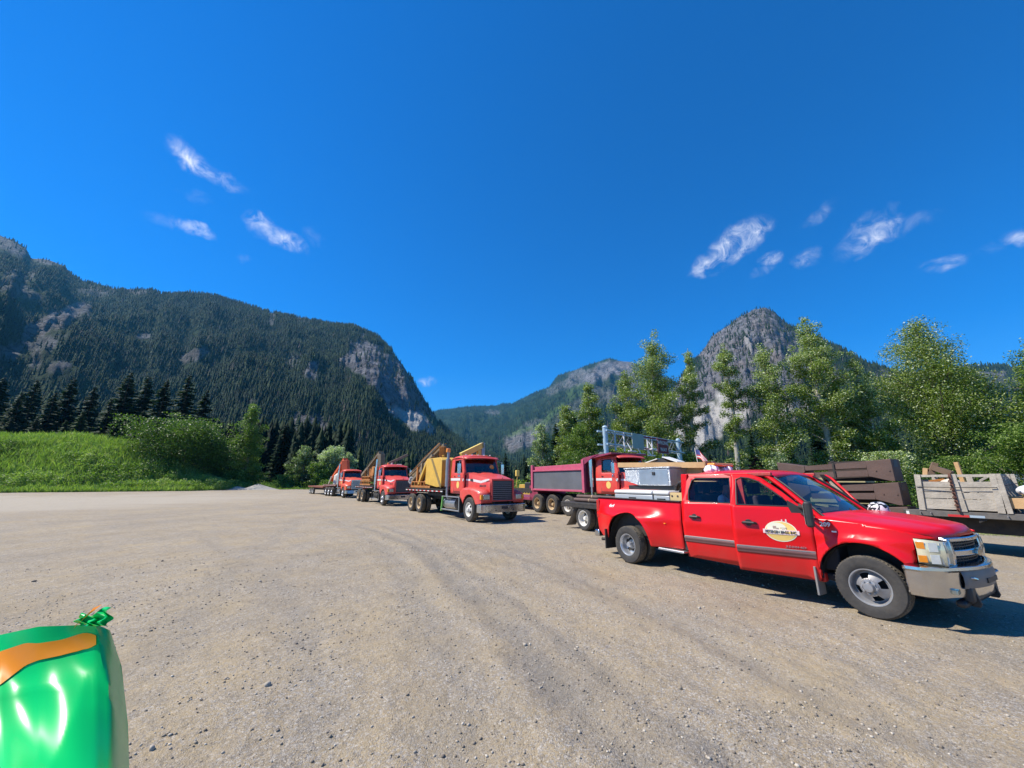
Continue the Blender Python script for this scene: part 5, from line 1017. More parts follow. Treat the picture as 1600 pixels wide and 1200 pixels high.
        mb = MB(); V = arc(0, .53, .64, 15, 165, 14); mb.add([(x, sg * 1.14, z) for x, z in V] + [(x, sg * .5, z) for x, z in V], [(i, i + 1, 16 + i, 15 + i) for i in range(14)]); mb.build('wheel_liner', BLKM, t)
    g = MB(); g.box(.98, 1.05, -gw, gw, .90, .95); g.box(.98, 1.05, -gw, gw, 1.80, 1.87)
    for y in (-gw, gw): g.box(.98, 1.05, y - .035, y + .035, .90, 1.87)
    g = g.build('grille', red if nose == 'mack' else CHR, t, bevel=.01)
    MB().box(.95, .985, -gw, gw, .92, 1.84).build('grille_backing', BLK, g)
    mb = MB()
    if nose == 'mack':
        for k in range(10): mb.box(.985, 1.005, -gw + .04, gw - .04, .985 + k * .083, .995 + k * .083)
    else:
        for k in range(22): mb.box(.985, 1.045, -gw + .05 + k * .0485, -.48 + k * .0485, .95, 1.82)
    mb.build('grille_bars', mat('grille_chrome', (.45, .45, .47), .3, .8), g)
    if nose == 'mack': mb = MB(); mb.tube([(.98, 0, 1.88), (1.0, 0, 1.93), (1.05, 0, 1.97)], [.02, .03, .01], 6); mb.build('bonnet_ornament', CHR, g)
    mb = MB(); mb.prism([(-1.22, -.30), (-1.18, .0), (-.9, .08), (.9, .08), (1.18, .0), (1.22, -.30), (1.17, -.30), (1.12, -.05), (-1.12, -.05), (-1.17, -.30)], .44, .78, 'z')
    for i, v in enumerate(mb.V): mb.V[i] = (v[1] + 1.12, v[0], v[2])
    bpo = mb.build('front_bumper', CHR, t, bevel=.015)
    mb = MB(); mb.box(1.195, 1.21, -.16, .16, .58, .70); mb.build('licence_recess', BLK, bpo)
    mb = MB()
    for y in (-.45, .45): mb.box(1.19, 1.205, y - .04, y + .04, .52, .56)
    mb.build('tow_eye_slots', BLK, bpo)
def stack(t, y=-1.08, x=-2.62, top=3.25, beacon=True, m=None):
    mb = MB(); mb.tube([(x, y, 1.05), (x, y, 1.5)], .07, 10); mb.tube([(x, y, 1.5), (x, y, 2.9)], .125, 14); mb.tube([(x, y, 2.9), (x, y, top)], .075, 12); mb.tube([(x + .3, y * .6, .9), (x + .1, y, .95), (x, y, 1.1)], .07, 8); s = mb.build('exhaust_stack', m or STL, t, smooth=True)
    if beacon:
        mb = MB(); mb.lathe([(.0, .22), (.10, .20), (.12, .10), (.12, .0), (.0, .0)], 14, c=(x, y - .02, top), ax='z'); mb.build('beacon', AMB, s, smooth=True)
def chassis(t, x0, x1=1.0, axles=(), mid=True):
    mb = MB()
    for y in (-.43, .43): mb.box(x0, x1, y - .045, y + .045, .80, 1.06)
    for x in (x0 + .1, x0 + 2, x0 + 4, -1.5): mb.box(x - .04, x + .04, -.43, .43, .84, 1.0)
    for x in axles: mb.tube([(x, -.95, .52), (x, .95, .52)], .09, 10); mb.lathe([(0, -.2), (.2, -.1), (.22, 0), (.2, .1), (0, .2)], 12, c=(x, 0, .52)); mb.box(x - .5, x + .5, -.5, -.38, .60, .72); mb.box(x - .5, x + .5, .38, .5, .60, .72)
    mb.tube([(0, -.95, .50), (0, .95, .50)], .07, 8); mb.box(-.8, .8, -.38, .38, .6, 1.5); mb.build('chassis', BLKM, t)
def wheels(t, axles, fm=None, rm=None, dual=True):
    put(fm or HW_F, t, (0, -1.04, .53)); put(fm or HW_F, t, (0, 1.04, .53), True)
    for i, x in enumerate(axles):
        w = rm[i] if isinstance(rm, (list, tuple)) else (rm or HW_T)
        put(w, t, (x, -1.08, .52), spin=i * .7); put(w, t, (x, 1.08, .52), True)
        if dual: put(w, t, (x, -.76, .52)); put(w, t, (x, .76, .52), True)
def tanks(t, col=ALU, step=GRN, x0=-3.1, x1=-1.05):
    for sg in (-1, 1):
        mb = MB(); mb.tube([(x0, sg * .80, .68), (x1 - .7, sg * .80, .68)], .27, 18); mb.build('fuel_tank', col, t, smooth=True)
        mb = MB(); mb.box(x0, x1, sg * 1.0 - .16, sg * 1.0 + .16, 1.0, 1.04); mb.box(x0, x1, sg * 1.12 - .04, sg * 1.12 + .04, .36, .42); mb.box(x1 - .06, x1, sg * 1.0 - .16, sg * 1.0 + .16, .40, 1.0); sp = mb.build('running_step', ALU, t, bevel=.008)
        mb = MB(); mb.beam((x0 - .05, sg * 1.12, .30), (x0 + .10, sg * 1.12, 1.02), .09, .05); mb.build('step_bracket', step, sp)
        MB().box(-.98, -.94, sg * 1.0 - .18, sg * 1.0 + .18, .32, .95).build('mud_flap', BLK, t)
def deckpart(t, x0, x1, z0=1.22, z1=1.36, w=1.2, top=None, tape=True):
    mb = MB(); mb.box(x0, x1, -w, w, z0 + .06, z1); mb.box(x0, x1, -w, -w + .06, z0, z1 - .02); mb.box(x0, x1, w - .06, w, z0, z1 - .02)
    k = x0 + .2
    while k < x1: mb.box(k, k + .07, -w + .05, w - .05, z0 - .08, z0 + .06); k += .45
    d = mb.build('deck', top or BLKM, t)
    if tape:
        mr = MB(); mw = MB(); k = x0 + .1; i = 0
        while k < x1 - .3:
            for sg in (-1, 1): (mr if i % 2 else mw).box(k, k + .26, sg * (w + .004) - .003, sg * (w + .004) + .003, z0 + .01, z0 + .055)
            k += .30; i += 1
        mr.build('reflective_tape', REFL_R, d); mw.build('reflective_tape', REFL_W, d)
    return d
def crane(t, base, elbow, tip, m1, m2, w=.24, y=0., cab=None):
    """folded lattice crane: base and tip low, elbow high"""
    b, e, f = Vector(base), Vector(elbow), Vector(tip); c = MB(); c.beam(b, e, w, w * 1.1); o = c.build('crane_arm', m1, t, bevel=.02)
    c = MB(); c.beam(e + Vector((0, .12, .1)), f + Vector((0, .12, .05)), w * .55, w * .6); c.beam(e + Vector((0, -.14, .16)), f + Vector((0, -.14, .1)), w * .4, w * .5); c.build('crane_jib', m2, o, bevel=.015)
    c = MB(); d = (f - e)
    for k in range(9):
        p = e + d * (k / 9); q = e + d * ((k + 1) / 9); c.beam(p + Vector((0, .15, .1 if k % 2 else -.2)), q + Vector((0, .15, -.2 if k % 2 else .1)), .035, .035)
    c.tube([e + Vector((0, .2, .2)), e + d * .5 + Vector((0, .26, .26)), f + Vector((0, .2, .18))], .025, 6); c.tube([e + Vector((0, -.25, .22)), e + d * .5 + Vector((0, -.26, .2)), f + Vector((0, -.2, .12))], .02, 6)
    c.build('crane_hose', m1, o)
    c = MB(); c.tube([b + d * .0 + Vector((-.15, 0, .3)), b + (e - b) * .55 + Vector((-.3, 0, 0))], .07, 10); c.tube([b + (e - b) * .5 + Vector((-.3, 0, 0)), b + (e - b) * .9 + Vector((-.05, 0, 0))], .04, 8); c.build('crane_cylinder', STL, o, smooth=True)
    return o
def rig_frame(t, x0, x1, z, m, hi=.9):
    c = MB()
    for y in (-.85, .85):
        c.box(x0, x1, y - .06, y + .06, z, z + .12); c.box(x0, x1, y - .04, y + .04, z + .32, z + .38)
        k = x0 + .05
        while k < x1: c.box(k, k + .07, y - .05, y + .05, z, z + .38); k += (x1 - x0) / 6
    for k in range(5): x = x0 + .1 + (x1 - x0 - .2) * k / 4; c.box(x - .05, x + .05, -.9, .9, z + .02, z + .14)
    return c.build('crane_base', m, t, bevel=.008)
def clutter(t, x0, x1, z, m, n, seed, hh=.9):
    r = random.Random(seed); c = MB()
    for i in range(n):
        x = r.uniform(x0, x1); y = r.uniform(-.75, .75); h = r.uniform(.2, hh); k = r.random()
        if k < .4: c.box(x - .08, x + .1, y - .06, y + .08, z + .1, z + .1 + h)
        elif k < .7: c.tube([(x, y, z + .1), (x + r.uniform(-.4, .4), y + r.uniform(-.2, .2), z + .1 + h)], r.uniform(.03, .07), 8)
        else: c.tube([(x, y, z + .2), (x + r.uniform(-.3, .3), y, z + .3 + h), (x + r.uniform(-.6, .6), y + .2, z + .2)], .025, 6)
    return c.build('machinery', m, t)
GT = 'red heavy trucks parked in a row'
# ---- T1 nearest heavy truck with the yellow cabinet
t1 = empty('crane_truck', (-.988, 18.924, 0), R_(-56.3), 'nearest red heavy truck with a black grille, carrying a yellow cabinet and folded crane', 'truck', GT)
conv_cab(t1, TRED); stack(t1, m=STL); AX = (-6.2, -7.6); chassis(t1, -8.6, axles=AX); wheels(t1, AX); tanks(t1); deckpart(t1, -8.7, -2.9)
MB().box(-5.5, -3.6, -.95, -.88, 1.0, 1.2).build('tool_tray', BLKM, t1)
mb = MB(); mb.prism([(-6.05, 1.62), (-6.02, 3.0), (-5.95, 3.06), (-4.0, 3.06), (-3.72, 2.9), (-3.72, 1.50), (-4.4, 1.45)], -.95, -.15); yc = mb.build('cabinet', YEL, t1, bevel=.02)
mb = MB(); mb.box(-4.6, -4.3, -1.0, -.952, 1.5, 3.05, rot=Matrix.Rotation(R_(-38), 3, 'Y')); 
mb = MB(); mb.prism([(-5.30, 3.03), (-5.05, 3.03), (-3.75, 1.62), (-3.75, 1.90 - .5), (-3.95, 1.52)], -.962, -.948); mb.build('cabinet_band', mat('ochre_dark', (.22, .15, .05), .7), yc)
mb = MB(); mb.tube([(-4.6, -.55, 3.05), (-4.6, -.55, 3.2), (-4.4, -.55, 3.2), (-4.4, -.55, 3.05)], .025, 6); mb.build('lifting_eye', YEL, yc)
rig_frame(t1, -8.6, -5.4, 1.38, ORG); crane(t1, (-6.35, .35, 1.55), (-6.1, .1, 3.85), (-9.4, -.6, 2.05), ORG, BRN, .34); clutter(t1, -8.4, -6.2, 1.5, ORG, 40, 4, 1.1); clutter(t1, -7.8, -6.1, 1.6, BRN, 26, 14, 1.5); MB().beam((-8.8, -.75, 1.75), (-6.25, -.45, 3.3), .20, .18).build('crane_strut', BRN, t1, bevel=.02); MB().beam((-7.4, -.8, 1.6), (-6.2, -.8, 2.9), .16, .2).build('crane_prop', YEL, t1, bevel=.02)
mb = MB(); mb.tube([(-9.35, -.62, 2.0), (-9.5, -.62, 1.75), (-9.35, -.6, 1.6)], [.12, .16, .10], 10); mb.build('grapple', mat('grapple_grey', (.42, .40, .38), .6), t1, smooth=True)
mb = MB(); mb.beam((-3.1, -.1, 3.14), (-3.1, 1.25, 3.78), .30, .30); c_ = mb.build('boom', YELB, t1, bevel=.015); MB().box(-3.25, -2.95, 1.1, 1.32, 3.1, 3.9).build('boom_end', STL, c_, bevel=.02); MB().box(-3.2, -3.0, .9, 1.1, 3.0, 3.5).build('boom_prop', YELB, c_)
mb = MB(); mb.box(-3.4, -2.8, -.2, 1.3, 1.36, 1.6); mb.box(-3.25, -2.95, .2, .5, 1.6, 3.2); mb.build('boom_pedestal', YELB, t1, bevel=.02)
mb = MB(); mb.box(-1.75, -1.55, -.35, .15, 3.04, 3.11); lb = mb.build('light_bar', AMB, t1, bevel=.02); MB().box(-1.7, -1.6, .2, .7, 3.04, 3.09).build('light_bar_lens', AMB, lb, bevel=.01)
for y in (-.7, -.35, 0, .35, .7): MB().lathe([(0, .05), (.035, .04), (.04, 0)], 8, c=(-1.35, y, 3.055), ax='z').build('marker_lamp', WHT, t1)
# yellow marker lamp on the bonnet's far side
mb = MB(); mb.tube([(.75, .92, 1.4), (.78, .98, 2.05)], .018, 6); l_ = mb.build('hood_mirror', YELB, t1); MB().box(.70, .82, .90, 1.08, 2.0, 2.28).build('mirror_housing', YELB, l_, bevel=.02)
mb = MB(); mb.lathe([(0, .08), (.12, .06), (.14, 0), (.12, -.02)], 14, c=(-.95, .55, 2.45), ax='x'); mb.build('dash_lamp', AMB, t1)
# ---- T2 middle truck
t2 = empty('crane_truck', (-8.78, 30.76, 0), R_(-56), 'middle red heavy truck with a plain white bumper, carrying a folded brown crane', 'truck', GT)
conv_cab(t2, TRED); stack(t2, m=CHR, beacon=False, top=3.5); chassis(t2, -8.6, axles=AX); wheels(t2, AX, HW_A); tanks(t2, BLKM, BLKM); deckpart(t2, -9.0, -2.9)
rig_frame(t2, -8.6, -4.9, 1.40, ORG); rig_frame(t2, -8.2, -5.2, 1.80, ORG); crane(t2, (-5.6, .2, 1.7), (-5.5, 0, 4.15), (-9.6, -.4, 2.2), BRN, BRN, .46); clutter(t2, -8.2, -5.2, 1.8, ORG, 36, 9, 1.5); clutter(t2, -7.8, -5.0, 1.6, BRN, 20, 19, 1.6)
mb = MB(); mb.lathe([(0, -.2), (.42, -.2), (.42, .2), (0, .2)], 18, c=(-5.3, -.5, 2.6)); mb.build('cable_reel', ORG, t2)
mb = MB(); mb.beam((-3.1, -.2, 3.1), (-3.0, 1.6, 4.0), .18, .20); mb.build('boom', BRN, t2); mb = MB(); mb.box(-3.3, -2.9, -.3, .2, 1.36, 3.1); mb.build('boom_pedestal', BLKM, t2)
for i, y in enumerate((-.3, 0.)): MB().lathe([(0, .24), (.07, .22), (.10, .08), (.10, 0)], 12, c=(-2.1, y, 3.0), ax='z').build('beacon', (AMB, PLAT)[i], t2, smooth=True)
for y in (.3, .45, .6): MB().lathe([(0, .12), (.06, .1), (.07, 0)], 10, c=(-1.6, y, 3.0), ax='z').build('marker_lamp', WHT, t2)
mb = MB(); mb.box(-.98, -.96, -.55, .1, 2.25, 2.6); mb.build('dash_sign', mat('dash_yellow', (.45, .42, .12), .6), t2)
# ---- T3 far truck with chromed tall grille and orange crane
t3 = empty('crane_truck', (-17.62, 44.37, 0), R_(-52), 'farthest red heavy truck with a tall chrome grille, carrying an orange crane arm', 'truck', GT)
conv_cab(t3, TRED2, 'tall', stripe=True, logo=False); stack(t3, m=CHR, beacon=False, top=3.7); A3 = (-4.6, -6.0, -7.4); chassis(t3, -8.6, axles=A3); wheels(t3, A3, HW_A, HW_A); tanks(t3, ALU, BLKM, -3.0); deckpart(t3, -9.2, -2.9, top=mat('deck_brown', (.20, .11, .07), .8))
crane(t3, (-4.2, .3, 1.5), (-4.5, 0, 4.2), (-9.0, -.2, 1.75), ORGB, ORGB, .62); mb = MB(); mb.tube([(-6.6, -.1, 1.36), (-6.6, -.1, 2.4), (-6.5, -.1, 2.7)], [.55, .5, .2], 16); mb.build('water_tank', PLAT, t3, smooth=True); MB().beam((-7.6, -.9, 1.4), (-6.5, -.9, 2.3), .12, .12).build('ramp', PLAT, t3)
mb = MB(); mb.prism([(-4.0, 1.36), (-4.0, 2.5), (-3.2, 2.7), (-3.2, 1.36)], -.9, .3); mb.build('winch_box', PLAT, t3, bevel=.03)
mb = MB(); mb.box(1.24, 1.26, -1.0, -.35, .46, .76); mb.build('blue_bumper_patch', mat('bumper_blue', (.20, .38, .60), .3, .4), t3)  # blue patch over the right part of the chrome bumper
# far flatbed trailer
tl = empty('flatbed_trailer', (-17.62 - .616 * 14.5, 44.37 + .788 * 14.5, 0), R_(-52), 'low brown flatbed trailer hitched behind the farthest truck, on small white wheels', 'trailer')
deckpart(tl, -3.6, 5.4, .95, 1.10, 1.2, top=mat('trailer_brown', (.30, .11, .07), .8), tape=False); mb = MB(); mb.box(-3.6, 5.2, -.5, .5, .6, .92); mb.beam((5.2, 0, .8), (6.6, 0, .9), .2, .2); mb.build('trailer_frame', BLKM, tl)
WS = wheel_asset(.40, .24, .22, 'rear', WRIM, ribs=False)
for x in (-2.6, -1.6, -.6): put(WS, tl, (x, -1.0, .40)); put(WS, tl, (x, 1.0, .40), True)
# ---- dump truck
D = Vector((math.cos(R_(-58.5)), math.sin(R_(-58.5)))); DO = Vector((3.96, 21.84)) + D * 4.4
dt = empty('dump_truck', (DO.x, DO.y, 0), R_(-58.5), 'dump truck with a maroon tipping box, grey steel side panel and red cab', 'truck')
conv_cab(dt, TRED); stack(dt, m=CHR, beacon=False, top=3.0, x=-2.6, y=-1.1); AD = (-4.4, -5.8, -7.2); chassis(dt, -8.0, axles=AD)
HW_W = wheel_asset(.52, .27, .30, 'front', WRIM); wheels(dt, AD, HW_F, [HW_W, HW_T, HW_T])
MB().box(-3.3, -2.6, -1.1, -.5, .5, 1.1).build('battery_box', ALU, dt, bevel=.02)
PANEL = mat('dull_steel', (.19, .20, .22), .45, .4, var=.25, vs=1.2, dust=.25, dcol=(.2, .19, .17)); x0, x1 = -7.7, -2.95
for sg in (-1, 1):
    MB().box(x0 + .12, x1 - .1, sg * 1.19 - .015, sg * 1.19 + .015, 1.34, 2.32).build('steel_panel', PANEL, dt)
    mb = MB(); mb.box(x0, x1, sg * 1.2 - .07, sg * 1.2 + .05, 2.32, 2.40); mb.prism([(x0, 2.40), (x1, 2.40), (x1, 2.66), (x0 + .1, 2.60)], sg * 1.13 - .02, sg * 1.13 + .02); mb.box(x0, x0 + .18, sg * 1.2 - .08, sg * 1.2 + .06, 1.22, 2.70); mb.box(x1 - .18, x1, sg * 1.2 - .08, sg * 1.2 + .06, 1.2, 2.85); mb.box(x0, x1, sg * 1.2 - .06, sg * 1.2 + .04, 1.24, 1.34); mb.build('box_side', PINKM, dt, bevel=.012)
    mr = MB(); mw = MB()
    for k in range(15): (mr if k % 2 else mw).box(x0 + .2 + k * .3, x0 + .48 + k * .3, sg * 1.245 - .004, sg * 1.245 + .004, 1.27, 1.32)
    mr.build('reflective_tape', REFL_R, dt); mw.build('reflective_tape', REFL_W, dt)
mb = MB(); mb.box(x0, x1, -1.15, 1.15, 1.22, 1.3); mb.box(x1 - .08, x1 - .02, -1.15, 1.15, 1.3, 2.85); mb.box(x0, x0 + .08, -1.15, 1.15, 1.3, 2.5); mb.build('box_floor', MAROON, dt)
mb = MB(); mb.prism([(x1 - .1, 2.80), (x1 - .1, 2.92), (x1 + 1.9, 2.98 + .12), (x1 + 1.9, 3.02)], -1.22, 1.22); mb.prism([(x1 - .18, 2.6), (x1 - .1, 2.92), (x1 + 1.2, 3.08), (x1 + .6, 2.90), (x1 + .05, 2.6)], -1.24, -1.2); mb.build('cab_shield', MAROON, dt, bevel=.01)
mb = MB(); mb.box(x0 - .5, x0, -.9, .9, .75, .95); mb.box(x0 - .1, x0, -1.1, 1.1, 1.15, 2.3); mb.build('tailgate', MAROON, dt)
for y in (-.6, -.3): MB().box(-1.6, -1.45, y - .08, y + .08, 3.05, 3.13).build('marker_lamp', WHT, dt)
# ---- low maroon trailer and yellow machine between the trucks
ml = empty('equipment_trailer', (1.2, 27.0, 0), R_(-58.5), 'low dark red equipment trailer between the nearest heavy truck and the dump truck', 'trailer')
mb = MB(); mb.box(-4.2, 2.0, -1.1, 1.1, .62, .82); mb.prism([(1.6, .62), (2.6, .62), (2.6, .9), (2.2, 1.5), (1.6, 1.5)], -1.1, 1.1); mb.build('deck', MAROON, ml, bevel=.02)
mb = MB()
for k in range(7): mb.prism([(-.2 + k * .3, 1.3), (-.2 + k * .3, 1.1), (-.05 + k * .3, 1.02), (.1 + k * .3, 1.1), (.1 + k * .3, 1.3)], -1.12, -1.06)
mb.box(-.2, 2., -1.1, -1.0, 1.22, 1.34); mb.build('toothed_rail', BLKM, ml)
for x in (-2.6, -1.5): put(WS, ml, (x, -1.0, .40)); put(WS, ml, (x, 1.0, .40), True)
ym = empty('yellow_machine', (1.35, 31.5, 0), R_(-40), 'small yellow earthmoving machine partly seen between the trucks', 'machine')
mb = MB(); mb.box(-1.4, 1.2, -.7, .7, .7, 1.5); mb.prism([(-1.3, 1.5), (-1.2, 2.1), (-.2, 2.1), (0, 1.5)], -.5, .5); mb.build('body', YEL, ym, bevel=.05); ym.scale = (.62, .62, .72)
mb = MB(); mb.beam((.2, 0, 1.4), (1.3, 0, 2.5), .25, .3); mb.beam((1.3, 0, 2.5), (1.9, 0, 1.5), .2, .25); mb.build('boom', YELB, ym, bevel=.02); MB().box(-.2, .7, -.65, .65, 1.5, 2.3).build('cab', BLK, ym, bevel=.05)
for sg in (-1, 1): MB().prism([(-1.4, .0), (1.2, 0), (1.5, .35), (1.2, .7), (-1.4, .7), (-1.7, .35)], sg * .9 - .2, sg * .9 + .2).build('track', BLKM, ym, bevel=.05)
# ---- flatbed truck parked behind the pickup
fo = (3.67, 15.74); ft = empty('flatbed_trailer', (fo[0], fo[1], 0), R_(-60.7), 'black flatbed trailer loaded with pipes, its white wheel and mud flap behind the pickup', 'trailer')
mb = MB(); mb.box(-1.3, 4.35, -1.2, 1.2, .90, .98); mb.box(-1.3, 4.35, -1.2, -1.12, .80, .90); mb.box(-1.32, -1.26, -1.2, 1.2, .78, .97); mb.box(-1.2, 4.3, -.5, -.38, .60, .88); mb.box(-1.2, 4.3, .38, .5, .60, .88); mb.build('deck', BLKM, ft, bevel=.01)
WB = wheel_asset(.43, .25, .27, 'rear', WRIM); WB2 = wheel_asset(.43, .25, .27, 'front', WRIM)
for y, fl in ((-1.03, False), (-.75, False), (1.03, True), (.75, True)): put(WB, ft, (0, y, .43), fl)
for sg in (-1, 1):
    def flf(u, v, sg=sg): return (-.62 - .40 * (1 - u) ** 1.6 + .05 * u, sg * (.72 + .46 * v), .08 + .66 * (1 - u) if False else .10 + .62 * u)
    surf('mud_flap', flf, 8, 2, mat('flap_rubber', (.11, .10, .09), .6, dust=.6), ft, thick=.012)
    MB().box(-1.36, -1.28, sg * .85 - .12, sg * .85 + .12, .82, .92).build('tail_light', REDL, ft)
mb = MB(); mb.beam((4.2, 0, .8), (5.4, 0, .7), .14, .14); mb.box(4.4, 4.52, -.08, .08, .02, .8); mb.build('drawbar', BLKM, ft)
for o in (HW_F, HW_T, HW_A, WS, WB, WB2, HW_W): purge(o)
# ================================================================ LOAD OF THE PICKUP
PM = local_frame(PO, PYAW)
def at_p(name, x, y, z, label, cat, group=None, rz=0):
    w = PM @ Vector((x, y, z)); return empty(name, w, R_(PYAW + rz), label, cat, group)
GP = 'things loaded on the red pickup'
DIA = mat('diamond_plate', (.52, .55, .58), .38, .8, var=.10, vs=3, bump=.8, bs=70)
for i, (x0, x1, lb) in enumerate(((-.62, .56, 'longer pale grey job box lying along the pickup bed wall'), (.60, 1.02, 'shorter pale grey job box next to the cab end of the bed'))):
    o = at_p('job_box', (x0 + x1) / 2, -.58, .86, lb, 'tool box', GP); h = (x1 - x0) / 2
    MB().box(-h, h, -.30, .30, 0, .62).build('body', mat('box_grey', (.50, .51, .52), .4, .35, var=.12), o, bevel=.015)
    MB().box(-h - .01, h + .01, -.32, .32, .625, .72).build('lid', mat('lid_grey', (.66, .65, .62), .45, .1, var=.08), o, bevel=.04, seg=3)
    mb = MB(); mb.box(-.10, .10, -.325, -.30, .50, .56); mb.build('latch', BLK, o)
tb = at_p('tool_box', 0, 0, 1.585, 'silver diamond plate tool box with a round black latch, above the bed of the pickup', 'tool box', GP)
mb = MB(); mb.box(-.30, .67, -.36, .28, .10, .50); mb.prism([(-.74, .22), (-.30, .10), (-.30, .50), (-.74, .50)], -.36, .28); mb.build('body', DIA, tb, bevel=.01)
mb = MB(); mb.box(-.25, .62, -.368, -.362, .13, .48); dr = mb.build('door', ALU, tb, bevel=.004); mb = MB(); mb.box(.17, .25, -.39, -.368, .34, .42); mb.build('latch', BLK, dr, bevel=.01)
MB().box(-.76, .69, -.38, .30, .505, .535).build('lid', DIA, tb, bevel=.006); MB().box(-.70, .72, -.30, .28, .0, .10).build('shade_strip', BLK, tb, bevel=.01)  # last box: black strip standing in for the dark shadow below the tool box
o = at_p('timber_beam', 0, .12, 2.12, 'long sawn timber lying across the top of the diamond plate tool box', 'timber', GP); mb = MB(); mb.beam((-1.40, 0, .11), (1.30, 0, .02), .14, .13); mb.build('beam', LUM, o, bevel=.004)
MB().beam((1.302, 0, .02), (1.34, 0, .02), .20, .17).build('end_block', mat('lumber_dark', (.36, .22, .11), .8), o)
o = at_p('plywood_stack', 1.05, .38, .86, 'tan plywood sheets standing on edge behind the cab of the pickup', 'plywood', GP); mb = MB(); mb.prism([(-.42, 0), (.28, 0), (.36, 1.05), (.20, 1.32), (-.30, 1.32), (-.44, 1.10)], -.12, .12); mb.build('sheets', PLY, o)
o = at_p('board', .05, .25, 2.245, 'white boards lying loose over the timber on the pickup load', 'board', GP); mb = MB(); mb.beam((-.55, 0, .0), (-.10, 0, .10), .30, .02); mb.beam((.02, .05, .14), (.45, .05, .0), .30, .02); mb.build('board_sheets', WHT, o); MB().prism([(-.24, .0), (.02, .12), (.20, .0)], -.12, .14).build('tarp', BLK, o)
o = at_p('hose_coil', 1.16, -.55, 1.38, 'black hose coiled in the pickup bed against the cab', 'hose', GP); mb = MB()
mb.tube([(.0 + .20 * math.cos(a * .5), .03 * math.sin(a * .7), .20 + .20 * math.sin(a * .5)) for a in range(44)], .022, 7); mb.tube([(-.2, 0, .02), (-.05, .03, .35), (.12, .05, .42), (.2, 0, .2)], .025, 7); mb.build('hose', BLK, o, smooth=True)
o = at_p('wood_crate', 1.12, -.78, .86, 'small wooden crate with round holes at the front of the bed', 'crate', GP); MB().box(-.12, .20, -.08, .08, 0, .69).build('side', PLY, o, bevel=.005)
for x in (-.04, .10): mb = MB(); mb.lathe([(0, -.086), (.022, -.086), (.022, -.08)], 12, c=(x, 0, .62)); mb.build('hole', INK, o)
o = at_p('american_flag', 1.02, .30, 2.0, 'small american flag on a stick fixed above the load of the pickup', 'flag', GP); mb = MB(); mb.tube([(0, 0, -.4), (-.10, 0, .56)], .008, 6); mb.build('stick', WHT, o)
FR, FW_, FB = mat('flag_red', (.55, .05, .06), .8), mat('flag_white', (.78, .76, .74), .8), mat('flag_blue', (.06, .08, .25), .8)
mb = MB()
for r in range(7):
    mb.mi = r % 2
    for c in range(10):
        def q(cc, rr): u = cc / 10; return (-.09 + u * .26 + rr * .004, .03 * math.sin(u * 7), .52 - rr * .030 - u * u * .24)
        if c < 4 and r < 4: mb.mi = 2
        else: mb.mi = r % 2
        mb.add([q(c, r), q(c + 1, r), q(c + 1, r + 1), q(c, r + 1)], [(0, 1, 2, 3)])
mb.build('cloth', [FR, FW_, FB], o)
o = at_p('survey_lamp', 1.30, .25, 1.86, 'small dark work lamp on a bent rod beside the flag', 'lamp', GP); mb = MB(); mb.tube([(-.25, 0, 0), (-.15, 0, .28), (.05, 0, .30)], .014, 6); mb.build('rod', BLK, o); mb = MB(); mb.lathe([(0, .07), (.05, .06), (.06, 0), (0, -.03)], 12, c=(.08, 0, .30), ax='z'); mb.build('lamp_head', mat('lamp_brown', (.08, .04, .03), .5), o, smooth=True)
mb = MB(); mb.box(1.60, 1.78, -.32, .36, 2.09, 2.165); mb.build('light_bar', AMB, pk, bevel=.03, seg=3)
mb = MB(); mb.beam((1.69, -.28, 1.93), (1.69, -.28, 2.09), .05, .05); mb.beam((1.69, .30, 1.93), (1.69, .30, 2.09), .05, .05, up=(1, 0, 0)); mb.box(1.62, 1.76, -.30, .34, 2.07, 2.09); mb.build('light_bar_bracket', BLK, pk)
for k, (y, lb) in enumerate(((-.36, 'crumpled white plastic bag on the pickup roof, nearer the tailgate'), (.12, 'crumpled white plastic bag on the pickup roof, nearer the windscreen'))):
    o = at_p('plastic_bag', 1.72, y + .02, 1.945, lb, 'bag', 'white bags below the light bar'); r_ = random.Random(k); mb = MB()
    def bf(u, v, r_=r_): a = u * 6.283; b = (v - .5) * 3.0; n = 1 + .22 * math.sin(5 * a + 3 * v) + .12 * math.sin(9 * a + 7 * v); return (.12 * math.cos(a) * math.cos(b) * n, .13 * math.sin(a) * math.cos(b) * n, .075 + .085 * math.sin(b) * n)
    surf('bag', bf, 24, 14, mat('bag_white', (.75, .75, .78), .35, var=.08), o)
hm = at_p('hard_hat', 4.02, .52, 1.285, 'black and white patterned hard hat lying on the bonnet of the pickup', 'helmet')
HM = bpy.data.materials.new('hat_pattern'); HM.use_nodes = True; t_ = HM.node_tree; n_ = N(t_, 'ShaderNodeTexNoise', i={'Scale': 14., 'Detail': 3., 'Distortion': 1.5}); LK(t_, N(t_, 'ShaderNodeTexCoord').outputs['Object'], n_.inputs['Vector']); r_ = N(t_, 'ShaderNodeValToRGB'); r_.color_ramp.elements[0].position = .5; r_.color_ramp.elements[1].position = .53; r_.color_ramp.elements[0].color = (.02, .02, .02, 1); r_.color_ramp.elements[1].color = (.72, .70, .70, 1); LK(t_, n_.outputs['Fac'], r_.inputs[0]); LK(t_, r_.outputs[0], t_.nodes['Principled BSDF'].inputs['Base Color']); t_.nodes['Principled BSDF'].inputs['Roughness'].default_value = .25
mb = MB(); mb.lathe([(0, .175), (.05, .172), (.09, .155), (.125, .11), (.14, .05), (.142, .01), (.135, .0), (.13, .01)], 28, ax='z'); mb.build('shell', HM, hm, smooth=True)
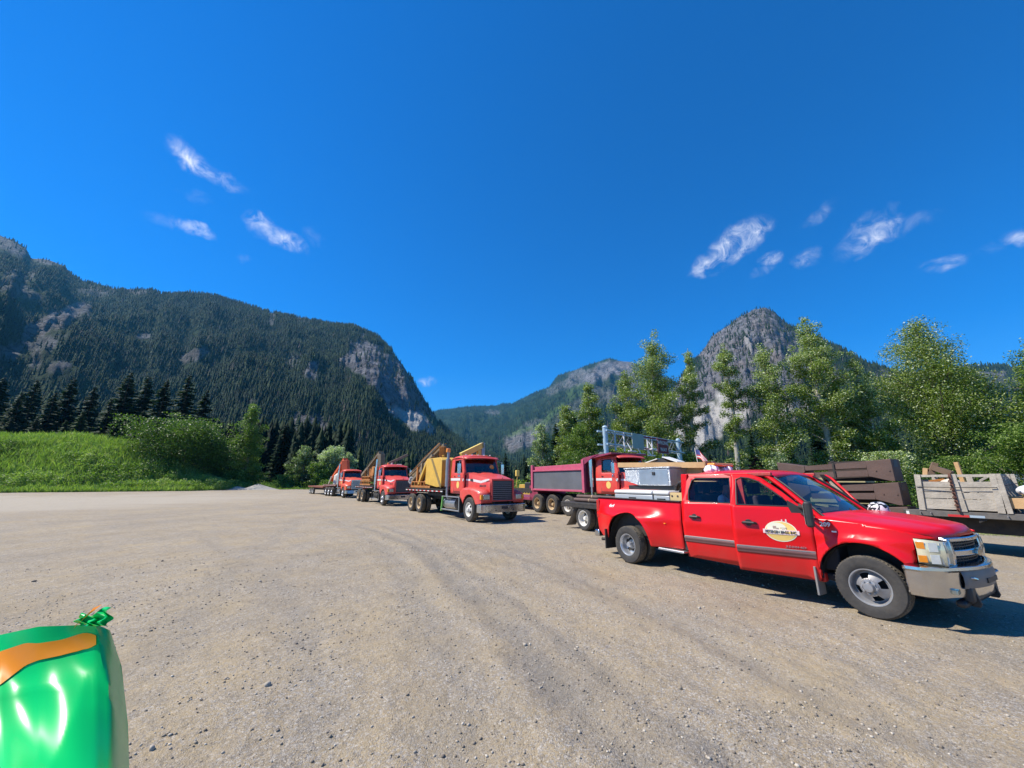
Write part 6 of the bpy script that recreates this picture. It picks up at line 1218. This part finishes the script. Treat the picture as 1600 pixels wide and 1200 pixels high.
mb = MB(); mb.lathe([(.138, .012), (.175, .002), (.178, -.004), (.138, .004)], 28, ax='z'); mb.build('brim', BLK, hm, smooth=True)
# ---- passenger on the back seat
def skin_body(name, pts, edges, rad, m, parent, root=0, sub=2):
    me = bpy.data.meshes.new(name); me.from_pydata(pts, edges, []); o = bpy.data.objects.new(name, me); COL.objects.link(o); o.parent = parent
    sk = o.modifiers.new('skin', 'SKIN'); sk.use_smooth_shade = True
    for i, r in enumerate(rad): me.skin_vertices[0].data[i].radius = (r, r) if not isinstance(r, tuple) else r
    for i in range(len(pts)): me.skin_vertices[0].data[i].use_root = (i == root)
    s = o.modifiers.new('sub', 'SUBSURF'); s.levels = sub; s.render_levels = sub; me.materials.append(m); return o
SKIN = mat('skin', (.28, .15, .10), .55, var=.08); SHIRT = mat('white_shirt', (.70, .70, .70), .8, var=.08); TROU = mat('trousers', (.05, .06, .09), .9); HAIR = mat('hair', (.02, .015, .012), .7)
pn = at_p('person', 2.06, -.50, .985, 'person in a white shirt sitting on the back seat of the pickup', 'person')
pts = [(0, 0, .05), (0, 0, .30), (.01, 0, .50), (.02, 0, .58), (.04, 0, .68), (.05, 0, .80), (.01, -.19, .48), (.10, -.27, .24), (.30, -.20, .14), (.37, -.17, .13), (.01, .19, .48), (.10, .26, .24), (.30, .18, .14), (.37, .15, .13), (.05, -.10, .03), (.45, -.12, .06), (.48, -.12, -.32), (.58, -.12, -.36), (.05, .10, .03), (.45, .12, .06), (.48, .12, -.32), (.58, .12, -.36), (.145, 0, .70)]
edg = [(0, 1), (1, 2), (2, 3), (3, 4), (4, 5), (2, 6), (6, 7), (7, 8), (8, 9), (2, 10), (10, 11), (11, 12), (12, 13), (0, 14), (14, 15), (15, 16), (16, 17), (0, 18), (18, 19), (19, 20), (20, 21), (4, 22)]
rad = [(.15, .12), (.14, .10), (.12, .09), .055, .095, .075, .06, .045, .034, .03, .06, .045, .034, .03, .09, .075, .05, .04, .09, .075, .05, .04, .022]
skin_body('body', pts, edg, rad, SKIN, pn)
skin_body('shirt', [(0, 0, .02), (0, 0, .30), (.01, 0, .50), (.015, 0, .55), (.01, -.19, .48), (.06, -.235, .34), (.01, .19, .48), (.06, .23, .34)], [(0, 1), (1, 2), (2, 3), (2, 4), (4, 5), (2, 6), (6, 7)], [(.165, .135), (.155, .115), (.135, .105), .075, .078, .07, .078, .07], SHIRT, pn)
skin_body('trousers', [(0, 0, .02), (.05, -.10, .02), (.45, -.12, .06), (.48, -.12, -.28), (.05, .10, .02), (.45, .12, .06), (.48, .12, -.28)], [(0, 1), (1, 2), (2, 3), (0, 4), (4, 5), (5, 6)], [(.16, .13), .105, .085, .065, .105, .085, .065], TROU, pn)
mb = MB(); mb.lathe([(0, .125), (.05, .118), (.088, .085), (.102, .03), (.098, -.03), (.09, -.035)], 18, c=(.03, 0, .77), ax='z'); mb.build('hair', HAIR, pn, smooth=True)
for y in (-.033, .033): mb = MB(); mb.lathe([(0, -.008), (.010, -.004), (.011, .004), (0, .008)], 10, c=(.128, y, .745), ax='x'); mb.build('eye', WHT, pn, smooth=True)
# ---- pipes on the flatbed behind
FM = local_frame(fo, -60.7)
for i, (y, z, r, x0, x1, lb) in enumerate(((-.75, 1.06, .075, -.95, 2.6, 'brown steel pipe nearest the edge of the flatbed behind the pickup'), (-.52, 1.06, .075, -.85, 2.8, 'middle brown steel pipe on the flatbed behind the pickup'), (-.64, 1.19, .07, -.9, 2.5, 'topmost brown steel pipe on the flatbed behind the pickup'), (-.22, 1.08, .10, -.6, 2.9, 'thick brown steel pipe farthest from the deck edge behind the pickup'))):
    o = empty('steel_pipe', FM @ Vector((x0, y, z)), R_(-60.7), lb, 'pipe', 'pipes on the flatbed behind the pickup'); mb = MB(); L_ = x1 - x0; mb.tube([(0, 0, 0), (L_, 0, 0)], r, 14, cap=False); mb.tube([(L_, 0, 0), (0, 0, 0)], r * .86, 14, cap=False); mb.build('pipe_wall', RUST, o, smooth=True); mb = MB(); mb.lathe([(r * 1.12, .9), (r * 1.12, .93)], 14, ax='x'); mb.build('band', mat('band_tan', (.5, .36, .2), .6), o)
# ================================================================ STEEL BEAMS, TRAILER AND CRATE ON THE RIGHT
def prof_beam(z0, x_off, lb):
    o = at_p('steel_beam', x_off, 7.0, z0, lb, 'steel beam', 'flared steel beams in a stack')
    mb = MB(); D0, D1 = 0, 1.25
    lf = [(-.66, .02), (-.66, .64), (.17, .48), (.17, .30), (.02, .28), (-.02, .08), (-.30, .0)]
    lf = [(-.66, .02), (-.68, .64), (.16, .49), (.16, .08 + .03), (-.30, .0)]
    rt = [(1.80, .14), (1.80, .58), (2.38, .63), (2.38, .0), (2.28, -.0)]; D1 = .62
    mb.prism([(-.66, .02), (-.68, .64), (.16, .49), (.16, .30), (-.30, .0)], D0, D1); mb.prism(rt, D0, D1)
    for z_a, z_b, z_c, z_d in ((.335, .49, .38, .58), (.10, .265, .14, .325)): mb.prism([(.16, z_a), (.16, z_b), (1.80, z_d), (1.80, z_c)], D0 + .015, D1 - .3)
    bb = mb.build('web', RUST, o, bevel=.012)
    mb = MB(); mb.prism([(.12, .40), (.18, .60), (.44, .60), (.44, .40)], 2.375, 2.384, 'x'); mb.build('end_pocket', INK, o)
    MB().prism([(.62, .0), (.55, .32), (.62, .62), (2.37, .62), (2.37, .0)], .63, .655).build('back_plate', mat('shaded_rust', (.05, .035, .03), .8, var=.3), o)  # rust colour darkened to carry the shade below the beam above
    mb = MB(); mb.box(.95, 1.0, -.02, .0, .06, .62); mb.box(.93, 1.02, -.03, .04, .585, .625); mb.build('lashing', BLKM, o)
    mb = MB()
    for x in (-.45, -.2, 2.0, 2.3): mb.tube([(x, -.004, .3), (x, -.018, .3)], .02, 8)
    mb.build('bolt', RUST, o); return o
prof_beam(1.785, 0, 'topmost flared brown steel beam, standing out against the trees behind the pickup'); prof_beam(1.125, .05, 'middle flared brown steel beam of the stack behind the pickup bonnet'); prof_beam(.465, .12, 'lowest flared brown steel beam, mostly hidden behind the pickup bonnet')
for i, (x, lb) in enumerate(((0.0, 'timber block under the left end of the steel beam stack'), (2.2, 'timber block under the right end of the steel beam stack'))):
    o = at_p('timber_block', x, 7.0, 0, lb, 'timber block'); MB().box(-.15, .15, .05, 1.2, 0, .455).build('block', OLDW, o, bevel=.01)
rt = at_p('flatbed_trailer', 0, 7.0, 0, 'dark flatbed trailer on the right carrying the old wooden crate and lumber', 'trailer')
DK = mat('deck_old', (.11, .105, .10), .7, .2, var=.3, vs=5, dust=.3)
mb = MB(); mb.box(2.42, 10.5, .02, 2.45, .97, 1.03); mb.box(2.40, 10.5, -.02, .05, .89, 1.035); mb.box(2.40, 2.46, -.02, 2.45, .85, 1.03); mb.build('deck', DK, rt, bevel=.006)
mb = MB()
for y in (.55, 1.9): mb.box(2.6, 10.5, y - .06, y + .06, .50, .95)
mb.box(2.5, 2.62, .2, 2.2, .55, .95)
k = 2.9
while k < 10.4: mb.prism([(k, .95), (k + .32, .95), (k, .78)], .03, .10); mb.box(k, k + .05, .1, 2.3, .80, .95); k += .85
mb.build('frame', BLKM, rt)
mb = MB(); mb.box(2.46, 2.52, -.03, -.02, .86, .99); mb.build('marker_plate', WHT, rt)
mr = MB(); mr.box(3.25, 3.62, -.026, -.02, .90, .955); mr.build('reflective_tape', REFL_R, rt); mr = MB(); mr.box(3.63, 3.88, -.026, -.02, .90, .955); mr.build('reflective_tape', DULL, rt)
for x in (2.75, 2.95, 4.25, 4.9): mb = MB(); mb.tube([(x, -.03, .98), (x, -.07, .96), (x, -.06, .92)], .014, 6); mb.build('stake_hook', STL, rt)
WX = wheel_asset(.45, .26, .28, 'rear', WRIM)
for x in (7.6, 8.7): put(WX, rt, (x, .30, .45)); put(WX, rt, (x, 2.15, .45), True)
purge(WX)
cr = at_p('wooden_crate', 0, 7.0, 1.035, 'open grey weathered wooden crate full of scrap wood on the trailer', 'crate')
r_ = random.Random(5)
for dy, nm in ((0, 'side_boards'), (1.35, 'side_boards')):
    mb = MB(); zs = [.08, .33, .50, .74]
    for i, (za, zb) in enumerate(((.09, .30), (.315, .47), (.485, .74))):
        mb.prism([(2.83, za), (3.47, za + .005), (3.47, zb - .004), (2.84, zb)], dy, dy + .03); mb.prism([(3.53, za), (4.16, za - .005), (4.17, zb + .002), (3.53, zb - .006)], dy, dy + .03)
    mb.box(2.84, 4.24, dy - .01, dy + .04, .86, .92); mb.build(nm, OLDW, cr)
    for xa, xb in ((2.80, 2.86), (3.56, 3.52), (4.17, 4.20), (4.30, 4.28)): MB().beam((xa, dy - .02, .0), (xb, dy - .02, .93), .035, .12 if xa < 4.25 else .09, up=(1, 0, 0)).build('post', OLDW, cr)
mb = MB()
for k in range(4): mb.beam((4.26, .30 + k * .32, .0), (4.16, .28 + k * .32, .88), .10, .03, up=(0, 1, 0))
for z in (.15, .40, .65, .88): mb.box(4.14, 4.18, .0, 1.38, z, z + .14 if z < .8 else z + .05); mb.box(2.84, 2.87, .0, 1.38, z, z + .14 if z < .8 else z + .05)
mb.box(2.85, 4.2, .0, 1.38, .04, .09); mb.build('end_boards', OLDW, cr)
mb = MB(); mb.box(3.45, 3.50, -.075, -.045, -.02, .95); mb.build('lashing_bar', mat('rusty_bar', (.16, .07, .045), .8, var=.4, vs=12), cr); mb = MB(); mb.tube([(2.80, -.05, .60), (3.45, -.09, .595), (4.2, -.07, .60), (4.32, .4, .66), (4.34, 1.3, .70)], .010, 5); mb.build('lashing_cable', BLKM, cr)
mb = MB()
for k in range(9): z = .05 + k * .10; mb.lathe([(.022, -.012), (.034, 0), (.022, .012), (.012, 0), (.022, -.012)], 8, c=(3.46, -.10, z), ax='y' if k % 2 else 'x')
mb.build('chain', mat('rusty_bar', (.16, .07, .045)), cr)
def scrap(nm, a, b, w, h, m, lb, cat='scrap wood'):
    a, b = Vector(a), Vector(b); c = (a + b) / 2; o = at_p(nm, c.x, 7.0 + c.y, 1.035 + c.z, lb, cat); MB().beam(a - c, b - c, w, h).build('board', m, o, bevel=.004)
    return o
scrap('plank', (3.62, .35, .35), (3.58, .30, 1.24), .12, .035, LUM, 'pale plank sticking up steeply out of the wooden crate', 'plank')
scrap('plank', (2.95, .4, .74), (3.25, .5, .80), .10, .06, ORG, 'reddish board lying in the left half of the wooden crate', 'plank')
scrap('plank', (3.10, .6, .76), (3.4, .5, .81), .10, .06, LUM, 'orange tan board in the middle of the wooden crate', 'plank')
scrap('timber_offcut', (3.00, .45, .92), (3.14, .5, 1.24), .26, .12, mat('offcut_brown', (.16, .10, .06), .8, var=.3), 'dark brown timber offcut standing up at the left of the crate', 'offcut')
scrap('timber_offcut', (3.10, .42, 1.12), (3.42, .42, .94), .24, .14, mat('offcut_brown', (.16, .10, .06)), 'dark slanting offcut beside the upright one in the crate', 'offcut')
scrap('timber_offcut', (2.92, .38, .9), (2.96, .38, 1.10), .10, .10, LUM, 'small tan offcut below the dark one in the crate', 'offcut')
scrap('scrap_board', (3.55, .6, .55), (4.0, .7, .88), .12, .05, OLDW, 'grey board leaning inside the right half of the crate', 'board'); scrap('scrap_board', (3.0, .8, .4), (4.05, .9, .70), .3, .05, OLDW, 'wide grey board at the bottom of the crate', 'board')
o = at_p('rubble_bag', 3.35, 7.45, 1.75, 'crumpled pale sack among the scrap in the crate', 'sack'); surf('sack', lambda u, v: (.20 * math.cos(u * 6.283) * math.sin(v * 3.14), .16 * math.sin(u * 6.283) * math.sin(v * 3.14), .10 * math.cos(v * 3.14) * (1 + .2 * math.sin(u * 19))), 16, 10, PLAT, o)
for k, (x0, x1, y, z, w, h, lb) in enumerate(((4.26, 6.6, .10, .12, .14, .24, 'thick tan timber nearest the front edge of the trailer'), (4.24, 6.3, .42, .30, .28, .09, 'flat tan plank on top of the thick timber on the trailer'), (4.5, 6.6, .75, .12, .2, .24, 'second thick tan timber behind the front one'))):
    scrap('lumber', (x0, y, z + h / 2 - .0), (x1, y, z + h / 2), w, h, LUM, lb, 'lumber')
for x, lb in ((4.62, 'wood block under the left part of the lumber on the trailer'), (5.9, 'wood block under the right part of the lumber on the trailer')): o = at_p('wood_block', x, 7.4, 1.035, lb, 'block'); MB().box(-.08, .08, -.4, .5, 0, .115).build('block', OLDW, o)
o = at_p('white_sack', 4.66, 7.42, 1.43, 'white crumpled sack lying on the lumber at the right edge', 'sack'); surf('sack', lambda u, v: (.24 * math.cos(u * 6.283) * math.sin(v * 3.14) * (1 + .12 * math.sin(u * 31)), .18 * math.sin(u * 6.283) * math.sin(v * 3.14), .13 + .13 * math.cos(v * 3.14) * (1 + .15 * math.sin(u * 25 + v * 5))), 26, 12, mat('bag_white', (.75, .75, .78)), o)
# tan insulation slab seen between the beams and the crate
o = at_p('timber_pile', 2.45, 8.6, 0, 'pile of pale yellow timber behind the steel beams', 'timber'); mb = MB(); mb.box(-3.0, -1.3, 0, .7, 1.05, 1.90); mb.box(-2.9, -1.4, .05, .65, 0, 1.04); mb.build('boards', mat('pale_timber', (.40, .35, .19), .8, var=.25, vs=3), o, bevel=.01)
# white van far behind
vp = YP(1550, 742, 35); vn = empty('van', (vp.x, 35, 0), R_(70), 'white van parked behind the trees above the wooden crate', 'van')
mb = MB(); mb.prism([(-2.6, .5), (-2.6, 2.6), (-2.4, 2.85), (1.0, 2.85), (1.9, 1.7), (2.7, 1.45), (2.75, .5)], -.95, .95); mb.build('body', WHT, vn, bevel=.06); mb = MB(); mb.prism([(.15, 1.75), (.15, 2.5), (.95, 2.5), (1.55, 1.75)], -.96, .96); mb.build('window', mat('dark_glass', (.02, .03, .04), .1), vn)
vn.scale = (1.1, 1.1, 1.13)
WV = wheel_asset(.36, .22, .20, 'alloy', ALU, ribs=False)
for x in (-1.7, 1.8): put(WV, vn, (x, -.85, .36)); put(WV, vn, (x, .85, .36), True)
purge(WV)
# ================================================================ SIGN GANTRY
GA, GB = Vector((6.30, 26.0, 0)), Vector((14.7, 34.2, 0)); gd = (GB - GA); gl = gd.length; gdn = gd.normalized(); gy = math.atan2(gd.y, gd.x)
ga = empty('sign_gantry', GA, gy, 'pale blue steel sign gantry standing behind the dump truck, with a truss between two posts', 'sign gantry')
GAB = mat('gantry_paint', (.40, .52, .58), .45, .2, var=.10, vs=1.5)
for x in (0, gl):
    mb = MB(); mb.tube([(x, 0, 0), (x, 0, 5.25)], .17 if x == 0 else .20, 16); mb.lathe([(.16 if x == 0 else .19, 0), (.20, .05), (.12, .16), (0, .20)], 14, c=(x, 0, 5.25), ax='z'); mb.build('post', GAB, ga, smooth=True)
mb = MB()
for z in (4.15, 5.05):
    for y in (-.35, .35): mb.tube([(-.4, y, z), (gl + .2, y, z)], .065, 8)
mb.build('chord', GAB, ga, smooth=True)
mb = MB(); nb = 12
for k in range(nb):
    xa, xb = gl * k / nb, gl * (k + 1) / nb
    for y in (-.35, .35): mb.tube([(xa, y, 4.15 if k % 2 else 5.05), (xb, y, 5.05 if k % 2 else 4.15)], .035, 6)
    mb.tube([(xa, -.35, 4.15), (xa, .35, 5.05)], .025, 5); mb.tube([(xb, -.35, 4.15), (xb, .35, 4.15)], .03, 5)
mb.build('truss_brace', mat('brace_dark', (.12, .13, .14), .6, .3), ga)
def gx(px):
    lo, hi = -2., 30.
    for _ in range(40):
        m = (lo + hi) / 2; p = GA + gdn * m; q = proj(np.array(p.x), np.array(p.y), np.array(4.6))[0]
        if q < px: lo = m
        else: hi = m
    return m
a, b = gx(978), gx(996); mb = MB(); mb.box(a, b, -.52, -.46, 4.05, 5.12); mb.build('sign_plate', mat('plate_grey', (.34, .40, .38), .5, .3, var=.08), ga, bevel=.01)
a, b = gx(1017), gx(1034); w_ = (b - a); SR = mat('sign_maroon', (.22, .025, .04), .45, var=.1, vs=2)
ws = MB().box(a, b, -.55, -.50, 3.85, 5.05).build('wrong_way_sign', SR, ga, bevel=.01)
mb = MB()
for z in (3.87, 5.01): mb.box(a + .03, b - .03, -.556, -.551, z, z + .02)
for x in (a + .03, b - .05): mb.box(x, x + .02, -.556, -.551, 3.87, 5.03)
mb.build('sign_border', REFL_W, ws)
SL = mat('sign_letters', (.62, .56, .56), .4)
text('lettering', 'WRONG', .40, SL, ws, ((a + b) / 2, -.558, 4.70), sx=w_ / 1.62, bold=.012); text('lettering', 'WAY', .40, SL, ws, ((a + b) / 2, -.558, 4.17), sx=w_ / 1.5, bold=.012)
a, b = gx(996), gx(1016); mb = MB(); mb.box(a, b, -.50, -.44, 4.92, 5.02); mb.box(a, b, -.50, -.44, 4.08, 4.16); mb.build('sign_rail', SR, ga)
for px in (952, 966, 1003, 1010, 1026):
    x = gx(px); mb = MB(); mb.box(x - .04, x + .04, -.48, -.40, 3.75 if px != 1026 else 3.5, 5.05); mb.build('hanger', REFL_W if px in (966, 1003, 1010) else GAB, ga)
for px, z in ((972, 3.72), (986, 3.58), (1002, 3.55), (1006, 4.02)):
    x = gx(px); mb = MB(); mb.box(x - .42, x + .42, -.85, -.60, z, z + .10); l_ = mb.build('sign_lamp', WHT, ga, bevel=.03); MB().beam((x, -.7, z + .08), (x, -.4, z + .65), .05, .05).build('lamp_arm', REFL_W, l_)
mb = MB(); mb.tube([(-.55, 0, 2.6), (-.55, 0, 3.5), (-.55, 0, 3.62)], [.26, .26, .10], 14); mb.box(-.55, 0, -.03, .03, 3.0, 3.06); mb.build('control_box', mat('box_dark_grey', (.12, .125, .12), .6), ga, smooth=False)
# ================================================================ GRAVEL HEAPS
for (px, wpx, h, lb) in ((402, 60, 1.15, 'larger pale gravel heap at the far edge of the yard'), (370, 50, .7, 'lower grey gravel heap left of the larger one')):
    y = 82; c = YP(px, 765, y); R0 = wpx / 600 * y * .97 / 2
    def hp(u, v, R0=R0, h=h): a = u * 6.2832; r = R0 * v * (1 + .12 * math.sin(3 * a) + .06 * math.sin(7 * a)); return (r * math.cos(a), r * math.sin(a) * .7, h * (1 - v) ** 1.2 * (1 + .1 * math.sin(5 * a)) - .05)
    o = empty('gravel_heap', (c.x, y, 0), 0, lb, 'gravel heap'); surf('heap', hp, 40, 14, mat('heap_gravel', (.34, .31, .26), .95, var=.2, vs=1, bump=.8, bs=6), o)
# ================================================================ GREEN SNACK BAG HELD CLOSE TO THE CAMERA
cr_, cu_, cf_ = Vector((1, 0, 0)), Vector((0, -_s, _c)), Vector((0, _c, _s))     # camera right, up, forward in the world
BD = .52
def bagpt(px, py, dep): k = (BD + dep) / 600; return Vector((0, 0, CAMH)) + cr_ * ((px - 800) * k) + cu_ * ((600 - py) * k) + cf_ * (BD + dep)
bo_ = bagpt(60, 1250, 0); bag = empty('snack_bag', bo_, 0, 'shiny green snack bag with an orange stripe, close in the lower left corner', 'snack bag')
def top_y(px): return float(np.interp(px, [-260, -100, 0, 60, 115, 150, 172, 190, 200], [1120, 1030, 992, 979, 977, 975, 985, 1010, 1060]))
def bagf(u, v, off=0.):
    # u: 0..1 across (front then side), v: 0 top .. 1 bottom
    e = float(np.interp(v, [0, .05, .12, .3, 1], [172, 190, 200, 203, 203]))
    px = -260 + (e + 260) * u; ty = top_y(min(px, 200)); py = ty + (1640 - ty) * v
    fold = 150 + 10 * math.sin(v * 5) + 20 * min(1, v * 5)
    q = max(0, (px - fold) / max(1, (e - fold))); f = min(1, max(0, (px + 260) / (fold + 260)))
    dep = -.035 * math.sin(math.pi * f * .92) * min(1, (v * 7) ** .8) + .05 * q ** 1.5 * (.35 + .65 * min(1, v * 6))
    dep += .02 + .035 * f + .17 * (1 - min(1.15, v / .36) ** 1.5) + .03 * q
    dep += .005 * math.sin(f * 9 + v * 13) * (1 - q) * min(1, v * 8) + .0035 * math.sin(f * 23 - v * 9) + .004 * abs(math.sin((f * 3 + v * 2.2) * 3.1)) * min(1, v * 10)
    if q > 0: dep += .010 * math.sin(v * 42 + q * 6) * q * (1 - v) + .006 * math.sin(v * 90 + 4 * q) * q * (1 - q)
    return bagpt(px, py, dep - off) - bo_
BAGM = mat('bag_green', (.004, .55, .12), .27, var=.03, spec=.3); BAGO = mat('bag_orange', (.90, .27, .005), .35, var=.12, vs=12, spec=.3)
bf_ = surf('foil', lambda u, v: bagf(u, v), 90, 90, BAGM, bag)
def back(u, v): p = bagf(u, v); a = bagf(0, v); b = bagf(1, v); f = u; c = a.lerp(b, f); return c + cf_ * (.05 * math.sin(math.pi * u) * min(1, v * 8))
surf('back_foil', back, 40, 40, BAGM, bag)
def stripe(u, v):
    px = -250 + 400 * u; yc = float(np.interp(px, [-250, -60, 0, 40, 95, 130, 150], [1150, 1075, 1044, 1022, 1012, 1002, 1000])); hw = float(np.interp(px, [-250, 0, 60, 100, 125, 140, 150], [34, 26, 13, 12, 13, 12, 7]))
    py = yc + (v - .5) * 2 * hw
    best = None
    e = 0.
    ty = top_y(px); vv = (py - ty) / (1640 - ty); e = float(np.interp(vv, [0, .05, .12, .3, 1], [172, 190, 200, 203, 203])); uu = (px + 260) / (e + 260); return bagf(uu, max(0, vv), .0015)
surf('orange_stripe', stripe, 60, 6, BAGO, bag)
r_ = random.Random(8); V = []; F = []
def crimp(u, v):
    px = 120 + 52 * u; py = 978 - 22 * v * (.6 + .6 * u) - 5 * math.sin(u * 9) * v; return bagpt(px + 6 * math.sin(v * 9 + u * 4), py, .165 + .004 * math.sin(u * 21 + v * 3) + .012 * v) - bo_
surf('crimped_corner', crimp, 30, 12, BAGM, bag)
surf('orange_edge', lambda u, v: bagpt(117 + 36 * u + 10 * (v - .5) * (.4 + u), 979 - 32 * u - 6 * (v - .5), .155 + .002 * math.sin(u * 7)) - bo_, 14, 4, mat('bag_orange', (.85, .26, .01)), bag)
for nm in ('orange_stripe', 'crimped_corner', 'orange_edge'):
    pass
